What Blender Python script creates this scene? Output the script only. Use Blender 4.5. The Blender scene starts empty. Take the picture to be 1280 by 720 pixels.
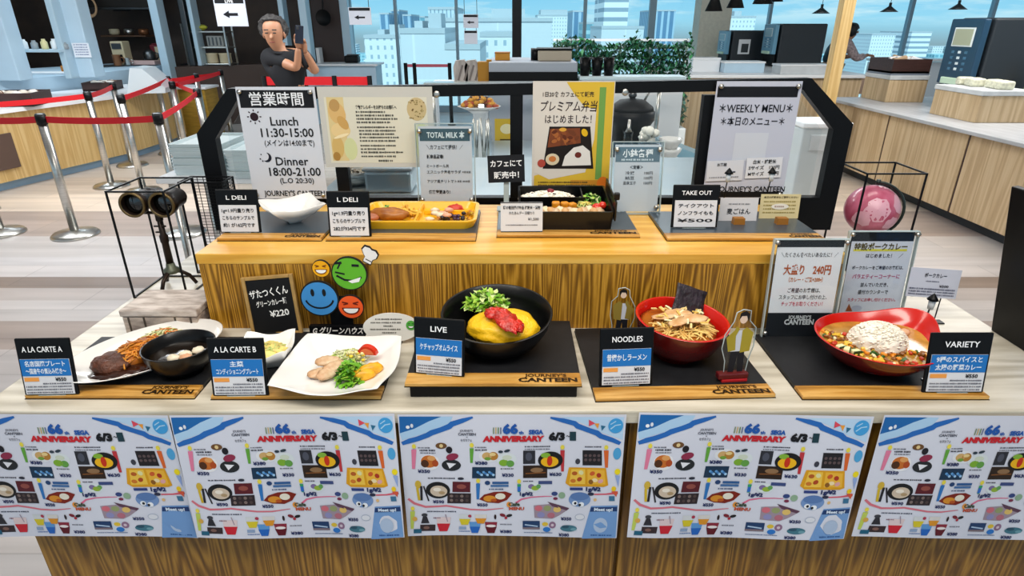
import bpy, bmesh, math, random
from mathutils import Vector, Matrix, noise as mnoise

sc = bpy.context.scene
COL = sc.collection
R = math.radians
PI = math.pi

# ------------------------------------------------------------------ camera
CAM_H, PITCH, F = 1.55, R(23.5), 760.0
cam = bpy.data.cameras.new('camera')
cam.sensor_width = 36.0
cam.lens = F / 1280 * 36.0
cam.clip_start, cam.clip_end = 0.05, 3000
camo = bpy.data.objects.new('camera', cam)
camo.location = (0, 0, CAM_H)
camo.rotation_euler = (PI / 2 - PITCH, 0, 0)
COL.objects.link(camo)
sc.camera = camo

# ------------------------------------------------------------------ view
sc.view_settings.view_transform = 'Standard'
sc.view_settings.look = 'None'
sc.view_settings.gamma = 1.0
sc.view_settings.use_curve_mapping = False
sc.view_settings.exposure = 0.0
sc.cycles.max_bounces = 7
sc.cycles.transparent_max_bounces = 16
sc.cycles.sample_clamp_indirect = 4.0
sc.cycles.use_denoising = True

# ------------------------------------------------------------------ world sky (clouded summer sky)
SKY_STRENGTH = 1.0
w = bpy.data.worlds.new('sky')
sc.world = w
w.use_nodes = True
nt = w.node_tree
nt.nodes.clear()
def wn(t, **k):
    n = nt.nodes.new(t)
    for a, b in k.items(): setattr(n, a, b)
    return n
tc = wn('ShaderNodeTexCoord')
sep = wn('ShaderNodeSeparateXYZ')
nt.links.new(tc.outputs['Generated'], sep.inputs[0])
ramp = wn('ShaderNodeValToRGB')
e = ramp.color_ramp.elements
e[0].position = 0.0; e[0].color = (0.33, 0.36, 0.38, 1)
e[1].position = 1.0; e[1].color = (0.55, 0.68, 0.82, 1)
for p, c in ((0.488, (0.40, 0.46, 0.50, 1)), (0.502, (0.50, 0.78, 0.92, 1)), (0.53, (0.30, 0.66, 0.92, 1)), (0.62, (0.42, 0.66, 0.88, 1))):
    q = e.new(p); q.color = c
mr = wn('ShaderNodeMapRange')
mr.inputs[1].default_value, mr.inputs[2].default_value = -1, 1
nt.links.new(sep.outputs['Z'], mr.inputs[0])
nt.links.new(mr.outputs[0], ramp.inputs[0])
mp = wn('ShaderNodeMapping')
mp.inputs['Scale'].default_value = (2.2, 2.2, 16)
nt.links.new(tc.outputs['Generated'], mp.inputs[0])
ns = wn('ShaderNodeTexNoise')
ns.inputs['Scale'].default_value = 2.6; ns.inputs['Detail'].default_value = 6; ns.inputs['Roughness'].default_value = .6
nt.links.new(mp.outputs[0], ns.inputs['Vector'])
cr = wn('ShaderNodeValToRGB')
cr.color_ramp.elements[0].position = .47; cr.color_ramp.elements[0].color = (0, 0, 0, 1)
cr.color_ramp.elements[1].position = .60; cr.color_ramp.elements[1].color = (1, 1, 1, 1)
nt.links.new(ns.outputs['Fac'], cr.inputs[0])
up = wn('ShaderNodeMapRange')
up.inputs[1].default_value, up.inputs[2].default_value = -.005, .015
nt.links.new(sep.outputs['Z'], up.inputs[0])
mul = wn('ShaderNodeMath', operation='MULTIPLY')
nt.links.new(cr.outputs[0], mul.inputs[0]); nt.links.new(up.outputs[0], mul.inputs[1])
mx = wn('ShaderNodeMix', data_type='RGBA')
nt.links.new(mul.outputs[0], mx.inputs['Factor'])
nt.links.new(ramp.outputs[0], mx.inputs['A'])
mx.inputs['B'].default_value = (0.86, 0.92, 0.96, 1)
bg = wn('ShaderNodeBackground')
bg.inputs['Strength'].default_value = SKY_STRENGTH
nt.links.new(mx.outputs['Result'], bg.inputs['Color'])
wo = wn('ShaderNodeOutputWorld')
nt.links.new(bg.outputs[0], wo.inputs[0])

# ------------------------------------------------------------------ ceiling lights of the hall
def area(name, loc, sx, sy, watt, col=(1, .96, .90), rot=(0, 0, 0)):
    l = bpy.data.lights.new(name, 'AREA')
    l.shape = 'RECTANGLE'; l.size, l.size_y = sx, sy
    l.energy = watt; l.color = col
    o = bpy.data.objects.new(name, l)
    o.location = loc; o.rotation_euler = rot
    COL.objects.link(o)
    return o
area('ceiling_light_counter', (0.0, 0.10, 2.75), 2.6, 0.5, 54, (1, .94, .85), (R(18), 0, 0))
area('ceiling_light_counter', (0.2, 1.9, 2.85), 2.2, 0.4, 18, (1, .94, .85))
area('ceiling_light_hall', (-3.6, 5.2, 2.95), 3.0, 1.2, 130, (.95, .98, 1))
area('ceiling_light_hall', (0.2, 5.8, 2.95), 3.0, 1.2, 100, (.92, .97, 1))
area('ceiling_light_hall', (4.2, 5.0, 2.95), 2.5, 1.2, 110, (1, .97, .93))
area('ceiling_light_kitchen', (-6.0, 8.4, 2.7), 2.0, 0.6, 40, (.80, .92, 1))

sun = bpy.data.lights.new('sun', 'SUN'); sun.energy = 3.3; sun.angle = R(3); sun.color = (1, .97, .92)
so = bpy.data.objects.new('sun', sun); so.rotation_euler = (R(50), 0, R(-14)); COL.objects.link(so)

# ------------------------------------------------------------------ projection helpers (image measured as 1280 x 720)
CT, ST = math.cos(PITCH), math.sin(PITCH)
def ray(px, py):
    a, b = (px - 640) / F, (360 - py) / F
    return Vector((a, CT + b * ST, -ST + b * CT))
def atz(px, py, z):
    d = ray(px, py); t = (z - CAM_H) / d.z
    return Vector((d.x * t, d.y * t, z))
def aty(px, py, Y):
    d = ray(px, py); t = Y / d.y
    return Vector((d.x * t, Y, CAM_H + d.z * t))
def depth(p):
    return p[1] * CT + (CAM_H - p[2]) * ST
def proj(p):
    zc = depth(p); yc = p[1] * ST + (p[2] - CAM_H) * CT
    return 640 + F * p[0] / zc, 360 - F * yc / zc

# ------------------------------------------------------------------ materials
def lin(h):
    h = h.lstrip('#')
    v = [int(h[i:i + 2], 16) / 255 for i in (0, 2, 4)]
    return tuple(c / 12.92 if c <= .04045 else ((c + .055) / 1.055) ** 2.4 for c in v) + (1,)
def sock(b, *names):
    for n in names:
        if n in b.inputs: return b.inputs[n]
MATS = {}
def mat(name, col, rough=.5, metal=0., spec=.5, var=0., scale=20., stretch=(1, 1, 1), bump=0., bscale=60., coat=0., col2=None, trans=0., ior=1.45, sss=0., detail=4):
    if name in MATS: return MATS[name]
    m = bpy.data.materials.new(name); m.use_nodes = True
    t = m.node_tree; b = t.nodes['Principled BSDF']
    c = lin(col)
    b.inputs['Base Color'].default_value = c
    b.inputs['Roughness'].default_value = rough
    b.inputs['Metallic'].default_value = metal
    sock(b, 'Specular IOR Level').default_value = spec
    if coat: b.inputs['Coat Weight'].default_value = coat; b.inputs['Coat Roughness'].default_value = .08
    if trans: b.inputs['Transmission Weight'].default_value = trans; b.inputs['IOR'].default_value = ior
    if sss: b.inputs['Subsurface Weight'].default_value = sss; b.inputs['Subsurface Radius'].default_value = (.01, .006, .004)
    if var or col2 or bump:
        co = t.nodes.new('ShaderNodeTexCoord'); ma = t.nodes.new('ShaderNodeMapping')
        ma.inputs['Scale'].default_value = stretch
        t.links.new(co.outputs['Object'], ma.inputs[0])
    if var or col2:
        n = t.nodes.new('ShaderNodeTexNoise'); n.inputs['Scale'].default_value = scale; n.inputs['Detail'].default_value = detail
        t.links.new(ma.outputs[0], n.inputs['Vector'])
        rp = t.nodes.new('ShaderNodeValToRGB')
        a = lin(col2) if col2 else tuple(max(0, x * (1 - var)) for x in c[:3]) + (1,)
        z = c if col2 else tuple(min(1, x * (1 + var)) for x in c[:3]) + (1,)
        rp.color_ramp.elements[0].position = .36; rp.color_ramp.elements[0].color = a
        rp.color_ramp.elements[1].position = .64; rp.color_ramp.elements[1].color = z
        t.links.new(n.outputs['Fac'], rp.inputs[0]); t.links.new(rp.outputs[0], b.inputs['Base Color'])
    if bump:
        n2 = t.nodes.new('ShaderNodeTexNoise'); n2.inputs['Scale'].default_value = bscale; n2.inputs['Detail'].default_value = 3
        t.links.new(ma.outputs[0], n2.inputs['Vector'])
        bp = t.nodes.new('ShaderNodeBump'); bp.inputs['Strength'].default_value = bump; bp.inputs['Distance'].default_value = .01
        t.links.new(n2.outputs['Fac'], bp.inputs['Height']); t.links.new(bp.outputs[0], b.inputs['Normal'])
    MATS[name] = m
    return m
def ink(h):
    return mat('print_' + h, h, .55, spec=.25)
def clear(name, tint=(1, 1, 1), gl=.10, rough=.03):
    """thin clear sheet: see-through with a faint reflection"""
    if name in MATS: return MATS[name]
    m = bpy.data.materials.new(name); m.use_nodes = True
    t = m.node_tree; t.nodes.clear()
    tr = t.nodes.new('ShaderNodeBsdfTransparent'); tr.inputs[0].default_value = tint + (1,)
    g = t.nodes.new('ShaderNodeBsdfGlossy'); g.inputs['Roughness'].default_value = rough
    lw = t.nodes.new('ShaderNodeLayerWeight'); lw.inputs['Blend'].default_value = .25
    ml = t.nodes.new('ShaderNodeMath'); ml.operation = 'MULTIPLY_ADD'; ml.inputs[1].default_value = .22; ml.inputs[2].default_value = gl * .15
    t.links.new(lw.outputs['Fresnel'], ml.inputs[0])
    mi = t.nodes.new('ShaderNodeMixShader')
    t.links.new(ml.outputs[0], mi.inputs[0]); t.links.new(tr.outputs[0], mi.inputs[1]); t.links.new(g.outputs[0], mi.inputs[2])
    o = t.nodes.new('ShaderNodeOutputMaterial'); t.links.new(mi.outputs[0], o.inputs[0])
    MATS[name] = m
    return m
def wood(name, dark, mid, light, along='z', rings=16., rough=.4, sc_=1., coat=0.):
    """oak veneer: contour lines of a stretched noise give the cathedral grain"""
    m = bpy.data.materials.new(name); m.use_nodes = True
    t = m.node_tree; b = t.nodes['Principled BSDF']
    co = t.nodes.new('ShaderNodeTexCoord'); ma = t.nodes.new('ShaderNodeMapping')
    s = {'z': (9, 9, .42), 'x': (.8, 9, 9), 'y': (9, .8, 9)}[along]
    ma.inputs['Scale'].default_value = tuple(k * sc_ for k in s)
    t.links.new(co.outputs['Object'], ma.inputs[0])
    n = t.nodes.new('ShaderNodeTexNoise'); n.inputs['Scale'].default_value = 1.0; n.inputs['Detail'].default_value = 1.2; n.inputs['Roughness'].default_value = .35
    t.links.new(ma.outputs[0], n.inputs['Vector'])
    mu = t.nodes.new('ShaderNodeMath'); mu.operation = 'MULTIPLY'; mu.inputs[1].default_value = rings * 6.283
    t.links.new(n.outputs['Fac'], mu.inputs[0])
    si = t.nodes.new('ShaderNodeMath'); si.operation = 'SINE'
    t.links.new(mu.outputs[0], si.inputs[0])
    n2 = t.nodes.new('ShaderNodeTexNoise'); n2.inputs['Scale'].default_value = 8.; n2.inputs['Detail'].default_value = 6; n2.inputs['Roughness'].default_value = .65
    t.links.new(ma.outputs[0], n2.inputs['Vector'])
    ad = t.nodes.new('ShaderNodeMath'); ad.operation = 'MULTIPLY_ADD'; ad.inputs[1].default_value = .24; ad.inputs[2].default_value = .0
    t.links.new(si.outputs[0], ad.inputs[0])
    ad2 = t.nodes.new('ShaderNodeMath'); ad2.operation = 'ADD'
    t.links.new(ad.outputs[0], ad2.inputs[0]); t.links.new(n2.outputs['Fac'], ad2.inputs[1])
    rp = t.nodes.new('ShaderNodeValToRGB')
    el = rp.color_ramp.elements
    el[0].position = .18; el[0].color = lin(dark)
    el[1].position = .85; el[1].color = lin(light)
    q = el.new(.5); q.color = lin(mid)
    t.links.new(ad2.outputs[0], rp.inputs[0]); t.links.new(rp.outputs[0], b.inputs['Base Color'])
    b.inputs['Roughness'].default_value = rough
    if coat: b.inputs['Coat Weight'].default_value = coat
    MATS[name] = m
    return m

# ------------------------------------------------------------------ mesh builder
class MB:
    def __init__(s): s.bm = bmesh.new()
    def _fin(s, vs, M, mi, smooth):
        if M is not None: bmesh.ops.transform(s.bm, matrix=M, verts=vs)
        fs = set(f for v in vs for f in v.link_faces)
        for f in fs: f.material_index = mi; f.smooth = smooth
        return s
    def box(s, c, d, mi=0, r=0., M=None, seg=2):
        g = bmesh.ops.create_cube(s.bm, size=1.0); vs = g['verts']
        for v in vs: v.co = Vector((v.co.x * d[0] + c[0], v.co.y * d[1] + c[1], v.co.z * d[2] + c[2]))
        if r > 0:
            es = list({e for v in vs for e in v.link_edges})
            g = bmesh.ops.bevel(s.bm, geom=es, offset=r, segments=seg, affect='EDGES', profile=.5)
            vs = list({v for v in g['verts']} | {v for v in vs if v.is_valid})
        return s._fin(vs, M, mi, False)
    def rings(s, rings, mi=0, closed=True, cap0=False, cap1=False, smooth=True, M=None):
        rows = [[s.bm.verts.new(p) for p in r] for r in rings]
        n = len(rows[0]); fs = []
        for a, b in zip(rows, rows[1:]):
            for i in range(n if closed else n - 1):
                j = (i + 1) % n
                try: fs.append(s.bm.faces.new((a[i], a[j], b[j], b[i])))
                except ValueError: pass
        if cap0: fs.append(s.bm.faces.new(list(reversed(rows[0]))))
        if cap1: fs.append(s.bm.faces.new(rows[-1]))
        vs = [v for r in rows for v in r]
        if M is not None: bmesh.ops.transform(s.bm, matrix=M, verts=vs)
        for f in fs: f.material_index = mi; f.smooth = smooth and len(f.verts) < 5
        return s
    def lathe(s, prof, c=(0, 0, 0), mi=0, seg=28, M=None, sx=1., sy=1., smooth=True, caps='both'):
        rr = [[Vector((c[0] + max(r, 1e-4) * sx * math.cos(2 * PI * i / seg), c[1] + max(r, 1e-4) * sy * math.sin(2 * PI * i / seg), c[2] + z)) for i in range(seg)] for r, z in prof]
        return s.rings(rr, mi, True, caps in ('both', 'low') and prof[0][0] > 1e-3, caps == 'both' and prof[-1][0] > 1e-3, smooth, M)
    def cyl(s, c, r, h, mi=0, seg=18, r2=None, M=None):
        return s.lathe([(r, 0), (r if r2 is None else r2, h)], c, mi, seg, M)
    def tube(s, pts, r, mi=0, seg=8, closed=False, M=None):
        P = [Vector(p) for p in pts]; n = len(P)
        rad = r if isinstance(r, (list, tuple)) else [r] * n
        rr = []; up = None
        for i in range(n):
            a = P[i - 1] if (i or closed) else P[0]; b = P[(i + 1) % n] if (i < n - 1 or closed) else P[-1]
            t = (b - a).normalized() if (b - a).length > 1e-9 else Vector((0, 0, 1))
            if up is None: up = Vector((0, 0, 1)) if abs(t.z) < .9 else Vector((1, 0, 0))
            x = t.cross(up).normalized() if t.cross(up).length > 1e-6 else Vector((1, 0, 0)); y = x.cross(t).normalized(); up = y
            rr.append([P[i] + rad[i] * (x * math.cos(2 * PI * k / seg) + y * math.sin(2 * PI * k / seg)) for k in range(seg)])
        if closed: rr.append(rr[0])
        return s.rings(rr, mi, True, not closed, not closed, True, M)
    def bar(s, a, b, t, mi=0):
        """square bar from a to b"""
        a, b = Vector(a), Vector(b); d = b - a; L = d.length
        q = d.to_track_quat('Z', 'Y').to_matrix().to_4x4()
        return s.box((0, 0, L / 2), (t, t, L), mi, 0, Matrix.Translation(a) @ q)
    def prism(s, pts, y0, y1, mi=0, M=None):
        """outline in x-z, thickness along y"""
        a = [s.bm.verts.new((p[0], y0, p[1])) for p in pts]; b = [s.bm.verts.new((p[0], y1, p[1])) for p in pts]
        fs = [s.bm.faces.new(a), s.bm.faces.new(list(reversed(b)))]
        n = len(pts)
        for i in range(n):
            j = (i + 1) % n; fs.append(s.bm.faces.new((a[j], a[i], b[i], b[j])))
        if M is not None: bmesh.ops.transform(s.bm, matrix=M, verts=a + b)
        bmesh.ops.recalc_face_normals(s.bm, faces=fs)
        for f in fs: f.material_index = mi
        return s
    def ell(s, c, rad, mi=0, nz=0., seed=0, u=14, v=9, M=None, freq=3.0, flat=None):
        rr = []
        for j in range(v + 1):
            th = PI * j / v; ring = []
            for i in range(u):
                ph = 2 * PI * i / u
                d = Vector((math.sin(th) * math.cos(ph), math.sin(th) * math.sin(ph), -math.cos(th)))
                if th in (0,) or j == v: d = Vector((1e-4 * math.cos(ph), 1e-4 * math.sin(ph), -math.cos(th)))
                k = 1 + (nz * mnoise.noise(d * freq + Vector((seed * 7.3, seed * 3.1, 0))) if nz else 0)
                z = d.z * rad[2] * k
                if flat is not None: z = max(z, flat)
                ring.append(Vector((c[0] + d.x * rad[0] * k, c[1] + d.y * rad[1] * k, c[2] + z)))
            rr.append(ring)
        return s.rings(rr, mi, True, False, False, True, M)
    def face(s, pts, mi=0, smooth=False):
        f = s.bm.faces.new([s.bm.verts.new(p) for p in pts]); f.material_index = mi; f.smooth = smooth
        return s
    def leaf(s, c, L, W, rz, tilt, mi=0, bend=.25):
        """small curved leaf of four faces"""
        M = Matrix.Translation(c) @ Matrix.Rotation(rz, 4, 'Z') @ Matrix.Rotation(tilt, 4, 'Y')
        p = [(-.5 * L, 0, 0), (-.15 * L, -.5 * W, bend * W * .4), (-.15 * L, .5 * W, bend * W * .4), (.5 * L, 0, -bend * L * .3), (-.05 * L, 0, 0)]
        v = [s.bm.verts.new(M @ Vector(q)) for q in p]
        for t in ((0, 1, 4), (1, 3, 4), (3, 2, 4), (2, 0, 4)):
            f = s.bm.faces.new([v[i] for i in t]); f.material_index = mi; f.smooth = True
        return s

def obj(name, mb, mats, parent=None, loc=None, rot=None, mods=None):
    me = bpy.data.meshes.new(name)
    bm = mb.bm
    bmesh.ops.recalc_face_normals(bm, faces=bm.faces) if mods == 'recalc' else None
    bm.to_mesh(me); bm.free()
    for m in (mats if isinstance(mats, (list, tuple)) else [mats]): me.materials.append(m)
    o = bpy.data.objects.new(name, me); COL.objects.link(o)
    if parent is not None: o.parent = parent
    if loc is not None: o.location = loc
    if rot is not None: o.rotation_euler = rot
    return o
def tag(o, label, cat, group=None, kind=None):
    o['label'] = label; o['category'] = cat
    if group: o['group'] = group
    if kind: o['kind'] = kind
    return o
def thing(name, label, cat, loc=(0, 0, 0), rz=0., group=None):
    o = bpy.data.objects.new(name, None); COL.objects.link(o)
    o.empty_display_size = .05
    o.location = loc; o.rotation_euler = (0, 0, rz)
    return tag(o, label, cat, group)
def struct(name, mb, mats, parent=None, label=None):
    o = obj(name, mb, mats, parent)
    if parent is None: o['kind'] = 'structure'
    if label: o['label'] = label
    return o
def dup(root, loc, rz=None, label=None):
    r = root.copy(); COL.objects.link(r); r.location = loc
    if rz is not None: r.rotation_euler = (0, 0, rz)
    if label: r['label'] = label
    for ch in list(root.children):
        c = ch.copy(); COL.objects.link(c); c.parent = r
        for g in ch.children:
            d = g.copy(); COL.objects.link(d); d.parent = c
    return r

# ------------------------------------------------------------------ printed matter
TCACHE = {}
def text_geo(body, bold):
    k = (body, bold)
    if k not in TCACHE:
        c = bpy.data.curves.new('lettering', 'FONT'); c.body = body; c.resolution_u = 2
        c.align_x = 'CENTER'; c.offset = bold
        o = bpy.data.objects.new('lettering', c); COL.objects.link(o)
        me = bpy.data.meshes.new_from_object(o)
        vs = [(v.co.x, v.co.y) for v in me.vertices]; fs = [tuple(p.vertices) for p in me.polygons]
        bpy.data.objects.remove(o); bpy.data.curves.remove(c); bpy.data.meshes.remove(me)
        TCACHE[k] = (vs, fs)
    return TCACHE[k]
class Art:
    """flat print: x to the right, y up, layers stacked a fraction of a millimetre apart"""
    def __init__(s): s.it = []
    def _add(s, vs, fs, col, L): s.it.append((vs, fs, col, L)); return s
    def rect(s, x0, y0, x1, y1, col, L=1): return s._add([(x0, y0), (x1, y0), (x1, y1), (x0, y1)], [(0, 1, 2, 3)], col, L)
    def poly(s, pts, col, L=1): return s._add(list(pts), [tuple(range(len(pts)))], col, L)
    def ell(s, cx, cy, rx, ry=None, col='000000', L=1, seg=22, rot=0., a0=0., a1=2 * PI):
        ry = rx if ry is None else ry; full = a1 - a0 > 6.28
        pts = []
        for i in range(seg if full else seg + 1):
            a = a0 + (a1 - a0) * i / seg
            x, y = rx * math.cos(a), ry * math.sin(a)
            pts.append((cx + x * math.cos(rot) - y * math.sin(rot), cy + x * math.sin(rot) + y * math.cos(rot)))
        return s.poly(pts, col, L)
    def line(s, pts, wd, col, L=1):
        n = len(pts); vs = []; fs = []
        for i, p in enumerate(pts):
            a = pts[max(0, i - 1)]; b = pts[min(n - 1, i + 1)]
            dx, dy = b[0] - a[0], b[1] - a[1]; l = math.hypot(dx, dy) or 1
            h = (wd[i] if isinstance(wd, (list, tuple)) else wd) / 2
            vs += [(p[0] - dy / l * h, p[1] + dx / l * h), (p[0] + dy / l * h, p[1] - dx / l * h)]
        for i in range(n - 1): fs.append((2 * i + 1, 2 * i + 3, 2 * i + 2, 2 * i))
        return s._add(vs, fs, col, L)
    def text(s, body, cx, cy, size, col='101010', w=None, bold=0., L=3, rot=0., shear=0., left=False, mode='0'):
        vs, fs = text_geo(body, bold)
        if not vs: return s
        x0, x1 = min(v[0] for v in vs), max(v[0] for v in vs); wd = (x1 - x0) * size or 1
        kx = size * (w / wd if w else 1)
        out = []
        for x, y in vs:
            y2 = (y - .36) * size; x2 = (x - (x0 + x1) / 2) * kx + shear * y2
            if left: x2 += (x1 - x0) / 2 * kx
            out.append((cx + x2 * math.cos(rot) - y2 * math.sin(rot), cy + x2 * math.sin(rot) + y2 * math.cos(rot)))
        return s._add(out, fs, col, L)
    def greek(s, x0, x1, y, h, col='444444', seed=0, L=2, slope=0.):
        """a line of print too small to read"""
        rnd = random.Random(seed); x = x0
        while x < x1 - h * .4:
            l = min(h * rnd.choice((.55, .8, .8, .9, 1.3)), x1 - x); hh = h * rnd.uniform(.65, 1)
            yy = y + (x - x0) * slope
            s.rect(x, yy - hh / 2, x + l, yy + hh / 2, col, L)
            x += l + h * rnd.choice((.14, .18, .22, .5))
        return s
    def build(s, name, parent=None, fn=None, eps=.00035, maxlen=0, loc=None, rot=None):
        fn = fn or (lambda x, y, d: (x, -d, y))
        cols = []; vs = []; fs = []; mi = []
        for k, (v, f, c, L) in enumerate(s.it):
            L += (k % 40) / 40 * .9
            if c not in cols: cols.append(c)
            ci = cols.index(c); o = len(vs)
            vs += [(p[0], p[1], L) for p in v]
            for q in f: fs.append(tuple(o + i for i in q)); mi.append(ci)
        bm = bmesh.new(); bv = [bm.verts.new((x, y, L)) for x, y, L in vs]
        for q, c in zip(fs, mi):
            try: fc = bm.faces.new([bv[i] for i in q]); fc.material_index = c
            except ValueError: pass
        if maxlen:
            bmesh.ops.triangulate(bm, faces=[f for f in bm.faces if len(f.verts) > 4])
            for _ in range(4):
                es = [e for e in bm.edges if e.calc_length() > maxlen]
                if not es: break
                bmesh.ops.subdivide_edges(bm, edges=es, cuts=1)
            bmesh.ops.triangulate(bm, faces=[f for f in bm.faces if len(f.verts) > 4])
        bm.normal_update()
        for f in bm.faces:
            if f.normal.z < 0: f.normal_flip()
        for v in bm.verts: v.co = Vector(fn(v.co.x, v.co.y, eps * v.co.z))
        me = bpy.data.meshes.new(name); bm.to_mesh(me); bm.free()
        for c in cols: me.materials.append(ink(c))
        ob = bpy.data.objects.new(name, me); COL.objects.link(ob)
        if parent is not None: ob.parent = parent
        if loc is not None: ob.location = loc
        if rot is not None: ob.rotation_euler = rot
        return ob
def flat_fn(z):
    return lambda x, y, d: (x, y, z + d)

# ================================================================== SETTING
def slab(mb, pts, z0, z1, mi=0):
    a = [mb.bm.verts.new((p[0], p[1], z0)) for p in pts]; b = [mb.bm.verts.new((p[0], p[1], z1)) for p in pts]
    fs = [mb.bm.faces.new(list(reversed(a))), mb.bm.faces.new(b)]
    n = len(pts)
    for i in range(n):
        j = (i + 1) % n; fs.append(mb.bm.faces.new((a[i], a[j], b[j], b[i])))
    bmesh.ops.recalc_face_normals(mb.bm, faces=fs)
    for f in fs: f.material_index = mi
    return mb

# floor: wide stone planks laid across the hall, some rows darker
m = bpy.data.materials.new('floor_planks'); m.use_nodes = True
t = m.node_tree; b = t.nodes['Principled BSDF']
co = t.nodes.new('ShaderNodeTexCoord'); sp = t.nodes.new('ShaderNodeSeparateXYZ')
t.links.new(co.outputs['Object'], sp.inputs[0])
mr = t.nodes.new('ShaderNodeMapRange'); mr.inputs[1].default_value, mr.inputs[2].default_value = 0, 12
t.links.new(sp.outputs['Y'], mr.inputs[0])
rp = t.nodes.new('ShaderNodeValToRGB'); rp.color_ramp.interpolation = 'CONSTANT'
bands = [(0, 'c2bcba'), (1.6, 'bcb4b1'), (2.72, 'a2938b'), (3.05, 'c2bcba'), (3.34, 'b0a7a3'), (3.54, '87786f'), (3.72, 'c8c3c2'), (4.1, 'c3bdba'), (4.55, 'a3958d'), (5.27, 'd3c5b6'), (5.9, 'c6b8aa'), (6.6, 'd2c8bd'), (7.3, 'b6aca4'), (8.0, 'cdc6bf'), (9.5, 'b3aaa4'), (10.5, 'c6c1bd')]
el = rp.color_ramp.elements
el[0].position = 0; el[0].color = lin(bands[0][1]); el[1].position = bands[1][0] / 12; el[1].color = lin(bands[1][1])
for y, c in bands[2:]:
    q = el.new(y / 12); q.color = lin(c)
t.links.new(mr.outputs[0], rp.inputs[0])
ma = t.nodes.new('ShaderNodeMapping'); ma.inputs['Scale'].default_value = (.5, 5.5, 1)
t.links.new(co.outputs['Object'], ma.inputs[0])
n = t.nodes.new('ShaderNodeTexNoise'); n.inputs['Scale'].default_value = 1.6; n.inputs['Detail'].default_value = 5
t.links.new(ma.outputs[0], n.inputs['Vector'])
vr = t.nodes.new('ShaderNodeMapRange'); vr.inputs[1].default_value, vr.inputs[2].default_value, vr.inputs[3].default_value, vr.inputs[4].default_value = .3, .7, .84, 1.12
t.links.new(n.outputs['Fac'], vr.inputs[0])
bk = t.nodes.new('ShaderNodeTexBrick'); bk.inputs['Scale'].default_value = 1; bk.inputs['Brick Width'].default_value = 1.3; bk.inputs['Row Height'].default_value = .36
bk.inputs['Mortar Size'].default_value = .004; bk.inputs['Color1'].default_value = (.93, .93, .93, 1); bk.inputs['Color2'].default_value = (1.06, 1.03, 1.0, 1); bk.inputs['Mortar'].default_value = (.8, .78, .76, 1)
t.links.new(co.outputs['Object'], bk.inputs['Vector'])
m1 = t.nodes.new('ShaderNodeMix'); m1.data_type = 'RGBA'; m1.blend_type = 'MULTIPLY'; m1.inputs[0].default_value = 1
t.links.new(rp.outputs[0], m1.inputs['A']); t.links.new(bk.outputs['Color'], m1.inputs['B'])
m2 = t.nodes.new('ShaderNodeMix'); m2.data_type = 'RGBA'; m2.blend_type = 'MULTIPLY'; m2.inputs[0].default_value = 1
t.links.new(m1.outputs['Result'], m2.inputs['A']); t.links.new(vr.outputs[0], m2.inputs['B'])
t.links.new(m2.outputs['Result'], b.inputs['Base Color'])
b.inputs['Roughness'].default_value = .34
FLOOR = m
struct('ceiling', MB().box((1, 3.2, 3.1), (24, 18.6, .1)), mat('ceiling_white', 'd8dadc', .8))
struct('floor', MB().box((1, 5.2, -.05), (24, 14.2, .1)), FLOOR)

STEEL = mat('brushed_steel', 'c4c2bc', .28, 1.0, var=.08, scale=8, stretch=(1, 1, 20))
DSTEEL = mat('dark_steel', '5b5e60', .35, 1.0)
BLACK = mat('black_satin', '06070a', .42, spec=.22)
BLACKM = mat('black_matt', '0b0b0d', .6, spec=.3)
CHAR = mat('charcoal_board', '1b1c1f', .5, var=.12, scale=60, spec=.3)
WHITE = mat('white_melamine', 'eceef0', .35)
PBLUE = mat('pale_blue_panel', 'b9d3e4', .4, var=.04, scale=3)
PGREY = mat('pale_grey_laminate', 'c6cacc', .42, var=.06, scale=9)
MULL = mat('window_aluminium', '7f98a6', .35, .3)
PALEF = mat('pale_aluminium', 'b4cddb', .35, .2)
GLASS = clear('tinted_window_glass', (.80, .96, 1.0), .06)
ACRY = clear('clear_acrylic', (.96, .98, .985), .12)
ACRYE = mat('acrylic_edge', 'b4c0c0', .12, spec=.6)
LOAK = wood('light_oak', 'c4a063', 'd0ae72', 'dabd85', 'z', 7, .45)
GOAK = wood('grey_oak_door', 'b39873', 'c2a781', 'cfb793', 'z', 6, .45)
OAKF = wood('golden_oak_front', '6a4508', '996a16', 'd09a36', 'z', 15, .42, 2.7)
OAKT = wood('lit_oak_top', 'd79c34', 'e2ae48', 'ecc064', 'x', 7, .36, 1.0)  # riser oak made lighter and golden: light on the top is in the colour
OAKB = wood('shaded_oak_base', '5c3c0a', '805716', 'a67a2e', 'z', 14, .45, 2.5)  # shade on the counter base is mixed into these darker oak tones
STRIP = wood('oak_strip', '9c6a22', 'c48e3e', 'ddae62', 'x', 8, .4, 2.2)
CTOP = wood('whitewashed_oak_top', 'b3ab99', 'c9c2b1', 'd8d2c4', 'x', 7, .34, 1.0)
RED = mat('red_belt', 'd8101c', .5)
DWOOD = mat('dark_walnut', '3a2420', .45, var=.2, scale=6, stretch=(1, 8, 8))
DARKROOM = mat('dark_kitchen_wall', '1a1513', .6, var=.3, scale=3)

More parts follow.
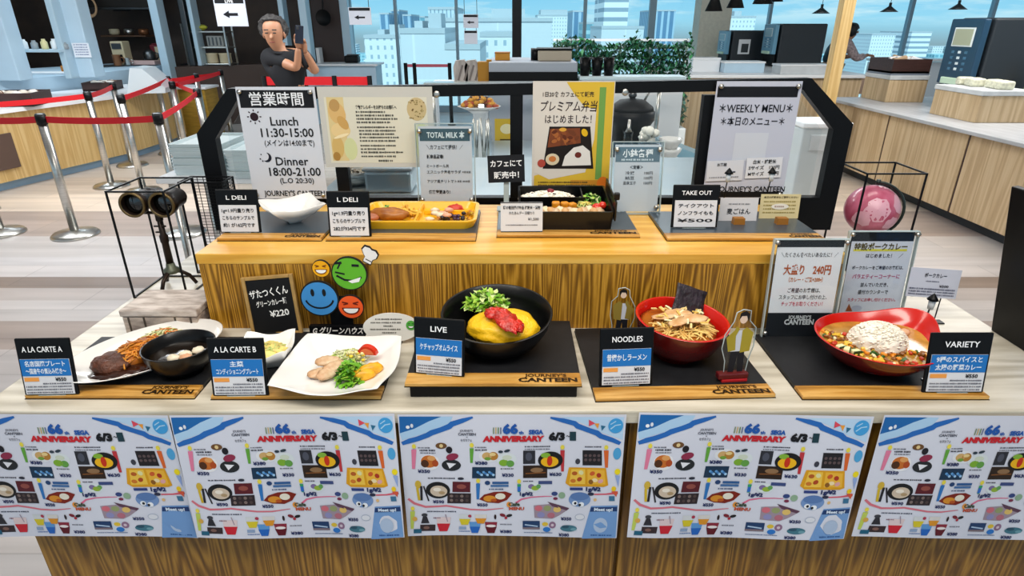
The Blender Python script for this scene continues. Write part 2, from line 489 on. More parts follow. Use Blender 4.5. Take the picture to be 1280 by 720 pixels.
# ---- glazed wall towards the city
GY = 12.0
mull_px = [(440, 0), (496.5, .05), (571.5, .05), (730, .06), (813, .12), (868, .07), (958, .05), (1131, .06), (1232, .06), (1330, .06)]
mx_ = [aty(px, 45, GY).x for px, _ in mull_px]
for i in range(len(mx_) - 1):
    x0, x1 = mx_[i], mx_[i + 1]
    f = struct('window_%d' % (i + 1), MB().box(((x0 + x1) / 2, GY, 1.35), (x1 - x0, .012, 2.7)), GLASS)
    wd = mull_px[i][1] or .07
    mb = MB().box((x0, GY, 1.35), (wd, .10, 2.7)).box(((x0 + x1) / 2, GY, .06), (x1 - x0 - wd, .09, .12))
    obj('window_frame', mb, MULL if i not in (5,) else PALEF, f)
struct('wall_back', MB().box((-3.75, 12.25, 1.35), (1.3, .1, 2.7)), PBLUE)
x0, x1 = aty(869, 40, 11.6).x, aty(907, 40, 11.6).x
struct('column', MB().box(((x0 + x1) / 2, 11.6, 1.35), (x1 - x0, .4, 2.7)), mat('beige_plaster', 'd9d4c4', .7, var=.05))
p = aty(646, 40, 9.2)
struct('column', MB().box((p.x, 9.2, 1.35), (.13, .13, 2.7)), BLACK)
p = aty(1048, 60, 6.6)
struct('column', MB().box((p.x, 6.6, 1.35), (.115, .115, 2.7)), LOAK)

# ---- city beyond the glass
def facade(name, wall, win, bw, bh, mort=.3, rough=.6):
    if name in MATS: return MATS[name]
    m = bpy.data.materials.new(name); m.use_nodes = True
    t = m.node_tree; b = t.nodes['Principled BSDF']
    co = t.nodes.new('ShaderNodeTexCoord'); sp = t.nodes.new('ShaderNodeSeparateXYZ'); cb = t.nodes.new('ShaderNodeCombineXYZ'); ad = t.nodes.new('ShaderNodeMath')
    t.links.new(co.outputs['Object'], sp.inputs[0]); t.links.new(sp.outputs['X'], ad.inputs[0]); t.links.new(sp.outputs['Y'], ad.inputs[1])
    t.links.new(ad.outputs[0], cb.inputs['X']); t.links.new(sp.outputs['Z'], cb.inputs['Y'])
    k = t.nodes.new('ShaderNodeTexBrick'); k.offset = 0; k.inputs['Scale'].default_value = 1
    k.inputs['Brick Width'].default_value = bw; k.inputs['Row Height'].default_value = bh; k.inputs['Mortar Size'].default_value = mort
    k.inputs['Color1'].default_value = lin(win); k.inputs['Color2'].default_value = lin(win); k.inputs['Mortar'].default_value = lin(wall)
    t.links.new(cb.outputs[0], k.inputs['Vector']); t.links.new(k.outputs['Color'], b.inputs['Base Color'])
    b.inputs['Roughness'].default_value = rough
    MATS[name] = m
    return m
FA = [facade('facade_white_bands', 'e8ecef', '8fa3b3', 200, 3.4, 1.0), facade('facade_blue_glass', 'a8c4d6', '5d86a6', 3.5, 200, .7), facade('facade_grid', 'dfe4e6', '93a8b6', 4, 3.6, 1.1),  # distance haze is mixed into these pale bluish facade colours
      facade('facade_plain', 'dde3e6', 'cfd8dd', 14, 9, .2), facade('facade_slats', 'c9d6dd', '7f9aab', 1.3, 60, .5), facade('facade_teal', 'a9cfd6', '6fa3b4', 5, 4, .8)]
FA.append(facade('facade_fine_grid', 'dfe5e8', '9fb6c4', 1.7, 2.1, .6))
def building(px0, px1, pyt, Y, dp, fm, label, top=None):
    a = aty(px0, pyt, Y); b_ = aty(px1, pyt, Y)
    zt = a.z; z0 = -70.0
    t_ = thing('office_building', label, 'building', ((a.x + b_.x) / 2, Y + dp / 2, z0), 0, 'city buildings beyond the glass')
    wx = b_.x - a.x
    obj('wall', MB().box((0, 0, (zt - z0) / 2), (wx, dp, zt - z0)), fm, t_)
    mb = MB().box((0, 0, zt - z0 + .4), (wx * 1.01, dp * 1.01, .8))
    if top == 'fins': mb.box((0, 0, zt - z0 + 2.2), (wx * .8, dp * .8, 3))
    if top == 'tank': mb.box((wx * .15, 0, zt - z0 + 1.8), (wx * .3, dp * .3, 2.6)); mb.box((-wx * .25, 0, zt - z0 + 1.2), (wx * .2, dp * .3, 1.4))
    obj('roof', mb, mat('roof_grey', 'b6c0c6', .7), t_)
building(532, 690, 27, 150, 60, FA[3], 'broad pale box of a building straight beyond the glass', 'tank')
building(535, 571, 12, 216, 30, FA[4], 'block with vertical fins along its roof line', None)
building(500, 556, 42, 105, 25, FA[3], 'low white hall with stepped roof beyond the far rope barrier', 'tank')
building(556, 600, 62, 95, 22, FA[3], 'lower grey block in front of the broad pale box', None)
building(474, 486, 18, 330, 30, FA[1], 'slim blue glass tower, first of a cluster', None)
building(488, 499, 14, 372, 30, FA[1], 'slim blue glass tower, second of a cluster beside the mullion', None)
building(503, 514, 20, 340, 30, FA[1], 'slim blue glass tower, third of a cluster beside the mullion', None)
building(516, 531, 22, 380, 30, FA[5], 'teal tower beside the broad pale box', None)
building(455, 500, 48, 160, 30, FA[6], 'grid fronted mid rise below the blue towers', 'tank')
building(758, 789, -40, 260, 30, FA[0], 'tall white tower with balcony bands', None)
building(716, 729, 15, 330, 30, FA[1], 'blue glass tower right beside the thin mullion above the hedge', None)
building(672, 714, 20, 420, 40, FA[6], 'distant pale block above the hedge with small windows', 'fins')
building(732, 753, 30, 296, 30, FA[5], 'teal mid rise beside the tall white tower', None)
building(752, 805, 36, 210, 30, FA[3], 'pale low block at the foot of the tall white tower', None)
building(817, 845, 14, 380, 40, FA[1], 'bluish block seen between the thick mullion and the beige column', None)
building(600, 640, 46, 122, 22, FA[6], 'pale block with small windows beside the black column', None)
building(914, 945, 22, 320, 40, FA[6], 'pale tower with small windows behind the coffee machines', 'tank')
building(985, 1010, 40, 300, 30, FA[5], 'teal block behind the larger coffee machine', None)
building(1090, 1120, 44, 420, 40, FA[6], 'far pale tower beside the thin window mullion', None)
building(1140, 1165, 41, 460, 40, FA[0], 'far banded tower beside the big coffee machine', None)
rnd = random.Random(5)
taken = []
for o_ in [o for o in COL.objects if o.name.startswith('office_building')]:
    d_ = o_.children[0].dimensions; taken.append((o_.location.x, o_.location.y, d_.x / 2 + 2, d_.y / 2 + 2))
mb = MB(); k = 0
while k < 560:
    Y = rnd.uniform(150, 1100); x = rnd.uniform(-.55, 1.0) * Y * 1.05; s_ = rnd.uniform(8, 20) * (1 + Y / 900); sy = s_ * rnd.uniform(.7, 1.4)
    h = rnd.uniform(10, 44) + (16 if rnd.random() < .1 else 0); k += 1
    if any(abs(x - a) < c + s_ / 2 and abs(Y - b_) < d + sy / 2 for a, b_, c, d in taken): continue
    taken.append((x, Y, s_ / 2 + 1, sy / 2 + 1))
    mb.box((x, Y, -70 + h / 2), (s_, sy, h), rnd.randrange(3))
tag(obj('distant_cityscape', mb, [FA[2], FA[0], FA[5]]), 'hazy sprawl of distant low city blocks beyond the glass', 'city', None, 'stuff')
mg = MB().box((150, 900, -70.5), (2600, 1500, 1))
o = struct('ground', mg, mat('city_ground', 'a9b8bb', .8, var=.15, scale=.02)); o['label'] = 'city ground far below the windows'
mb = MB()
for i in range(900):
    Y = rnd.uniform(62, 88); x = aty(rnd.uniform(478, 535), 60, Y).x
    mb.leaf((x, Y, -15 + rnd.uniform(0, 8)), 1.3, .9, rnd.uniform(0, 6), rnd.uniform(-1, 1))
mb.tube([(aty(506, 60, 75).x, 75, -70), (aty(506, 60, 75).x, 75, -9)], .4)
tag(obj('street_tree', mb, mat('tree_green', '4e8c6a', .6, var=.3)), 'green treetop far below between the thin mullion and the blue towers', 'tree')

# ---- kitchen along the far side (built along two runs)
K = [atz(-70, 106, .95), atz(0, 100.5, .95), atz(115, 92, .95), atz(208, 81.5, .95)]
back = [(-8.6, 5.2), (-8.2, 9.5), (-6.5, 12.6)]
mb = MB(); slab(mb, [(p.x, p.y) for p in K] + [(-6.4, 11.0), (-7.6, 8.2), (-7.6, 6.2)], .0, .95)
o = tag(obj('kitchen_counter', mb, PBLUE), 'long pale blue kitchen counter running under the blue columns', 'counter')
KD = [atz(210, 84, .93), atz(335, 80, .93), atz(470, 84, .93)]
mb = MB(); slab(mb, [(KD[0].x, KD[0].y), (KD[1].x, KD[1].y), (KD[1].x, KD[1].y + .5), (KD[0].x, KD[0].y + .5)], 0, .93)
tag(obj('kitchen_counter', mb, mat('dark_brown_counter', '3d2d26', .4)), 'dark brown kitchen counter below the steel rack', 'counter')
p0 = atz(392, 90, .80); p1 = atz(470, 90, .80)
t_ = thing('service_counter', 'pale blue service counter with white ledge behind the person', 'counter', (p0.x, p0.y, 0))
obj('body', MB().box(((p1.x - p0.x) / 2, .25, .45), (p1.x - p0.x, .5, .9)), PBLUE, t_)
obj('ledge', MB().box(((p1.x - p0.x) / 2, .22, .915), (p1.x - p0.x + .1, .6, .03), 0, .008), WHITE, t_)
# dark interior
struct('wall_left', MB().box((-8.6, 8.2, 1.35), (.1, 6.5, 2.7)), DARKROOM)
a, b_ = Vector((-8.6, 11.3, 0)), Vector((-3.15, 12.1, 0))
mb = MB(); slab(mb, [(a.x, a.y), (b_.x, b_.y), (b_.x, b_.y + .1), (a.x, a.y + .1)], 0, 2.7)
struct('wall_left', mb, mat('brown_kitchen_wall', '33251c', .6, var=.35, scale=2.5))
def pillar_px(x0t, x1t, yb, xb0, xb1, Y, m, name='column', z0=.0):
    """upright between two measured edges near its foot"""
    a = aty(xb0, yb, Y); c = aty(xb1, yb, Y)
    return struct(name, MB().box(((a.x + c.x) / 2, Y + .12, (2.7 + z0) / 2), (c.x - a.x, .22, 2.7 - z0), 0, .01), m)
pillar_px(0, 0, 90, -10, 21, 7.3, PBLUE, 'column', .951)
pillar_px(0, 0, 88, 92, 116, 7.75, PBLUE, 'column', .951)
pillar_px(0, 0, 80, 76, 84, 7.6, PALEF, 'column', .951)
pillar_px(0, 0, 78, 200, 210, 9.9, PALEF)
pillar_px(0, 0, 78, 236, 243, 10.3, DSTEEL, 'column', .931)
pillar_px(0, 0, 76, 246, 251, 10.3, PALEF, 'column', .931)
pillar_px(0, 0, 60, 354, 360, 10.6, PALEF)
pillar_px(0, 0, 92, 383, 392, 10.4, PALEF)
pillar_px(0, 0, 70, 430, 440, 11.45, PALEF)
# window band with dishes over the counter, between the first two columns
def ledge(px0, px1, py, Y, th, dp, m, name, label, cat):
    a = aty(px0, py, Y); c = aty(px1, py, Y)
    return tag(obj(name, MB().box(((a.x + c.x) / 2, Y + dp / 2, a.z - th / 2), (c.x - a.x, dp, th), 0, .004), m), label, cat), a, c
o, a, c = ledge(4, 75, 62, 7.55, .03, .25, PALEF, 'wall_shelf', 'pale metal shelf across the dark kitchen window', 'shelf')
rnd = random.Random(3)
for i in range(6):
    x = a.x + .06 + i * .118; h = rnd.uniform(.07, .14)
    mb = MB().lathe([(.03, 0), (.036, .01), (.036, h * .7), (.02, h * .85), (.02, h)], seg=12)
    tag(obj('kitchen_jar', mb, mat('jar_%d' % (i % 3), ('d8cf9a', 'e8eef0', '8f9aa0')[i % 3], .3)), '%s small jar on the metal shelf in the kitchen window' % ('first', 'second', 'third', 'fourth', 'fifth', 'sixth')[i], 'jar').location = (x, 7.66, a.z)
p = atz(75, 91, .95)
mb = MB().box((0, 0, .04), (.13, .2, .08), 0, .01)
o = tag(obj('wooden_box', mb, mat('orange_wood', 'b8742c', .5)), 'small orange wooden box on the kitchen counter', 'box'); o.location = (p.x - .02, p.y + .25, .95)
p = atz(40, 94, .95)
mb = MB().box((0, 0, .012), (.9, .22, .024), 0, .006)
o = tag(obj('serving_board', mb, WHITE), 'long white serving board on the kitchen counter', 'board'); o.location = (p.x, p.y + .2, .95)
# notice on the second column
a = aty(83, 55, 7.70); c = aty(104, 72, 7.70)
A = Art().rect(0, 0, .2, .16, 'e8eef6', 1)
for i in range(5): A.greek(.02, .18, .14 - i * .027, .012, '6f7fa8', i, 2)
o = A.build('paper_notice', loc=(a.x + .03, 7.745, c.z)); tag(o, 'paper notice taped on the pale blue kitchen column', 'notice')
# equipment in the dark kitchen
def kit(name, label, cat, px, py, Y, mb, m):
    p = aty(px, py, Y); o = tag(obj(name, mb, m), label, cat); o.location = (p.x, Y, p.z); return o
def stand_on(name, label, cat, px, py, z, mb, m, rz=0, dy=0.):
    p = atz(px, py, z); o = tag(obj(name, mb, m), label, cat); o.location = (p.x, p.y + dy, z); o.rotation_euler.z = rz; return o
mb = MB(); slab(mb, [(-6.15, 9.55), (-5.55, 10.55), (-5.9, 10.9), (-6.35, 9.9)], .951, .965)
tag(obj('kitchen_worktop', mb, DSTEEL), 'dark steel worktop inside the kitchen opening', 'worktop')
zt = .965
mb = MB().box((0, 0, .17), (.19, .2, .34), 0, .015).box((0, -.11, .1), (.12, .03, .1), 1, .005).box((0, -.105, .27), (.14, .012, .08), 2)
tag(obj('coffee_grinder', mb, [mat('beige_enamel', 'b3a788', .35), BLACK, DSTEEL]), 'tall beige machine on the dark kitchen worktop', 'machine').location = (-6.02, 10.05, zt)
mb = MB().lathe([(.06, 0), (.085, .02), (.085, .16), (.05, .2), (.02, .22)], seg=16).tube([(.08, 0, .05), (.14, 0, .1), (.14, 0, .15), (.08, 0, .17)], .012)
tag(obj('steel_kettle', mb, DSTEEL), 'dark steel kettle beside the beige machine', 'kettle').location = (-5.74, 10.3, zt)
mb = MB().box((0, 0, .03), (.42, .2, .06), 0, .01)
tag(obj('plate_rest', mb, mat('dull_pink', 'b89a94', .5)), 'low pinkish tray on the dark kitchen worktop edge', 'tray').location = (-5.72, 10.08, zt + .0)
mb = MB().box((0, 0, .15), (.26, .22, .30), 0, .02).box((0, 0, .31), (.2, .18, .02), 0, .008)
tag(obj('red_canister', mb, mat('dark_red', '6a0f1e', .4)), 'dark red canister behind the thin kitchen posts', 'canister').location = (atz(222, 76, .95).x, 10.95, .93)
slabmb = MB(); slab(slabmb, [(-5.55, 10.82), (-4.95, 10.82), (-4.95, 11.1), (-5.55, 11.1)], 0, .93)
tag(obj('kitchen_cabinet', slabmb, BLACKM), 'low black cabinet carrying the dark red canister', 'cabinet')
a = aty(195, 2, 10.9); c = aty(160, 8, 10.9)
p = aty(150, 3, 11.0)
mb = MB().box((0, 0, 0), (.28, .02, .3), 0, .005).box((0, -.012, 0), (.24, .005, .26), 1)
o = tag(obj('wall_screen', mb, [BLACK, mat('screen_sheet', 'c8e6f5', .3)]), 'small pale screen hung high in the dark kitchen', 'screen'); o.location = (p.x, 11.0, p.z + .02)
mb = MB().box((0, .16, 0), (.02, .28, .02)); obj('bracket', mb, DSTEEL, o)
# steel rack with pots
p = atz(290, 79, .93)
rk = thing('storage_rack', 'steel storage rack on the dark brown kitchen counter', 'rack', (p.x - .08, 10.55, .93))
for sx in (-.33, .33):
    for sy in (-.15, .15): obj('upright', MB().bar((sx, sy, 0), (sx, sy, .62), .025), STEEL, rk)
for z in (.02, .27, .5): obj('shelf_board', MB().box((0, 0, z), (.68, .32, .02), 0, .004), STEEL, rk)
for i in range(3):
    mb = MB().lathe([(.085, 0), (.09, .01), (.09, .13), (.1, .145), (.095, .15), (0, .155)], seg=18)
    o = tag(obj('stock_pot', mb, mat('cream_enamel', 'cdbf9f', .35)), ('cream pot nearest the kitchen posts on the rack floor', 'middle cream pot on the rack floor', 'cream pot nearest the person on the rack floor')[i], 'pot', 'cream pots on the steel rack')
    o.location = (p.x - .08 - .21 + i * .21, 10.55, .962)
mb = MB().box((0, 0, .08), (.26, .2, .16), 0, .01)
for i in range(4): mb.box((-.09 + .06 * i, -.103, .08), (.02, .01, .12), 1)
tag(obj('wire_crate', mb, [mat('grey_plastic', '8a8c88', .5), DSTEEL]), 'grey slotted crate on the middle rack shelf', 'crate').location = (p.x + .05, 10.55, 1.212)
mb = MB().ell((0, 0, .04), (.12, .09, .045), 0, .3, 4)
tag(obj('vegetable_bag', mb, mat('yellow_green', 'b6b53a', .5, var=.2)), 'yellow green bag on top of the steel rack', 'bag').location = (p.x - .2, 10.55, 1.456)
# low cabinet at the end of the serving counter and more kitchen ware
t_ = thing('side_cabinet', 'low mustard wood cabinet with white top past the end of the serving counter', 'cabinet', (-4.72, 9.28, 0))
obj('body', MB().box((0, 0, .345), (.66, .40, .69)), mat('mustard_wood', 'a5822e', .5, var=.15, scale=6, stretch=(1, 1, 6)), t_)
obj('top', MB().box((0, 0, .705), (.72, .44, .03), 0, .006), WHITE, t_)
RW = [mat('dull_copper', '8a5a3a', .35, .6), DSTEEL, mat('cream_enamel', 'cdbf9f', .35), STEEL]
zw = .965
for i, (x, y, r, h, mi, lb) in enumerate(((-5.97, 9.80, .055, .15, 0, 'copper coloured pot on the dark kitchen worktop'), (-5.90, 9.93, .045, .10, 3, 'bright steel pot next to the copper coloured pot'), (-5.66, 10.42, .04, .24, 2, 'tall cream jug on the dark kitchen worktop'), (-5.60, 10.60, .045, .13, 1, 'dark steel pot at the far end of the kitchen worktop'))):
    t_ = thing('kitchen_pot', lb, 'pot', (x, y, zw))
    obj('body', MB().lathe([(r * .9, 0), (r, .01), (r, h), (r * 1.08, h + .006), (r * .9, h + .004), (0, h + .004)], seg=18), RW[mi], t_)
    obj('handle', MB().tube([(r, 0, h * .8), (r + .05, 0, h * .75), (r + .05, 0, h * .35), (r, 0, h * .3)], .007, 0, 6), RW[mi], t_)
p = aty(112, 8, 10.6)
t_ = thing('hanging_rope', 'coil of pale rope hanging high in the dark kitchen opening', 'rope', p)
mb = MB()
for k in range(3): mb.tube([((.10 + .012 * k) * math.cos(a), -.02 * k, (.13 + .012 * k) * math.sin(a)) for a in [2 * PI * i / 24 for i in range(24)]], .016, 0, 7, True)
obj('coil', mb, mat('rope_tan', 'b58f6a', .7), t_); obj('hook', MB().tube([(0, 0, .14), (0, 0, 1.0)], .006, 0, 6), DSTEEL, t_)
q0, q1 = aty(118, 10, 10.9), aty(196, 10, 10.9)
t_ = thing('kitchen_hood', 'dark steel extractor hood at the top of the kitchen opening', 'hood', ((q0.x + q1.x) / 2, 10.9, q0.z - .02))
obj('canopy', MB().box((0, 0, .3), (q1.x - q0.x, .35, .6), 0, .01), mat('hood_dark', '2b2724', .4, .5), t_); obj('rim', MB().box((0, -.02, .01), (q1.x - q0.x + .04, .42, .03), 0, .006), DSTEEL, t_)
q0, q1 = aty(130, 44, 11.2), aty(185, 40, 11.2)
t_ = thing('plate_shelf', 'wooden shelf of stacked dishes against the brown kitchen wall', 'shelf', ((q0.x + q1.x) / 2, 11.2, q0.z))
obj('board', MB().box((0, .1, -.012), (q1.x - q0.x, .4, .024), 0, .004), mat('shelf_brown', '5a3d28', .5), t_)
for k, x in enumerate((-.25, 0, .25)): obj('dish_pile', MB().lathe([(.05, 0), (.08, .02), (.08, .09), (.06, .1), (0, .1)], (x, .1, 0), seg=16), RW[(2, 3, 0)[k]], t_)
# pan hanging, binders
p = aty(404, 22, 11.3)
mb = MB().lathe([(.11, 0), (.13, .03), (.125, .03), (.1, .006), (0, .006)], seg=20, M=Matrix.Rotation(PI / 2, 4, 'X')).bar((0, 0, .12), (.02, 0, .34), .022)
o = tag(obj('frying_pan', mb, [BLACK]), 'round black frying pan hanging on the dark kitchen partition', 'pan'); o.location = (p.x, 11.33, p.z)
p0 = aty(396, 40, 11.4); p1 = aty(428, 40, 11.4)
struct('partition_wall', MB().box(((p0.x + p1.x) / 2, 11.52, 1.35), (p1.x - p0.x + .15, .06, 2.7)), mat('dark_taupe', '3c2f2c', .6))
p = atz(412, 74, .93)
for i in range(5):
    mb = MB().box((0, 0, .12), (.055, .2, .24), i % 2, .004)
    lb = ('white binder at the start of the row', 'black binder second in the row', 'white binder in the middle of the row', 'black binder fourth in the row', 'white binder at the end of the row')[i]
    o = tag(obj('ring_binder', mb, [WHITE, BLACK]), lb + ' on the pale blue service counter', 'binder', 'binders on the service counter')
    o.location = (p.x - .13 + i * .065, atz(392, 90, .80).y + .4, .93)
p = atz(445, 88, .93)
mb = MB().box((0, 0, .06), (.24, .2, .12), 0, .03).box((.03, 0, .13), (.2, .16, .02), 1, .006)
tag(obj('black_bin', mb, [BLACK, DSTEEL]), 'black lidded tub on the end of the pale blue service counter', 'tub').location = (p0.x + .62, atz(392, 90, .80).y + .3, .93)

# serving counter with oak front
S = [(-5.45, 4.0), (-5.02, 6.1), (-4.66, 7.5), (-4.62, 8.3)]
def off(pts, dx, dy=0): return [(x + dx, y + dy) for x, y in pts]
sv = thing('serving_counter', 'long serving counter with oak front and white top beside the rope barriers', 'counter')
mb = MB(); slab(mb, off(S, -.04) + [(-4.70, 8.95), (-5.30, 8.95), (-6.0, 6.6), (-6.3, 4.0)], .09, .74); obj('front_panel', mb, LOAK, sv)
mb = MB(); slab(mb, off(S, .02) + [(-4.62, 9.0), (-5.32, 9.0), (-6.03, 6.6), (-6.3, 4.0)], .74, .78); obj('worktop', mb, WHITE, sv)
mb = MB(); slab(mb, off(S, -.12) + [(-4.78, 8.9), (-5.3, 8.9), (-5.9, 6.6), (-6.2, 4.0)], 0, .09); obj('plinth', mb, mat('blue_grey_plinth', '8fb0cc', .35), sv)
mb = MB().box((-5.14, 5.25, .34), (.02, .8, .36), 0, .004, Matrix.Identity(4))
M_ = Matrix.Translation((-5.078, 5.93, .38)) @ Matrix.Rotation(R(-11.6), 4, 'Z')
mb = MB().box((0, 0, 0), (.02, .55, .34), 0, .004, M_); obj('recess_panel', mb, mat('brown_recess', '5a463c', .5), sv)
def trayfood(name, label, px, py, z, sx, sy, h, rz):
    p = atz(px, py, z)
    t_ = thing(name, label, 'box', (p.x, p.y, z), rz)
    mb = MB().box((0, 0, .012), (sx, sy, .024))
    for s_ in (-1, 1): mb.box((s_ * (sx / 2 - .008), 0, h / 2), (.016, sy, h)); mb.box((0, s_ * (sy / 2 - .008), h / 2), (sx - .032, .016, h))
    obj('tray', mb, DWOOD, t_)
    mb = MB(); r_ = random.Random(px)
    for i in range(16): mb.ell((r_.uniform(-.38, .38) * sx, r_.uniform(-.38, .38) * sy, h - .02), (.05, .035, .03), i % 3, .2, i, 8, 6)
    o = obj('bread_roll', mb, [mat('roll_a', 'd9cdbd', .6), mat('roll_b', '6b4a36', .6), mat('roll_c', 'e9e2d8', .6)], t_); o['kind'] = 'stuff'
    return t_
trayfood('bread_tray', 'dark walnut tray of rolls on the near end of the serving counter', 18, 131, .78, .55, .42, .13, R(12))
trayfood('bread_tray', 'smaller dark walnut tray beside the tilted white board on the serving counter', 130, 112, .78, .34, .4, .10, R(15))
p = atz(183, 117, .78)
mb = MB(); mb.prism([(-.22, 0), (.20, 0), (.21, .06), (.0, .28), (-.13, .29)], 0, .5)
o = tag(obj('menu_board', mb, mat('white_board', 'd5e0e6', .4)), 'tilted white board standing on the serving counter', 'board'); o.location = (p.x, p.y + .02, .78); o.rotation_euler.z = R(12)

# ---- rope barriers
def stanchion_parts(t_):
    obj('base', MB().lathe([(.17, 0), (.17, .012), (.15, .03), (.05, .045), (.034, .05)], seg=28), STEEL, t_)
    obj('post', MB().cyl((0, 0, .045), .031, .82, 0, 16), STEEL, t_)
    h = obj('belt_head', MB().cyl((0, 0, .865), .036, .065, 0, 16), BLACK, t_)
    obj('cap', MB().lathe([(.036, 0), (.03, .012), (0, .015)], (0, 0, .93), seg=16), DSTEEL, h)
posts_px = {'a': (2, 292), 'b': (95, 294), 'c': (230, 292), 'd': (140, 233), 'e': (166, 207), 'f': (236, 204), 'g': (216, 192), 'h': (229, 189), 'n': (-28, 264), 'i': (262, 181), 'j': (268, 225), 'k': (290, 170), 'm': (180, 240)}
plabel = {'n': 'steel barrier post of the middle rope line at the picture edge', 'a': 'steel barrier post cut by the picture edge', 'b': 'steel barrier post standing first in the near rope line', 'c': 'steel barrier post directly behind the binoculars',
          'd': 'steel barrier post in the middle rope line nearest the oak counter', 'e': 'steel barrier post between the oak counter and the tilted white board', 'f': 'steel barrier post in front of the near white crate stack',
          'g': 'slim far steel barrier post below the tilted white board', 'h': 'steel barrier post half covered by its neighbour near the white trays', 'i': 'far steel barrier post beside the black guard frame',
          'j': 'steel barrier post half hidden by the black guard frame', 'k': 'farthest steel barrier post behind the opening hours sign', 'm': 'steel barrier post whose foot is hidden behind the binoculars'}
PP = {}
proto = None
for k, (px, py) in posts_px.items():
    p = atz(px, py, 0)
    if proto is None:
        proto = thing('barrier_post', plabel[k], 'barrier post', p, 0, 'steel posts of the rope barrier'); stanchion_parts(proto); o = proto
    else: o = dup(proto, p, 0, plabel[k])
    PP[k] = o
for a, c in (('n', 'd'), ('a', 'b'), ('b', 'c'), ('c', 'j'), ('d', 'e'), ('m', 'h'), ('h', 'j'), ('g', 'i'), ('i', 'k'), ('f', 'k')):
    A_, C_ = PP[a].location, PP[c].location
    d = C_ - A_; L = d.length; n_ = Vector((d.x, d.y, 0)).normalized()
    q = Matrix.Rotation(math.atan2(d.y, d.x), 4, 'Z')
    mb = MB()
    pts = []
    N = 8
    rr = []
    for i in range(N + 1):
        u = i / N; sag = -.012 * 4 * u * (1 - u)
        x = .037 + u * (L - .074)
        rr.append([(x, -.002, .875 + sag), (x, .002, .875 + sag), (x, .002, .922 + sag), (x, -.002, .922 + sag)])
    mb.rings(rr, 0, True, True, True, False)
    o = obj('belt', mb, RED, PP[a]); o.rotation_euler.z = math.atan2(d.y, d.x)
# far barrier by the glass
for i, px in enumerate((507, 518, 562)):
    p = aty(px, 84, 10.4)
    mb = MB().cyl((0, 0, .02), .03, .95, 0, 12).lathe([(.066, 0), (.066, .02), (.03, .03)], seg=20)
    o = tag(obj('barrier_post', mb, BLACKM), ('black far barrier post nearest the service counter', 'black far barrier post second from the service counter', 'black far barrier post beside the striped bags')[i], 'barrier post', 'black far barrier posts')
    o.location = (p.x, 10.4, 0)
    if i < 2:
        q = aty((518, 562)[i], 84, 10.4)
        obj('belt', MB().box(((q.x - p.x) / 2, 0, .93), (q.x - p.x - .06, .006, .045)), mat('pink_belt', 'c9566a', .5), o)
p0, p1 = aty(330, 98, 7.9), aty(462, 100, 7.9)
bp = thing('barrier_rail', 'low red rope line behind the person', 'barrier', (p0.x, 7.9, 0))
for i in range(4):
    obj('post', MB().cyl((i * (p1.x - p0.x) / 3, 0, 0), .03, p0.z + .03, 0, 12), BLACKM, bp)
obj('belt', MB().box(((p1.x - p0.x) / 2, 0, p0.z - .03), (p1.x - p0.x, .006, .10)), RED, bp)

# ---- hanging direction signs
def hang_sign(px0, px1, py0, py1, Y, head, label, arrow=True, rot=0, drop=1.2):
    a, c = aty(px0, py0, Y), aty(px1, py1, Y)
    wd, hg = c.x - a.x, a.z - c.z
    t_ = thing('direction_sign', label, 'sign', ((a.x + c.x) / 2, Y, c.z), rot)
    obj('board', MB().box((0, 0, hg / 2), (wd, .012, hg), 0, .002), mat('sign_white', 'c9cdd8', .5), t_)
    A = Art().rect(-wd * .46, hg * .80, wd * .46, hg * .97, '16181c', 1)
    if head: A.text(head, 0, hg * .885, hg * .17, 'f0f0f0', None, .02, 2)
    if arrow:
        y = hg * .42; A.rect(-wd * .08, y - hg * .05, wd * .22, y + hg * .05, '14161c', 2); A.poly([(-wd * .26, y), (-wd * .06, y - hg * .13), (-wd * .06, y + hg * .13)], '14161c', 2)
    A.build('lettering', t_, lambda x, y, d: (x, -.0065 - d, y))
    mb = MB()
    for s_ in (-.42, .42): mb.tube([(s_ * wd, 0, hg), (s_ * wd, 0, hg + drop)], .004, 0, 6)
    obj('hanger', mb, DSTEEL, t_)
hang_sign(266, 311, -3, 33, 6.4, 'LIVE', 'white hanging sign reading LIVE with a black arrow', True)
hang_sign(435, 465, 9, 31, 8.0, '', 'white hanging sign with a black mark in front of the glass beside the kitchen', True)
hang_sign(579, 598, 18, 35, 9.0, '', 'upper small hanging sign in front of the glass near the centre', True)
hang_sign(580, 597, 38, 55, 9.0, '', 'lower small hanging panel below another sign in front of the glass', False, 0, .028)

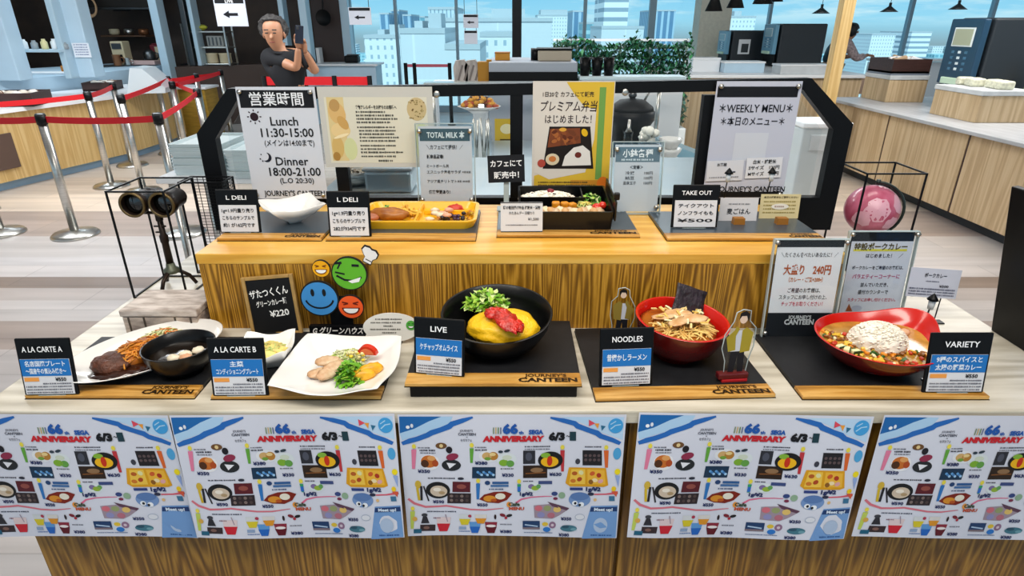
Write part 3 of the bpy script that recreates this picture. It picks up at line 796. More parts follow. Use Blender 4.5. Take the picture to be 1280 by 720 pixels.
# ---- far right: hedge rack, machines, counters, tables
hx0, hx1 = aty(693, 60, 7.2).x, aty(868, 60, 7.2).x
hz0, hz1 = .45, aty(780, 46, 7.2).z
hd = thing('hedge_planter', 'tall green hedge planter on a slatted white rack before the windows', 'planter', ((hx0 + hx1) / 2, 7.35, 0))
W_ = hx1 - hx0
obj('planter_box', MB().box((0, 0, .22), (W_, .36, .44), 0, .01), mat('planter_white', 'd9dcdc', .5), hd)
mb = MB()
for i in range(7): mb.box((-W_ / 2 + .02 + i * (W_ - .04) / 6, .1, .44 + (hz1 - .54) / 2), (.02, .02, hz1 - .5))
for z in (.62, .78, .94, 1.08, 1.2, 1.3, 1.38): mb.box((0, .1, z), (W_, .025, .025))
obj('rack', mb, WHITE, hd)
mb = MB(); r_ = random.Random(8)
for i in range(9000):
    x = r_.uniform(-.5, .5) * W_; z = r_.uniform(.46, hz1 - .05 + .05 * math.sin(x * 9)) + (r_.random() < .06) * r_.uniform(0, .09)
    row = (z % .115) / .115
    if row < .22 and r_.random() < .8: continue
    mb.leaf((x, r_.uniform(-.16, .1), z), r_.uniform(.05, .085), r_.uniform(.026, .042), r_.uniform(0, 6.3), r_.uniform(-1.2, 1.2), r_.choice((0, 0, 0, 1, 2)))
o = obj('foliage', mb, [mat('leaf_dark', '1d4a30', .45), mat('leaf_mid', '2f7a44', .45), mat('leaf_blue_green', '3d7f6a', .45)], hd); o['kind'] = 'stuff'

def machine(name, label, loc, sx, sy, h, screen, front=('machine_blue', '1d3d55'), sticker=False):
    """bean to cup machine whose front looks along -x"""
    t_ = thing(name, label, 'coffee machine', loc)
    obj('body', MB().box((sx / 2 + .03, 0, h / 2), (sx - .06, sy, h), 0, .02), mat('machine_shell', '20272d', .45), t_)
    obj('front_panel', MB().box((.0, 0, h * .64), (.06, sy * .98, h * .70), 0, .012), mat(front[0], front[1], .3), t_)
    if sticker:
        st = obj('sticker', MB().box((sx * .42, -sy / 2 - .001, h * .52), (sx * .30, .002, h * .44), 0, 0), WHITE, t_); obj('sticker_print', MB().box((sx * .44, -sy / 2 - .0025, h * .48), (sx * .18, .001, h * .26)), mat('sticker_dark', '2c3236', .5), st)
    obj('dispense_bay', MB().box((.015, 0, h * .145), (.03, sy * .96, h * .27), 0, .004), BLACK, t_)
    fr = obj('screen', MB().box((-.032, 0, h * .80), (.008, sy * .6, h * .2), 0, .003), mat('screen_frame', 'dfe8ea', .3), t_)
    obj('display', MB().box((-.037, 0, h * .80), (.004, sy * .52, h * .17)), mat('display_' + screen, screen, .3), fr)
    for i in range(4):
        for j in range(3): obj('push_button', MB().box((-.032, (-.14 + j * .14) * sy * 1.4, h * (.64 - i * .06)), (.006, sy * .08, h * .028), 0, .002), mat('button_%d' % (j == 1), ('44708c', 'dbe6ea')[j == 1], .4), t_)
    obj('drip_tray', MB().box((-.03, 0, h * .33), (.05, sy * .6, h * .07), 0, .006), mat('pale_green_tray', 'c9e3c9', .4), t_)
pr = atz(1148, 129, .78)
BIG = machine('coffee_machine', 'large dark coffee machine with blue front on the near oak counter', (4.22, 6.1, .78), .95, .46, aty(1200, 22, 5.9).z - .78, 'a8ad92')
p = atz(962, 84, .95)
machine('coffee_machine', 'medium dark coffee machine on the far counter beside the wooden column', (p.x + .06, p.y + .3, .95), .74, .45, .60, '9fc2cf', ('machine_pale_blue', '6fa3bd'))
p = atz(900, 79.5, .95)
machine('coffee_machine', 'smaller coffee machine with a sticker on its side beside the beige column', (p.x + .05, p.y + .1, .95), .62, .45, .50, '86b3c4', ('machine_pale_blue', '6fa3bd'), True)
# far counter
q0, q1 = atz(880, 93, .95), atz(1052, 93, .95)
fc = thing('far_counter', 'far white topped counter carrying two coffee machines', 'counter', (q0.x, q0.y, 0))
obj('worktop', MB().box(((q1.x - q0.x) / 2 + .0, 1.2, .93), (q1.x - q0.x + .7, 2.6, .04), 0, .008), WHITE, fc)
obj('body', MB().box(((q1.x - q0.x) / 2 + .0, 1.2, .455), (q1.x - q0.x + .5, 2.5, .91)), GOAK, fc)
def crate_box(label, px, py, z, sx, sy, h, top=PGREY, side=PGREY, rz=0., dy=0):
    p = atz(px, py, z)
    t_ = thing('storage_box', label, 'box', (p.x, p.y + dy, z), rz)
    obj('body', MB().box((0, 0, h * .42), (sx * .97, sy * .97, h * .84), 0, .006), side, t_)
    obj('lid', MB().box((0, 0, h * .92), (sx, sy, h * .16), 0, .006), top, t_)
    return t_
crate_box('white box on the far counter beside the hedge', 878, 89, .95, .38, .3, .18, WHITE, WHITE)
crate_box('wide pale box under the smaller coffee machine front on the far counter', 925, 90, .95, .55, .3, .14, WHITE, PBLUE)
crate_box('wide pale box in front of the medium coffee machine', 1000, 92, .95, .66, .3, .12, WHITE, PGREY)
trayfood('bread_tray', 'dark tray with packets beside the smaller coffee machine', 882, 82, .95, .30, .24, .12, 0)
# near oak counter on the right
rc = thing('drinks_counter', 'long oak fronted counter carrying the large coffee machine', 'counter', (3.62, 0, 0))
obj('worktop', MB().box((.62, 3.80, .765), (1.32, 6.9, .03), 0, .005), mat('grey_wood_top', 'a9abae', .4, var=.12, scale=5, stretch=(6, .6, 1)), rc)
for i in range(6):
    y = .42 + i * 1.13
    d_ = obj('door', MB().box((.055, y + .57, .42), (.022, 1.11, .64), 0, .003), GOAK, rc)
    obj('edge_strip', MB().box((.052, y + 1.127, .42), (.018, .014, .64)), DWOOD, d_)
obj('body', MB().box((.65, 3.80, .43), (1.16, 6.8, .64)), DWOOD, rc)
obj('plinth', MB().box((.7, 3.80, .055), (1.1, 6.7, .11)), mat('dark_plinth', '20262c', .5), rc)
crate_box('light wooden box under the brown tray on the oak counter', 1120, 126, .78, .42, .5, .27, PGREY, GOAK, 0, .1)
t_ = thing('bread_tray', 'brown tray of packets on the light wooden box', 'tray', (atz(1120, 126, .78).x, atz(1120, 126, .78).y + .1, 1.05))
mb = MB().box((0, 0, .02), (.40, .46, .04), 1)
for s_ in (-1, 1): mb.box((s_ * .19, 0, .09), (.02, .46, .14)); mb.box((0, s_ * .22, .09), (.36, .02, .14))
obj('tray', mb, [DWOOD, mat('blue_grey_base', '6f7784', .5)], t_)
mb = MB(); r_ = random.Random(2)
for i in range(9): mb.box((0, 0, 0), (.14, .04, .09), i % 2, .008, Matrix.Translation((r_.uniform(-.08, .08), -.16 + i * .038, .13)) @ Matrix.Rotation(r_.uniform(-.3, .3), 4, 'Y'))
o = obj('sachet', mb, [WHITE, mat('sachet_tan', 'b99c7a', .5)], t_); o['kind'] = 'stuff'
fb = crate_box('wide wooden crate with grey rim in front of the large coffee machine', 1222, 148, .78, .46, .62, .26, PGREY, GOAK, 0, .03)
L0 = Vector(fb.location)
r_ = random.Random(4)
for i in range(6):
    mb = MB().box((0, 0, .035), (.13, .075, .07), 0, .02, seg=3)
    o = tag(obj('snack_packet', mb, mat('packet_cream', 'c9c8b2', .4, var=.2, scale=30)), ('cream packet nearest the machine front', 'cream packet second from the machine front', 'cream packet third along the crate', 'cream packet fourth along the crate', 'cream packet fifth along the crate', 'last cream packet at the near end')[i] + ' on the grey rimmed crate', 'packet', 'packets on the grey rimmed crate')
    o.location = (L0.x + r_.uniform(-.04, .06), L0.y + .24 - i * .09, L0.z + .26); o.rotation_euler.z = r_.uniform(-.2, .2)
p = atz(1290, 150, .78)
bt = thing('syrup_bottle', 'white and yellow bottle at the near end of the drinks counter', 'bottle', (p.x + .15, p.y + .3, .78))
obj('body', MB().lathe([(.05, 0), (.055, .01), (.055, .3), (.02, .38), (.02, .42)], seg=16), mat('bottle_yellow', 'c7a21c', .35), bt)
obj('label_band', MB().lathe([(.0556, .0), (.0556, .1)], (0, 0, .15), seg=16), mat('bottle_label', '4f6b32', .5), bt)
obj('cap', MB().cyl((0, 0, .42), .024, .05, 0, 14), WHITE, bt)
# ledge, tables and chairs by the far windows
p0, p1 = aty(1098, 74, 11.4), aty(1230, 74, 11.4)
tag(obj('window_bar', MB().box(((p0.x + p1.x) / 2, 11.6, p0.z - .02), (p1.x - p0.x, .4, .04), 0, .008).box(((p0.x + p1.x) / 2, 11.7, p0.z / 2 - .03), (p1.x - p0.x, .05, p0.z - .06)), WHITE), 'long white bar ledge along the far windows', 'bar')
def table(px, py, label, r=.42):
    p = atz(px, py, .70)
    t_ = thing('cafe_table', label, 'table', (p.x, p.y, 0))
    obj('tabletop', MB().lathe([(r, 0), (r, .025), (r - .01, .03), (0, .03)], (0, 0, .68), seg=28), WHITE, t_)
    obj('pedestal', MB().cyl((0, 0, .02), .03, .66, 0, 12), STEEL, t_)
    obj('foot', MB().lathe([(.24, 0), (.24, .012), (.03, .025)], seg=22), STEEL, t_)
table(1110, 105, 'round white cafe table beyond the oak counter end')
table(1128, 97, 'round white cafe table nearer the far windows', .36)
def chair(px, py, label, m, rz):
    p = atz(px, py, .45)
    t_ = thing('cafe_chair', label, 'chair', (p.x, p.y, 0), rz)
    obj('seat', MB().box((0, 0, .44), (.40, .40, .045), 0, .02), m, t_)
    obj('backrest', MB().box((0, .19, .68), (.40, .035, .24), 0, .016), m, t_)
    for sx in (-.16, .16):
        for sy in (-.16, .17): obj('leg', MB().tube([(sx, sy, .43), (sx * 1.15, sy * 1.15, 0)], .013, 0, 8), BLACKM, t_)
chair(1058, 125, 'pinkish beige chair at the round table beyond the oak counter', mat('pink_beige', 'b99a86', .6), R(170))
chair(1108, 106, 'mustard yellow chair between the round tables', mat('mustard', 'b5a02a', .6), R(120))
chair(1128, 100, 'pale pink chair nearest the far windows', mat('pale_pink', 'cfc3c6', .6), R(200))
chair(1040, 128, 'lime green chair half hidden by the wooden column', mat('lime', 'a8b01e', .6), R(60))
# pendants
for i, (px, py, Y) in enumerate(((892, 14, 9.0), (919, 10, 9.0), (953, 5, 8.0), (968, 2, 9.5), (1026, 17, 10.2), (1111, 15, 10.2), (1197, 12, 10.2))):
    p = aty(px, py, Y)
    small = i > 3
    s_ = .55 if small else 1.
    t_ = thing('pendant_lamp', ('black cone pendant in front of the beige column', 'black cone pendant at the edge of the beige column', 'black cone pendant above the medium coffee machine', 'black cone pendant tucked behind its larger neighbour', 'small grey pendant beside the wooden column', 'small grey pendant between two far mullions', 'small grey pendant above the large coffee machine')[i], 'lamp', p, 0, 'pendant lamps over the far counter')
    obj('lamp_shade', MB().lathe([(.115 * s_, 0), (.02 * s_, .24 * s_), (.012, .26 * s_)], seg=20) if not small else MB().lathe([(.13, 0), (.06, .05), (.02, .08), (.02, .13)], seg=20), BLACKM if not small else DSTEEL, t_)
    obj('cord', MB().tube([(0, 0, .2 * s_), (0, 0, 1.6)], .004, 0, 6), BLACKM, t_)

# ================================================================== DISPLAY COUNTER
ZC = 0.90
dc = thing('display_counter', 'wide oak display counter with whitewashed top carrying the food samples', 'counter', (0, 0, 0))
obj('counter_top', MB().box((.0675, 1.365, .886), (2.105, .87, .028), 0, .003), CTOP, dc)
obj('body', MB().box((.06, 1.37, .436), (2.07, .82, .872)), OAKB, dc)
for x0, x1 in ((-.985, .214), (.222, 1.10)):
    obj('front_panel', MB().box(((x0 + x1) / 2, .953, .442), (x1 - x0, .014, .858), 0, .002), OAKB, dc)
dr = thing('display_riser', 'golden oak riser shelf across the back of the display counter', 'shelf', (.02, 1.26, ZC))
obj('body', MB().box((0, .205, .08), (1.43, .39, .16)), OAKF, dr)
obj('front_panel', MB().box((0, .008, .08), (1.434, .016, .16), 0, .001), OAKF, dr)
obj('top', MB().box((0, .20, .172), (1.44, .402, .024), 0, .002), OAKT, dr)
ZR = ZC + .184

# black guard frame with clear panels
gf = thing('sneeze_guard', 'black framed clear guard with chamfered corners behind the riser', 'guard', (0, 1.70, ZC))
outer = [(-.86, .10), (-.86, .375), (-.755, .492), (.79, .518), (.925, .40), (.925, .10)]
inner = [(-.812, .196), (-.812, .36), (-.735, .462), (.772, .489), (.875, .385), (.875, .196)]
mb = MB(); n_ = len(outer)
for y0 in (0,):
    vo = [[mb.bm.verts.new((x, y, z)) for x, z in outer] for y in (-.012, .018)]
    vi = [[mb.bm.verts.new((x, y, z)) for x, z in inner] for y in (-.012, .018)]
    for i in range(n_):
        j = (i + 1) % n_
        mb.bm.faces.new((vo[0][i], vo[0][j], vi[0][j], vi[0][i])); mb.bm.faces.new((vo[1][j], vo[1][i], vi[1][i], vi[1][j]))
        mb.bm.faces.new((vo[0][j], vo[0][i], vo[1][i], vo[1][j])); mb.bm.faces.new((vi[0][i], vi[0][j], vi[1][j], vi[1][i]))
obj('frame', mb, BLACK, gf)
for x in (-.476, .012, .53):
    obj('upright', MB().box((x, .003, .33), (.034, .026, .29)), BLACK, gf)
xs = [-.80, -.476, .012, .53, .87]
for a, c in zip(xs, xs[1:]):
    mb = MB()
    l, r_ = a + .02, c - .02
    mb.prism([(l, .198), (r_, .198), (r_, .38 if c == .87 else .478), (r_ - (.09 if c == .87 else 0), .478), (l + (.07 if a == -.80 else 0), .462), (l, .375)], .001, .004)
    obj('clear_panel', mb, ACRY, gf)
obj('plinth', MB().box((.035, .03, .05), (1.65, .08, .10)), BLACKM, gf)
for x in (-.62, -.2, .3, .6): obj('bolt', MB().lathe([(.009, 0), (.009, .006), (.006, .008), (0, .008)], seg=14, M=Matrix.Translation((x, -.012, .48 + .01 * x)) @ Matrix.Rotation(PI / 2, 4, 'X')), STEEL, gf)

# ---- printed sheets and holders
def bolts(t_, w, h, y=-.004):
    for sx in (-1, 1):
        for z in (.012, h - .012):
            obj('bolt', MB().lathe([(.006, 0), (.006, .006), (0, .007)], seg=12, M=Matrix.Translation((sx * (w / 2 - .011), y, z)) @ Matrix.Rotation(PI / 2, 4, 'X')), STEEL, t_)
def sheet(name, label, cat, loc, w, h, col='cfd2da', lean=0., rz=0., roll=0., th=.0015, acr=0., group=None):
    """paper (optionally between clear sheets), origin at the middle of its lower edge"""
    t_ = thing(name, label, cat, loc, rz, group)
    t_.rotation_euler = (-lean, roll, rz)
    obj('paper', MB().box((0, 0, h / 2), (w, th, h)), ink(col), t_)
    if acr:
        for y in (-.003, .003): obj('clear_sheet', MB().box((0, y, h / 2), (w + 2 * acr, .002, h + 2 * acr)), ACRY, t_)
        e_ = .0024; W2, H0, H1 = w / 2 + acr, -acr, h + acr
        mb = MB()
        for sx in (-1, 1): mb.box((sx * W2, 0, h / 2), (e_, .008, h + 2 * acr))
        mb.box((0, 0, H1), (2 * W2, .008, e_)); mb.box((0, 0, H0), (2 * W2, .008, e_))
        obj('edge_frame', mb, ACRYE, t_)
        bolts(t_, 2 * W2, h, -.005)
    return t_
def fin(A, t_, y=-.001): return A.build('lettering', t_, lambda x, z, d: (x, y - d, z))

# opening hours
w_, h_ = .208, .30
s = sheet('opening_hours_sign', 'white opening hours sign with black Japanese heading, lunch and dinner times', 'sign', (-.622, 1.672, 1.098), w_, h_, 'd3d7e0')
A = Art().rect(-w_ * .47, .247, w_ * .47, .292, '14161b').text('営業時間', 0, .269, .037, 'e9ecf0', None, .012, 2)
A.ell(-.066, .224, .011, .011, '2a1a22', 2)
for k in range(8): a = k * PI / 4; A.line([(-.066 + .014 * math.cos(a), .224 + .014 * math.sin(a)), (-.066 + .019 * math.cos(a), .224 + .019 * math.sin(a))], .003, '2a1a22', 2)
A.text('Lunch', .012, .213, .032, '1c1e22', None, .014).text('11:30-15:00', .016, .183, .032, '1c1e22', .142, .016).text('(メインは14:00まで)', .018, .155, .02, '1c1e22', .135, .012)
A.ell(-.050, .116, .013, .013, '1c1e2a', 2).ell(-.056, .119, .012, .012, 'd3d7e0', 3)
for q in ((-.064, .124), (-.068, .112), (-.062, .106)): A.ell(q[0], q[1], .002, .002, '1c1e2a', 4, 8)
A.text('Dinner', .018, .106, .032, '1c1e22', None, .014).text('18:00-21:00', .022, .077, .032, '1c1e22', .142, .016).text('(L.O 20:30)', .024, .052, .02, '1c1e22', .094, .012)
A.text("JOURNEY'S CANTEEN", .012, .016, .021, '1c1e22', .17, .02)
fin(A, s); bolts(s, w_, h_)
# cream notice
w_, h_ = .303, .212
s = sheet('allergy_notice', 'cream landscape notice bordered with food pictures between two guard uprights', 'notice', (-.362, 1.676, 1.186), w_, h_, 'c7c6bf')
A = Art().rect(-.136, .012, .136, .186, 'd9d6c4', 1).rect(-.13, .018, -.085, .186, 'd9c58f', 2)
A.ell(-.105, .145, .022, .03, 'd8b273', 3, 20, .3).ell(-.10, .10, .026, .02, 'e3c890', 3).ell(-.112, .055, .016, .03, 'cfae6a', 3).ell(-.11, .165, .014, .016, 'b9935a', 4).ell(-.092, .12, .012, .02, 'c99f5c', 4, 18, .6).ell(-.10, .085, .022, .004, 'f0dfb4', 4, 16, .3).ell(-.118, .03, .010, .012, 'a97f3e', 4)
A.ell(-.078, .05, .018, .03, 'cdd3a0', 2).ell(.118, .07, .02, .05, 'd3d8a8', 2)
A.ell(.108, .155, .026, .03, 'c6b184', 2)
r_ = random.Random(1)
for i in range(38): A.ell(.108 + r_.uniform(-.02, .02), .155 + r_.uniform(-.024, .024), .0024, .0018, r_.choice(('8a7446', '6f5a34', 'a99765')), 3, 8)
A.text('食物アレルギーをお持ちのお客様へ', .0, .160, .011, '23221d', .11, .03)
for k, (y, l) in enumerate(((.148, .08), (.139, .1), (.130, .11), (.121, .09), (.108, .105), (.099, .105), (.09, .1), (.081, .11), (.072, .1), (.059, .1), (.05, .07), (.041, .12), (.03, .1))): A.greek(-.055 + .004 * (k > 4), -.055 + l, y, .0052, '55554f', k, 3)
A.greek(-.005, .035, .018, .006, '55554f', 40, 3)
fin(A, s)
# premium bento poster
w_, h_ = .216, .30
s = sheet('bento_poster', 'yellow and white poster picturing a boxed lunch, taped on the guard', 'poster', (.163, 1.676, 1.112), w_, h_, 'd5cfc6')
A = Art().poly([(-.02, .298), (.106, .298), (.106, .002), (-.102, .002), (-.102, .05), (.03, .09), (.06, .2), (.0, .27)], 'd8b43a', 1).rect(.068, .04, .085, .285, '6f9d4c', 2).rect(.0, .002, .106, .038, 'c68a2c', 2).ell(.09, .028, .016, .02, 'd9731f', 3)
A.poly([(-.102, .25), (-.102, .06), (-.06, .04), (.04, .06), (.06, .15), (.062, .23)], 'd9d2c8', 2)
A.text('1日20食 カフェにて販売', -.014, .267, .014, '3c322a', .135, .015).text('プレミアム弁当', -.012, .236, .03, '2b1d22', .15, .012, 3, 0, .12).text('はじめました！', -.012, .203, .025, '2b1d22', .125, .012)
A.poly([(-.062, .184), (.048, .184), (.062, .07), (-.078, .07)], '1d1614', 3)
A.poly([(-.06, .178), (.02, .180), (.024, .14), (-.066, .128)], '7a3f22', 4)
r_ = random.Random(6)
for i in range(26): A.ell(r_.uniform(-.055, .018), r_.uniform(.138, .174), .008, .005, r_.choice(('8a4a26', '5f2c18', 'a5602f', '6d3a20')), 5, 9, r_.uniform(0, 3))
A.ell(-.026, .176, .010, .005, 'dca13a', 6).ell(.033, .168, .008, .011, 'e0b21c', 5, 14, .5)
A.poly([(-.025, .078), (-.018, .105), (.005, .128), (.030, .134), (.050, .118), (.055, .080)], 'e4e0da', 5).ell(.018, .108, .009, .008, '6b2a22', 6)
A.ell(-.052, .096, .019, .016, 'd8c9a9', 5).ell(-.052, .097, .010, .008, 'c8783c', 6).ell(-.082, .085, .011, .011, 'b04a3c', 5)
for i in range(4): A.greek(-.09, .05 + .02 * (i % 2), .032 - i * .008, .0045, '6b5a28', i + 70, 4)
fin(A, s)
# weekly menu
w_, h_ = .224, .312
s = sheet('weekly_menu_sign', 'white weekly menu sign with black top band and a blank pale square', 'sign', (.648, 1.672, 1.10), w_, h_, 'c2c5d4')
A = Art().rect(-.108, .272, .104, .299, '12141a').text('＊WEEKLY MENU＊', 0, .244, .028, '20222c', .194, .010).text('＊本日のメニュー＊', -.004, .210, .025, '20222c', .170, .010)
A.rect(-.045, .105, .045, .18, 'ccd0da', 2)
A.text("JOURNEY'S CANTEEN", .02, .026, .021, '1c1e22', .19, .02).rect(-.09, .002, .112, .018, '101216', 2)
fin(A, s); bolts(s, w_, h_)
s = sheet('price_slip', 'white slip with rice sizes and prices taped over the weekly menu sign', 'notice', (.694, 1.667, 1.158), .098, .056, 'dfe0e6', roll=R(-2))
A = Art().text('白米・雑穀米', 0, .045, .012, '1c1e22', .062, .02).text('Sサイズ　120円', 0, .029, .012, '1c1e22', .084, .02).text('Mサイズ　150円', 0, .012, .012, '1c1e22', .084, .02)
fin(A, s)
s = sheet('price_slip', 'white slip with small print taped over the lower weekly menu sign edge nearest the bottles', 'notice', (.588, 1.667, 1.15), .10, .056, 'd6d8e0', roll=R(-2))
A = Art().text('お茶碗', -.01, .045, .010, '33353c', .026, .02).greek(.012, .034, .024, .006, '44464e', 5).greek(-.042, .04, .010, .004, '8a8c94', 8)
fin(A, s)
# sign on milk
def footed(name, label, loc, w, h, col, lean, rz=0., foot=True, acr=.007):
    s = sheet(name, label, 'sign', loc, w, h, col, lean, rz, 0, .0015, acr)
    return s
s = footed('drink_sign', 'white table sign with dark teal heading standing behind the yellow lunch tray', (-.178, 1.628, ZR + .012), .142, .206, 'cdcfd6', R(4))
A = Art().rect(-.067, .168, .066, .2, '3a5560').text('TOTAL MILK 本', .002, .184, .020, 'dfe8ea', .10, .025, 2).text('＼カフェにて提供！／', -.002, .152, .013, '26282c', .098, .012)
A.text('新商品登場!', -.028, .127, .011, '1c1e22', .045, .03).text('ミートボール丼', -.022, .102, .010, '26282c', .06, .01).text('エスニック海老サラダ', -.006, .086, .010, '26282c', .092, .01).greek(.044, .066, .086, .006, '77787c', 2)
A.text('アジア風チリトマト', -.012, .061, .010, '26282c', .08, .01).greek(.03, .066, .061, .006, '77787c', 3).text('価格変更あり!', -.02, .032, .011, '1c1e22', .058, .03)
A.rect(-.071, -.006, .071, .006, '14161a', 1)
fin(A, s)
s = footed('side_dish_sign', 'white leaning sign with gradient blue grey heading beside the take out card', (.325, 1.56, ZR + .010), .118, .172, 'cfd2d8', R(7), R(0))
A = Art().rect(-.057, .128, .057, .166, '5e7684').text('小鉢各種', 0, .150, .022, 'f2f5f7', .078, .02, 2).greek(-.042, .042, .134, .005, 'cdd8de', 3, 2).text('＜定番＞', -.002, .115, .010, '2c2e32', .034, .02)
for i, (a, c) in enumerate((('冷奴', '100円'), ('納豆', '100円'), ('温泉玉子', '100円'))): A.text(a, -.018, .100 - i * .013, .0095, '50535a', .024 if i < 2 else .034, .01).text(c, .030, .100 - i * .013, .0095, '50535a', .022, .01)
fin(A, s)

# ---- wooden based display boards (slate with an oak strip)
def display_board(label, x0, x1, yf, d, z, slate=CHAR, block=0., words=True, rz=0., tw=.12):
    w_ = x1 - x0
    t_ = thing('display_board', label, 'tray', ((x0 + x1) / 2, yf, z), rz)
    if block: obj('riser_block', MB().box((0, d * .5 + .004, block / 2), (w_ * .96, d * .94, block), 0, .002), BLACK, t_)
    obj('slate', MB().box((0, .038 + (d - .038) / 2, block + .0045), (w_, d - .038, .007), 0, .0008), slate, t_)
    obj('oak_strip', MB().box((0, .019, block + .0045), (w_, .0379, .007), 0, .0008), STRIP, t_)
    obj('under_edge', MB().box((0, d / 2, block + .0005), (w_ + .002, d + .002, .001)), BLACK, t_)
    if words:
        A = Art().text("JOURNEY'S", w_ / 2 - tw * .55, .0275, .0135, '4a300e', tw * .66, .03).text('CANTEEN', w_ / 2 - tw * .52, .012, .0185, '2c1c08', tw * .92, .04)
        A.build('lettering', t_, flat_fn(block + .008))
    return t_, z + block + .008
SLATE_U = mat('slate_gloss_tint', '39454f', .28, spec=.6)  # dark slate with its bluish gloss reflection put into the base colour
BU1, ZU = display_board('upper display board under the white cornered bowl on the riser', -.688, -.445, 1.345, .22, ZR, SLATE_U, words=True, tw=.09)
BU2, _ = display_board('upper display board under the yellow lunch tray', -.434, -.085, 1.345, .235, ZR, SLATE_U, words=False)
BU3, _ = display_board('upper display board under the black boxed lunch', -.036, .303, 1.37, .245, ZR, SLATE_U, words=True, tw=.12)
BU4, _ = display_board('upper display board under the take out cards', .362, .729, 1.345, .22, ZR, SLATE_U, words=True, tw=.08)
pa, pb = atz(32, 499, ZC), atz(243, 499, ZC)
BA, ZT = display_board('display board under the white oval plate with hamburger steak', pa.x, pb.x, pa.y, .235, ZC, tw=.105)
pa, pb = atz(264, 500, ZC), atz(476, 500, ZC)
BB, _ = display_board('display board under the square white salad plate', pa.x, pb.x, pa.y, .262, ZC, words=False)
pa, pb = atz(505, 494, ZC), atz(728, 494, ZC)
pa = atz(506, 484, ZC + .03); pb = atz(727, 484, ZC + .03)
BL, ZL = display_board('raised display board on a black block under the black omelette bowl', pa.x, pb.x, pa.y, .26, ZC, block=.03)
pa, pb = atz(744, 500, ZC), atz(971, 500, ZC)
BN, _ = display_board('display board under the red noodle bowl', pa.x, pb.x, pa.y, .285, ZC, rz=R(2.5))
pa, pb = atz(1003, 500, ZC), atz(1236, 500, ZC)
BV, _ = display_board('display board under the red curry bowl', pa.x, pb.x, pa.y, .25, ZC, words=False)

# ---- little price stands
def price_stand(label, px0, px1, py, z, pyt, head, lines, price, rz=0., lean=R(10), band='1f6fb8', tint='e79a4a', wfac=1.):
    p = atz((px0 + px1) / 2, py, z)
    w_ = (px1 - px0) * depth(p) / F * wfac
    h_ = .06
    for _ in range(30):
        q = proj((p.x, p.y + h_ * math.sin(lean), z + h_ * math.cos(lean)))
        h_ *= 1 + (q[1] - pyt) * .006
    t_ = thing('price_stand', label, 'price stand', (p.x, p.y + .004, z), rz)
    M = Matrix.Rotation(-lean, 4, 'X')
    obj('backing_board', MB().box((0, .003, h_ / 2 + .001), (w_, .005, h_), 0, .002, M), BLACK, t_)
    mb = MB(); mb.prism([(0, 0.0), (.05, 0.0), (.05, .002), (.004, .002)], -w_ * .25, w_ * .25, 0, Matrix.Rotation(PI / 2, 4, 'Z'))
    obj('foot', mb, ACRYE, t_)
    c = obj('price_card', MB().box((0, -.001, h_ * .345), (w_ * .9, .001, h_ * .62), 0, 0, M), ink('d6d7dc'), t_)
    A = Art()
    if band:
        A.rect(-w_ * .45, h_ * .36, w_ * .45, h_ * .655, band, 1)
        for i, tx in enumerate(lines): A.text(tx, 0, h_ * (.51 if len(lines) == 1 else .575 - i * .13), h_ * (.125 if len(lines) == 1 else .105), 'dfe9f2', w_ * min(.74, .095 * len(tx) + .05), .02, 2)
        A.rect(-w_ * .43, h_ * .265, -w_ * .16, h_ * .335, tint, 1).text(price, w_ * .24, h_ * .30, h_ * .085, '1c1e22', w_ * .2, .03, 2)
        for i in range(4): A.greek(-w_ * (.1 if i == 0 else .42), w_ * .42, h_ * (.225 - i * .052), h_ * .026, '6d6f7a', i + px0, 2)
    else:
        for i, tx in enumerate(lines): A.text(tx, 0, h_ * (.53 - i * .17), h_ * .105, '23252a', w_ * .76, .02, 2)
    A.text(head, 0, h_ * .83, h_ * .135, 'f2f3f5', w_ * min(.74, .08 * len(head)), .014, 2)
    A.build('lettering', t_, lambda x, y, d: tuple(M @ Vector((x, -.0018 - d, y))))
    return t_
price_stand('black price stand headed A LA CARTE A beside the oval plate', 30, 96, 496, ZT, 425, 'A LA CARTE A', ['名店国際プレート', '〜国産牛の煮込み焼き〜'], '¥550', R(2), wfac=1.0)
price_stand('black price stand headed A LA CARTE B beside the square salad plate', 265, 335, 497, ZT, 425, 'A LA CARTE B', ['主菜', 'コンディショニングプレート'], '¥550', R(1))
price_stand('black price stand headed LIVE beside the omelette bowl', 517, 580, 471, ZL, 400, 'LIVE', ['ケチャップオムライス'], '¥550', R(-9), wfac=1.03)
price_stand('black price stand headed NOODLES beside the red noodle bowl', 750, 815, 484, ZT, 412, 'NOODLES', ['昔懐かしラーメン'], '¥550', R(4), wfac=1.04)
price_stand('black price stand headed VARIETY beside the red curry bowl', 1154, 1231, 493, ZT, 418, 'VARIETY', ['9種のスパイスと', '太陽の野菜カレー'], '¥550', 0)
ld = ['1g=1.9円量り売り', 'こちらのサンプルで', '約1 が162円です']
price_stand('black L DELI price stand before the white cornered bowl on the riser', 274, 326, 292, ZU, 238, 'L DELI', ld, '', 0, R(8), None)
price_stand('black L DELI price stand before the end of the yellow lunch tray', 411, 464, 297, ZU, 240, 'L DELI', ['1g=1.9円量り売り', 'こちらのサンプルで', '282が934円です'], '', 0, R(8), None)
price_stand('black TAKE OUT price stand on the upper board', 839, 897, 286, ZU, 232, 'TAKE OUT', ['テイクアウト', 'ノンフライもも', '¥500'], '', 0, R(8), None)

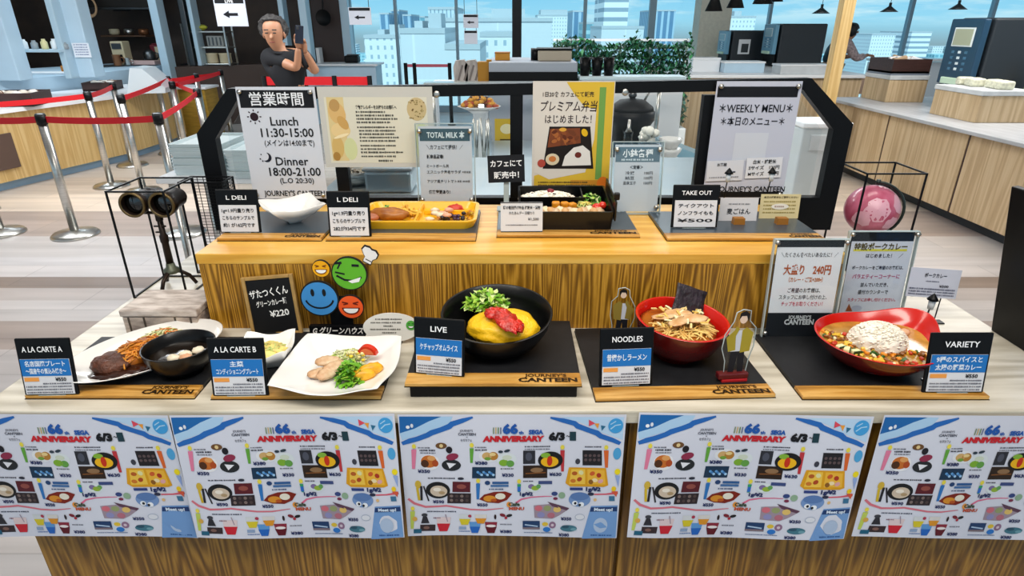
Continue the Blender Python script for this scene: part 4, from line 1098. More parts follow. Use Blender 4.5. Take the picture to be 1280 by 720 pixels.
def card(name, label, px0, px1, py, z, w_fac, h_, col, lean, rz, art, mat_foot=BLACK, foot=True):
    p = atz((px0 + px1) / 2, py, z)
    w_ = (px1 - px0) * depth(p) / F
    t_ = thing(name, label, 'card', (p.x, p.y, z), rz)
    M = Matrix.Rotation(-lean, 4, 'X')
    obj('paper', MB().box((0, 0, h_ / 2), (w_, .002, h_), 0, 0, M), ink(col), t_)
    A = Art(); art(A, w_, h_)
    A.build('lettering', t_, lambda x, y, d: tuple(M @ Vector((x, -.0011 - d, y))))
    if foot: obj('foot', MB().box((0, .022, .003), (w_ * .9, .04, .005), 0, .001), mat_foot, t_)
    return t_, w_
def a_u3(A, w, h):
    A.rect(-w / 2, h * .0, w / 2, h * .03, '1a1b1e', 1).rect(-w / 2, h * .97, w / 2, h, '1a1b1e', 1)
    A.text('鶏の竜田揚げ弁当 雑穀米・漬物', 0, h * .82, .0088, '23242a', w * .88, .02).text('わたあんデー 日替わり', 0, h * .64, .0085, '33343a', w * .6, .01).text('¥1,500', w * .28, h * .44, .009, '33343a', w * .26, .01).greek(-w * .38, w * .38, h * .24, .003, '77787c', 4)
card('price_card', 'white price card in front of the black boxed lunch', 626, 678, 290, ZU, 1, .072, 'd9d9dc', R(6), R(1), a_u3)
def a_mugi(A, w, h): A.greek(-w * .28, w * .28, h * .74, .004, '8a8c90', 3).text('麦ごはん', 0, h * .42, .016, '26282c', w * .62, .01)
card('price_card', 'white rice card in front of the take out lanterns', 898, 945, 276, ZU, 1, .058, 'd4d3d6', R(6), R(0), a_mugi, foot=False)
def a_be(A, w, h):
    A.text('本日の雑穀米をご賞味ください', 0, h * .88, .006, '4b4128', w * .86, .02)
    for i in range(4): A.greek(-w * .42, w * .40, h * (.70 - i * .15), .004, 'a08f58', i + 20, 2)
    A.ell(0, h * .5, w * .22, h * .12, 'e8e2d6', 3).greek(-w * .14, w * .14, h * .5, .005, 'b09a90', 9, 4)
card('price_card', 'beige printed card last in the row on the take out board', 948, 997, 273, ZU, 1, .062, 'd8c99a', R(6), R(0), a_be, foot=False)
for px, lb in ((924, 'small wooden card block under the white rice card'), (978, 'small wooden card block under the beige printed card')):
    p = atz(px, 281, ZU)
    mb = MB(); mb.prism([(-.014, 0), (.014, 0), (.013, .016), (-.013, .016)], 0, .018)
    tag(obj('wooden_block', mb, mat('block_oak', '9a6420', .5)), lb, 'block').location = (p.x, p.y, ZU)
# miniature lanterns
def lantern(label, px, py, z, s_=1.):
    p = atz(px, py, z)
    t_ = thing('miniature_lantern', label, 'lantern', (p.x, p.y, z))
    obj('base', MB().lathe([(.010 * s_, 0), (.010 * s_, .003), (.003, .006)], seg=12), BLACK, t_)
    obj('post', MB().tube([(-.004, 0, .004), (-.003, 0, .05 * s_), (-.001, 0, .072 * s_)], .0016, 0, 6), BLACK, t_)
    obj('lamp_glass', MB().lathe([(.006 * s_, 0), (.0075 * s_, .022 * s_)], (0, 0, .07 * s_), seg=8), mat('lamp_glass', 'd5dade', .25), t_)
    obj('lamp_roof', MB().lathe([(.012 * s_, 0), (.009 * s_, .005 * s_), (.002, .014 * s_), (0, .016 * s_)], (0, 0, .092 * s_), seg=8), BLACK, t_)
lantern('miniature black lantern standing behind the white rice card', 905, 259, ZU, 1.0)
lantern('miniature black lantern standing behind the beige printed card', 958, 258, ZU, 1.0)
lantern('miniature black lantern behind the VARIETY price stand', 1152, 421, ZC, 1.0)
# black cafe card on a clear clip stand
p = atz(633, 262, ZU)
t_ = thing('cafe_card', 'black card with white Japanese writing on a clear clip stand', 'card', (p.x, p.y, ZU))
yz = aty(632, 211, p.y)
c_ = obj('paper', MB().box((0, 0, 0), (.096, .002, .070), 0), ink('15161a'), t_); c_.location = (0, 0, yz.z - ZU); c_.rotation_euler = (R(-6), R(-2), 0)
A = Art().text('カフェにて', .0, .014, .019, 'f0f0f0', .082, .02).text('販売中！', .0, -.016, .019, 'f0f0f0', .066, .02)
o = A.build('lettering', c_, lambda x, y, d: (x, -.0011 - d, y))
obj('clip_stem', MB().box((0, .004, (yz.z - ZU) / 2 - .01), (.014, .004, yz.z - ZU - .02), 0, .001).box((0, .004, .002), (.05, .04, .004), 0, .001), ACRYE, t_)

# ---- two acrylic table signs by the curry
def acr_stand(label, px0, px1, py, z, pyt, art, head, foot_h, lean=R(5), rz=0.):
    p = atz((px0 + px1) / 2, py, z)
    w_ = (px1 - px0) * depth(p) / F
    h_ = aty(640, pyt, p.y + .01).z - z - .012
    t_ = thing('table_sign', label, 'sign', (p.x, p.y, z), rz)
    M = Matrix.Translation((0, 0, .006)) @ Matrix.Rotation(-lean, 4, 'X')
    obj('paper', MB().box((0, 0, h_ / 2), (w_, .0015, h_), 0, 0, M), ink('1b1d22'), t_)
    for y in (-.003, .003): obj('clear_sheet', MB().box((0, y, h_ / 2), (w_ + .016, .002, h_ + .004), 0, 0, M), ACRY, t_)
    mb = MB()
    for sx in (-1, 1): mb.box((sx * (w_ / 2 + .008), 0, h_ / 2), (.002, .009, h_ + .004), 0, 0, M)
    mb.box((0, 0, h_ + .002), (w_ + .016, .009, .002), 0, 0, M)
    obj('edge_frame', mb, ACRYE, t_)
    obj('foot', MB().box((0, .02, .003), (w_ + .016, .07, .006), 0, .001), ACRY, t_)
    for sx in (-1, 1):
        for zz in (.012, h_ - .004): obj('bolt', MB().lathe([(.005, 0), (.005, .006), (0, .007)], seg=12, M=M @ Matrix.Translation((sx * (w_ / 2 + .003), -.004, zz)) @ Matrix.Rotation(PI / 2, 4, 'X')), STEEL, t_)
    A = Art(); art(A, w_, h_)
    A.build('lettering', t_, lambda x, y, d: tuple(M @ Vector((x, -.0008 - d, y))))
    return t_
def a_oo(A, w, h):
    A.rect(-w / 2, h * .26, w / 2, h * .93, 'efecef', 1)
    A.text('＼たくさん食べたいあなたに！／', 0, h * .855, .0115, '3a3034', w * .86, .01).text('大盛り　240円', 0, h * .705, .024, 'b8551c', w * .72, .03).text('（カレー・ご飯+200g）', 0, h * .605, .012, 'c8702c', w * .52, .03)
    A.text('ご希望のお客様は、', 0, h * .495, .0115, '3a3034', w * .5, .01).text('スタッフにお申し付けの上、', 0, h * .425, .0115, '3a3034', w * .74, .01).text('チップをお取りください！', 0, h * .355, .0115, 'd2435c', w * .64, .01)
    A.text("JOURNEY'S", 0, h * .215, .0115, 'd8d8da', w * .36, .03).text('CANTEEN', 0, h * .165, .017, 'd8d8da', w * .46, .04)
acr_stand('clear table sign offering a large helping for 240 yen', 955, 1034, 424, ZC, 298, a_oo, '', .06)
def a_pk(A, w, h):
    A.rect(-w / 2, h * .07, w / 2, h * .90, 'dcdde8', 1).rect(-w * .45, h * .79, w * .42, h * .815, 'e2d84a', 2)
    A.text('特設ポークカレー', -.002, h * .84, .018, '5a4c1e', w * .86, .03).text('はじめました！　／', .01, h * .74, .011, '33303a', w * .6, .02)
    A.text('ポークカレーをご希望のお客様は、', 0, h * .605, .0095, '33303a', w * .84, .02).text('バラエティーコーナーに', 0, h * .505, .012, 'c43a72', w * .78, .02).text('並んでいただき、', 0, h * .41, .011, '33303a', w * .46, .02).text('盛付カウンターで', 0, h * .325, .011, '33303a', w * .5, .02).text('スタッフにお申し付けください。', 0, h * .235, .0095, 'c8445a', w * .8, .02)
    A.poly([(-w * .40, h * .10), (-w * .28, h * .10), (-w * .36, h * .19)], 'a5562a', 3).ell(-w * .22, h * .135, w * .09, h * .035, 'c0c2d4', 2)
acr_stand('clear table sign with yellow heading about pork curry behind the red curry bowl', 1046, 1120, 402, ZC, 288, a_pk, '', .05)
# pork curry card held up by a wire
p = atz(1168, 404, ZC)
t_ = thing('pork_curry_card', 'small pale card on a thin wire behind the miniature lantern', 'card', (p.x, p.y, ZC))
q = aty(1167, 354, p.y)
c_ = obj('paper', MB().box((0, 0, 0), (.118, .0015, .068)), ink('c9ccda'), t_); c_.location = (q.x - p.x, 0, q.z - ZC); c_.rotation_euler = (R(-10), R(4), 0)
A = Art().text('ポークカレー', 0, .018, .011, '2a2c34', .052, .02).greek(-.02, .012, .004, .003, '77798a', 2).text('¥500', .024, -.006, .008, '2a2c34', .022, .02)
for i in range(3): A.greek(-.055, .052, -.014 - i * .0065, .004, '6f7284', 30 + i)
A.build('lettering', c_, lambda x, y, d: (x, -.0009 - d, y))
obj('wire', MB().tube([(0, .004, .002), (0, .004, q.z - ZC - .02)], .0014, 0, 6).box((0, .004, .0015), (.04, .02, .003)), BLACK, t_)

# ---- blackboard, smiley board, speech bubble
p = atz(352, 416, ZC)
bb = thing('chalkboard', 'small wood framed chalkboard with white handwriting leaning on the riser', 'chalkboard', (p.x - .004, 1.226, ZC))
bb.rotation_euler = (R(-9), R(-5), 0)
w_, h_ = .116, .140
obj('slate', MB().box((0, 0, h_ / 2), (w_ - .008, .004, h_ - .008)), BLACKM, bb)
mb = MB()
for sx in (-1, 1): mb.box((sx * (w_ / 2 - .004), 0, h_ / 2), (.008, .009, h_), 0, .0015)
for z in (.004, h_ - .004): mb.box((0, 0, z), (w_ - .016, .009, .008), 0, .0015)
obj('wood_frame', mb, mat('frame_oak', 'a8854c', .5, var=.15, scale=30), bb)
A = Art().text('ザたつくくん', -.002, .102, .021, 'f1f1ee', .088, .02, 2, R(5)).text('グリーンカレー麺', .0, .078, .015, 'f1f1ee', .070, .02, 2, R(5)).text('¥220', .014, .053, .020, 'f1f1ee', .044, .02, 2, R(4))
A.build('lettering', bb, lambda x, y, d: (x, -.0022 - d, y))

p = atz(423, 413, ZC)
SY = 1.222
q = lambda px, py: aty(px, py, SY)
o_ = q(423, 413); o_z = ZC
sm = thing('smiley_board', 'cut out board of four smiling faces, the green one in a chef hat', 'decoration', (o_.x, SY, ZC))
def smiley(px, py, rpx, col, dark, style, y0):
    c = q(px, py); r = rpx * depth(c) / F; x, z = c.x - o_.x, c.z - ZC
    mb = MB(); mb.prism([(x + r * math.cos(a), z + r * math.sin(a)) for a in [2 * PI * k / 40 for k in range(40)]], y0 - .002, y0 + .003)
    d_ = obj('smiley_disc', mb, ink('1d1a16'), sm)
    A = Art().ell(x, z, r * .93, r * .93, col, 1, 40)
    if style == 'blue':
        for s_ in (-.32, .28): A.ell(x + s_ * r, z + .35 * r, .10 * r, .21 * r, '15181d', 2)
        A.line([(x + r * .72 * math.cos(a), z + .02 * r + r * .55 * math.sin(a)) for a in [PI * 1.06 + k * PI * .88 / 12 for k in range(13)]], .10 * r, '15181d', 2)
    elif style == 'green':
        A.line([(x - .75 * r, z + .62 * r), (x - .35 * r, z + .66 * r)], .14 * r, '15181d', 2).line([(x - .62 * r, z + .30 * r), (x - .38 * r, z + .72 * r)], .09 * r, '15181d', 2).line([(x - .78 * r, z + .1 * r), (x - .25 * r, z - .02 * r)], .10 * r, '15181d', 2).line([(x + .18 * r, z + .50 * r), (x + .58 * r, z + .48 * r)], .15 * r, '15181d', 2)
        pts = [(x - .72 * r, z - .10 * r), (x - .3 * r, z - .36 * r), (x + .2 * r, z - .42 * r), (x + .66 * r, z - .20 * r)]
        A.line(pts, .12 * r, '15181d', 2).poly([(x - .1 * r, z - .44 * r), (x + .62 * r, z - .2 * r), (x + .5 * r, z - .48 * r), (x + .1 * r, z - .56 * r)], 'f2f2f0', 3)
    else:
        for s_ in (-1, 1): A.line([(x + s_ * .62 * r, z + .42 * r), (x + s_ * .18 * r, z + .30 * r)], .12 * r, dark, 2).line([(x + s_ * .55 * r, z + .20 * r), (x + s_ * .18 * r, z + .30 * r)], .10 * r, dark, 2)
        A.poly([(x - .68 * r, z - .05 * r)] + [(x + .68 * r * math.cos(a), z - .05 * r + .60 * r * math.sin(a)) for a in [PI + k * PI / 12 for k in range(13)]], dark, 2)
        A.poly([(x - .56 * r, z - .12 * r)] + [(x + .56 * r * math.cos(a), z - .12 * r + .40 * r * math.sin(a)) for a in [PI + k * PI / 12 for k in range(13)]], 'f4f2ee', 3)
    A.build('face_print', d_, lambda X, Z, d: (X, y0 - .0021 - d, Z))
smiley(401.5, 335.5, 11.5, 'eda916', '7a3d06', 'grin', 0)
smiley(437, 341.5, 22.5, '5fb02c', '15181d', 'green', -.001)
smiley(400, 372.5, 24, '3f8ccd', '15181d', 'blue', -.002)
smiley(439, 383, 16.3, 'ee5a24', '6b1a06', 'grin', -.001)
c = q(461, 320); k_ = depth(c) / F; x, z = c.x - o_.x, c.z - ZC
hat = lambda s_: [(x + u * k_ * s_, z + v * k_ * s_) for u, v in ((-8, -7), (1, -12), (4, -6), (9, -4), (11.5, 1), (9, 6), (4, 8), (2, 11), (-4, 13), (-8, 9), (-7, 4), (-5, -1), (-7, -4))]
mb = MB(); mb.prism(hat(1.1), .001, .005); ho = obj('chef_hat', mb, ink('2a211c'), sm)
A = Art().poly(hat(.95), 'ece9e6', 1).line([(x - 4.5 * k_, z - 4 * k_), (x + 2.5 * k_, z - 8 * k_)], 1.2 * k_, '2a211c', 2)
A.build('hat_print', ho, lambda X, Z, d: (X, .0008 - d, Z))
c0, c1 = q(388, 413), q(458, 398)
mb = MB().box(((c0.x + c1.x) / 2 - o_.x, 0, .014), (c1.x - c0.x, .012, .028), 0, .001).box((.01, .004, .06), (.05, .003, .075))
nb = obj('name_plate', mb, BLACK, sm)
A = Art().text('G グリーンハウス', (c0.x + c1.x) / 2 - o_.x, .0165, .019, 'eceae6', (c1.x - c0.x) * .88, .03, 1, 0, .25)
A.build('lettering', nb, lambda X, Z, d: (X, -.0062 - d, Z))
p = atz(487, 412, ZC); q2 = aty(487, 394.5, 1.18)
ov = thing('speech_bubble_card', 'white oval card with small grey writing and a tiny green face', 'card', (q2.x, 1.18, ZC))
ov.rotation_euler = (R(-12), 0, 0)
k_ = depth(q2) / F; cz = .040
pts = [(36 * k_ * math.cos(a), cz + 19 * k_ * math.sin(a)) for a in [2 * PI * i / 40 for i in range(40)]]
i0 = 24; pts[i0] = (-37 * k_, cz - 19.5 * k_)
mb = MB(); mb.prism(pts, -.0015, .0015); obj('oval_board', mb, ink('dddad2'), ov)
A = Art()
for i, (a, c) in enumerate(((-20, 14), (-26, 14), (-10, 2), (-27, 12), (-12, 6), (-10, 12))): A.greek(a * k_, c * k_, cz + (11 - i * 4.4) * k_, 2.0 * k_, '77746e', i + 11)
gx, gz, r = 25 * k_, cz + 3 * k_, 6.3 * k_
A.ell(gx, gz, r, r, '4da03a', 2).ell(gx, gz - .15 * r, .62 * r, .5 * r, '14301a', 3, 16, 0, PI, 2 * PI).ell(gx, gz - .2 * r, .5 * r, .3 * r, 'f2f2ee', 4, 16, 0, PI, 2 * PI).line([(gx - .6 * r, gz + .3 * r), (gx - .2 * r, gz + .35 * r)], .14 * r, '14301a', 3).line([(gx + .2 * r, gz + .35 * r), (gx + .6 * r, gz + .3 * r)], .14 * r, '14301a', 3)
A.build('lettering', ov, lambda X, Z, d: (X, -.0016 - d, Z))
obj('stand', MB().box((0, .012, .011), (.04, .02, .022), 0, .001), BLACK, ov)

# ---- decorations at both ends
def wire_cube(name, label, x0, x1, y0, y1, z0, z1, t, cat='frame'):
    o = thing(name, label, cat, ((x0 + x1) / 2, (y0 + y1) / 2, z0))
    w_, d_, h_ = x1 - x0, y1 - y0, z1 - z0
    for sx in (-1, 1):
        for sy in (-1, 1): obj('upright', MB().box((sx * w_ / 2, sy * d_ / 2, h_ / 2), (t, t, h_)), BLACK, o)
    for z in (t / 2, h_ - t / 2):
        mb = MB()
        for s_ in (-1, 1): mb.box((0, s_ * d_ / 2, z), (w_, t * .98, t * .98)); mb.box((s_ * w_ / 2, 0, z), (t * .98, d_, t * .98))
        obj('square_frame', mb, BLACK, o)
    return o
wire_cube('wire_cube_frame', 'thin black cube frame standing around the binoculars', -.975, -.838, 1.43, 1.575, ZC, 1.182, .004)
wire_cube('wire_cube_frame', 'thin black cube frame standing around the pink globe', .955, 1.115, 1.62, 1.766, ZC, 1.182, .0042)
bk_ = thing('wire_basket', 'black mesh sided wire basket beside the riser end', 'basket', (-.835, 1.638, ZC))
mb = MB(); bw, bd, bh = .116, .07, .26
for sx in (-1, 1):
    for sy in (-1, 1): mb.box((sx * bw / 2, sy * bd / 2, bh / 2), (.004, .004, bh))
for z in (.002, bh): 
    for s_ in (-1, 1): mb.box((0, s_ * bd / 2, z), (bw, .004, .004)); mb.box((s_ * bw / 2, 0, z), (.004, bd, .004))
obj('frame', mb, BLACK, bk_)
mb = MB()
for i in range(1, 30):
    z = i * bh / 30
    mb.box((0, bd / 2, z), (bw, .0012, .0012)); mb.box((bw / 2, 0, z), (.0012, bd, .0012))
for i in range(1, 7): mb.box((-bw / 2 + i * bw / 7, bd / 2, bh / 2), (.0016, .0014, bh)); mb.box((bw / 2, -bd / 2 + i * bd / 7, bh / 2), (.0014, .0016, bh))
for i in range(1, 5): mb.box((-bw / 2 + i * bw / 5, 0, .004), (.0014, bd, .0014))
obj('wire_mesh', mb, BLACK, bk_)
# binoculars on a tripod
BRZ = mat('aged_bronze', '2b1f18', .4, .6, var=.3, scale=40)
bi = thing('binoculars', 'antique bronze binoculars mounted on a small tripod inside the black cube frame', 'binoculars', (-.905, 1.502, ZC))
for k in range(3):
    a = R(100 + 120 * k + 40)
    ex, ey = .052 * math.cos(a), .052 * math.sin(a)
    obj('leg', MB().tube([(0, 0, .045), (ex * .35, ey * .35, .045), (ex * .75, ey * .75, .03), (ex, ey, .005)], [.006, .0058, .005, .005], 0, 8), BRZ, bi)
obj('collar', MB().lathe([(.012, 0), (.02, .004), (.02, .012), (.012, .018), (.01, .03)], (0, 0, .040), seg=20), mat('green_bronze', '5c6152', .4, .5), bi)
obj('post', MB().lathe([(.0095, 0), (.0085, .06), (.0105, .065), (.0105, .08), (.0075, .085), (.007, .128)], (0, 0, .065), seg=16).tube([(-.016, -.004, .172), (.014, -.004, .172)], .0025, 0, 8).tube([(-.015, -.004, .156), (0, -.004, .156)], .0025, 0, 8), BRZ, bi)
yk = obj('bridge', MB().box((0, 0, .236), (.05, .035, .018), 0, .004).box((0, 0, .207), (.07, .012, .006), 0, .002).box((0, 0, .2), (.014, .014, .03), 0, .002), BRZ, bi)
for s_ in (-1, 1):
    M = Matrix.Translation((s_ * .0365, .02, .238)) @ Matrix.Rotation(PI / 2, 4, 'X')
    br = obj('barrel', MB().lathe([(.020, -.03), (.024, -.02), (.024, .02), (.031, .035), (.032, .058), (.030, .060), (.0265, .058), (.026, .04)], seg=28, M=M, caps='low'), BRZ, bi)
    obj('lens', MB().lathe([(.026, .045), (.018, .049), (0, .051)], seg=24, M=M), mat('dark_lens', '0a0b0a', .06, spec=.8), br)
    obj('lens_ring', MB().lathe([(.032, .056), (.0325, .060), (.029, .062), (.0265, .06)], seg=28, M=M, caps='none'), mat('brass_ring', '6e5a38', .35, .7), br)
# trunk
tr = thing('travel_chest', 'small pale chest with printed antique map sides beside the riser', 'chest', (-.795, 1.287, ZC))
MAP = mat('antique_map_print', 'cdbdb0', .6, col2='8c7f78', scale=26, stretch=(1, 2.2, 3), detail=8)
MAPL = mat('antique_map_lid', 'd9cec6', .6, col2='a5978d', scale=22, stretch=(1, 3, 3), detail=8)
obj('body', MB().box((0, 0, .022), (.168, .114, .044), 0, .002), MAP, tr)
obj('lid', MB().box((0, 0, .053), (.174, .12, .016), 0, .003), MAPL, tr)
for x in (-.07, -.035, .035, .07): obj('strap', MB().box((x, -.0577, .022), (.004, .0012, .042)), mat('trunk_strap', '4a4038', .5), tr)
# globe
gl = thing('globe', 'pink globe on a dark stand inside the black cube frame', 'globe', (1.034, 1.693, ZC))
obj('base', MB().lathe([(.045, 0), (.045, .008), (.012, .02), (.008, .03), (.008, .085)], seg=28), mat('dark_green_stand', '16241f', .35), gl)
GLB = mat('pink_globe', 'c86a86', .3, col2='a83a58', scale=16, detail=5, coat=.4)
obj('ball', MB().ell((0, 0, .160), (.072, .072, .070), 0, u=36, v=20), GLB, gl)
mb = MB(); pts = []
for k in range(17):
    a = R(-90 + k * 180 / 16); pts.append((.080 * math.cos(a) , 0, .160 + .080 * math.sin(a)))
obj('meridian_arm', mb.tube(pts, .0042, 0, 8).cyl((0, 0, .233), .006, .014, 0, 12), mat('dark_green_stand', '16241f', .35), gl).rotation_euler.z = R(-20)
mb = MB()
r_ = random.Random(12)
for (lon, lat, s1, sd) in ((-1.9, .25, .036, 2), (-.8, .45, .03, 5), (-1.2, -.35, .022, 7), (-.25, .1, .034, 9), (-2.4, -.2, .026, 11)):
    c = Vector((math.cos(lat) * math.cos(lon), math.cos(lat) * math.sin(lon), math.sin(lat)))
    e1 = c.cross(Vector((0, 0, 1))).normalized(); e2 = c.cross(e1)
    ring = []
    for k in range(18):
        a = 2 * PI * k / 18; rr_ = s1 * (1 + .45 * mnoise.noise(Vector((math.cos(a) * 1.7, math.sin(a) * 1.7, sd))))
        v = (c * .0722 + e1 * rr_ * math.cos(a) + e2 * rr_ * math.sin(a)).normalized() * .0724
        ring.append(Vector((v.x, v.y, .160 + v.z * .974)))
    cc = Vector((c.x * .0728, c.y * .0728, .160 + c.z * .0708))
    mid = [(cc + (p_ - cc) * .5) for p_ in ring]; mid = [Vector((0, 0, .16)) + (p_ - Vector((0, 0, .16))).normalized() * .0722 for p_ in mid]
    mb.rings([ring, mid, [cc + (p_ - cc) * .02 for p_ in ring]], 0, True)
obj('continent', mb, mat('continent_pink', 'd9a3b4', .35), gl)['kind'] = 'stuff'
# black board at the counter end
t_ = thing('sign_easel', 'tall black sign easel leaning at the far end of the display counter', 'easel', (1.106, 1.25, ZC))
for c_i in (0,):
    lean = -math.atan2(.063, .334)
    M = Matrix.Rotation(lean, 4, 'Y')
    obj('board', MB().box((.008, -.20, .172), (.014, .40, .344), 0, .002, M), BLACK, t_)
    obj('prop_leg', MB().box((0, -.03, .165), (.012, .02, .33), 0, .002, Matrix.Translation((-.052, 0, 0)) @ Matrix.Translation((0, 0, .0))), BLACK, t_) if 0 else None
    A = Art().rect(-.36, .02, -.115, .20, '2f7fd0', 1)
    A.build('blue_print', t_, lambda x, y, d: tuple(M @ Vector((.0005 - d, x, y))))

# ================================================================== FOOD SAMPLES
CERW = mat('white_porcelain', 'f0efec', .18, spec=.55, coat=.3)
BLKW = mat('black_lacquer', '08080a', .3, spec=.35, coat=.06)
REDL = mat('red_lacquer', 'c81a10', .22, coat=.4)
REDD = mat('dark_red_lacquer', '5a0806', .25, coat=.4)
def dish(mb, out, rimz, prof, mi=0, seg=64, M=None):
    """rings of an outline scaled inwards; prof holds (scale, height 0..1 of the rim)"""
    rr = []
    for s_, h in prof:
        ring = []
        for i in range(seg):
            a = 2 * PI * i / seg; x, y = out(a)
            ring.append(Vector((x * max(s_, .002), y * max(s_, .002), h * rimz(a))))
        rr.append(ring)
    return mb.rings(rr, mi, True, False, False, True, M)
def rnd_out(r): return lambda a: (r * math.cos(a), r * math.sin(a))
def squircle(a0, mixc=.25, corner=0.):
    def f(a):
        c, s_ = abs(math.cos(a)), abs(math.sin(a)); k = (1 - mixc) / max(c, s_) + mixc * 1.08
        return a0 * k * math.cos(a), a0 * k * math.sin(a)
    return f
def greens(mb, n, c, rx, ry, hz, size, seed, mis=(0, 1, 2)):
    r_ = random.Random(seed)
    for i in range(n):
        a, q = r_.uniform(0, 6.283), math.sqrt(r_.random())
        z = c[2] + hz * (1 - q * q) * r_.uniform(.35, 1)
        mb.leaf((c[0] + rx * q * math.cos(a), c[1] + ry * q * math.sin(a), z), size * r_.uniform(.7, 1.4), size * r_.uniform(.35, .7), r_.uniform(0, 6.3), r_.uniform(-.9, .9), r_.choice(mis), r_.uniform(.2, .9))
def shreds(mb, n, c, rx, ry, hz, L, rad, seed, mis=(0,)):
    r_ = random.Random(seed)
    for i in range(n):
        a, q = r_.uniform(0, 6.283), math.sqrt(r_.random())
        x, y = c[0] + rx * q * math.cos(a), c[1] + ry * q * math.sin(a); z = c[2] + hz * (1 - q * q) * r_.uniform(.5, 1)
        d = r_.uniform(0, 6.3); l = L * r_.uniform(.6, 1.2); b_ = r_.uniform(-.6, .6)
        pts = []
        for k in range(5):
            u = (k - 2) / 4 * l
            pts.append((x + u * math.cos(d + b_ * k * .3), y + u * math.sin(d + b_ * k * .3), z + .12 * l * (1 - ((k - 2) / 2) ** 2) + r_.uniform(-.0008, .0008)))
        mb.tube(pts, rad, r_.choice(mis), 5)
LETT = [mat('lettuce_light', 'a9cf4c', .4), mat('lettuce_mid', '6fae2c', .4), mat('lettuce_pale', 'd3e39a', .4), mat('lettuce_dark', '3f7d20', .42)]
CABB = [mat('cabbage_white', 'e3e4b8', .45), mat('cabbage_green', 'c3d07c', .45), mat('carrot_shred', 'e07a2a', .45)]

# --- A: oval plate, hamburger steak, spaghetti, cabbage, soup
pc = atz(172, 446, .918); RA = R(50)
def ell_out(a_, b_, rot):
    return lambda t_: (a_ * math.cos(t_) * math.cos(rot) - b_ * math.sin(t_) * math.sin(rot), a_ * math.cos(t_) * math.sin(rot) + b_ * math.sin(t_) * math.cos(rot))
mb = MB(); dish(mb, ell_out(.155, .102, RA), lambda a: .026, [(0, 0), (.55, 0), (.6, .05), (.98, .92), (1, 1), (.985, 1.02), (.80, .52), (.7, .34), (0, .30)])
o = tag(obj('oval_plate', mb, CERW), 'white oval plate holding hamburger steak and spaghetti', 'plate'); o.location = (pc.x + .016, pc.y + .010, ZT)
ZP = ZT + .0085
mb = MB().ell((0, 0, .008), (.040, .034, .021), 0, .22, 3, 26, 14, None, 2.4)
p = atz(139, 448, ZP + .02); o = tag(obj('hamburger_steak', mb, mat('steak_brown', '58301f', .42, var=.35, scale=60, bump=.6, bscale=120)), 'brown hamburger steak on the oval plate', 'food'); o.location = (p.x, p.y, ZP)
mb = MB().ell((0, 0, .002), (.058, .030, .006), 0, .35, 8, 30, 8, None, 2.2)
p = atz(150, 463, ZP + .004); o = tag(obj('brown_sauce', mb, mat('sauce_brown', '33180e', .15, var=.3, scale=40, coat=.4)), 'dark brown sauce pooled around the hamburger steak', 'sauce', None, 'stuff'); o.location = (p.x, p.y, ZP - .001); o.rotation_euler.z = R(20)
mb = MB().ell((0, 0, .006), (.036, .062, .022), 1, .2, 2, 18, 10)
shreds(mb, 190, (0, 0, .010), .036, .062, .022, .036, .0017, 4, (0, 0, 1))
p = atz(174, 434, ZP + .02); o = tag(obj('spaghetti', mb, [mat('spaghetti_orange', 'd88a28', .35, var=.25, scale=80), mat('spaghetti_dark', 'b0641a', .4)]), 'tangle of orange brown spaghetti beside the hamburger steak', 'spaghetti', None, 'stuff'); o.location = (p.x, p.y, ZP); o.rotation_euler.z = R(-18)
mb = MB(); shreds(mb, 150, (0, 0, .004), .046, .034, .018, .03, .0013, 9, (0, 0, 0, 1, 1, 2))
p = atz(206, 418, ZP + .015); o = tag(obj('shredded_cabbage', mb, CABB), 'shredded cabbage with carrot on the far end of the oval plate', 'salad', None, 'stuff'); o.location = (p.x, p.y, ZP)
def bowl(name, label, x, y, z, r, h, mo, mi_, foot=.5, tilt=(0, 0), lip=.004, curve=.62):
    t_ = thing(name, label, 'bowl', (x, y, z)); t_.rotation_euler = (tilt[0], tilt[1], 0)
    mb = MB().lathe([(r * foot, .0), (r * foot, .006), (r * foot * 1.05, .007), (r * .80, h * .35), (r * .94, h * .70), (r, h)], seg=56, caps='low')
    obj('outside', mb, mo, t_)
    mb = MB().lathe([(r, h), (r - lip * .5, h + .001), (r - lip, h), (r * .90, h * .70), (r * .74, h * .38), (r * foot, h * .16), (0, h * .13)], seg=56, caps='none')
    obj('inside', mb, mi_, t_)
    return t_
p = atz(223, 431, .966)
bowl('soup_bowl', 'black soup bowl standing partly over the oval plate rim', p.x, p.y, ZT, .068, .058, BLKW, BLKW, .55)
SB = Vector((p.x, p.y, ZT))
mb = MB().lathe([(.0585, 0), (.05, .0004), (0, .0006)], seg=40); o = tag(obj('clear_soup', mb, mat('dark_broth', '1a120c', .06, coat=.5)), 'dark broth inside the black soup bowl', 'soup'); o.location = (SB.x, SB.y, ZT + .036)
for i, (dx, dy, c) in enumerate(((.012, -.004, 0), (.030, .012, 0), (-.004, -.020, 0), (.020, -.018, 1))):
    mb = MB().ell((0, 0, 0), (.013, .010, .008), 0, .3, i, 12, 8)
    o = tag(obj('tofu_piece', mb, mat('tofu_%d' % c, ('eadfc8', 'd8a27c')[c], .4)), ('pale tofu piece in the middle of the black soup bowl', 'pale tofu piece nearest the far wall of the soup bowl', 'pale tofu piece nearest the oval plate in the soup bowl', 'orange brown piece beside the tofu in the soup bowl')[i], 'food'); o.location = (SB.x + dx, SB.y + dy, ZT + .0385)

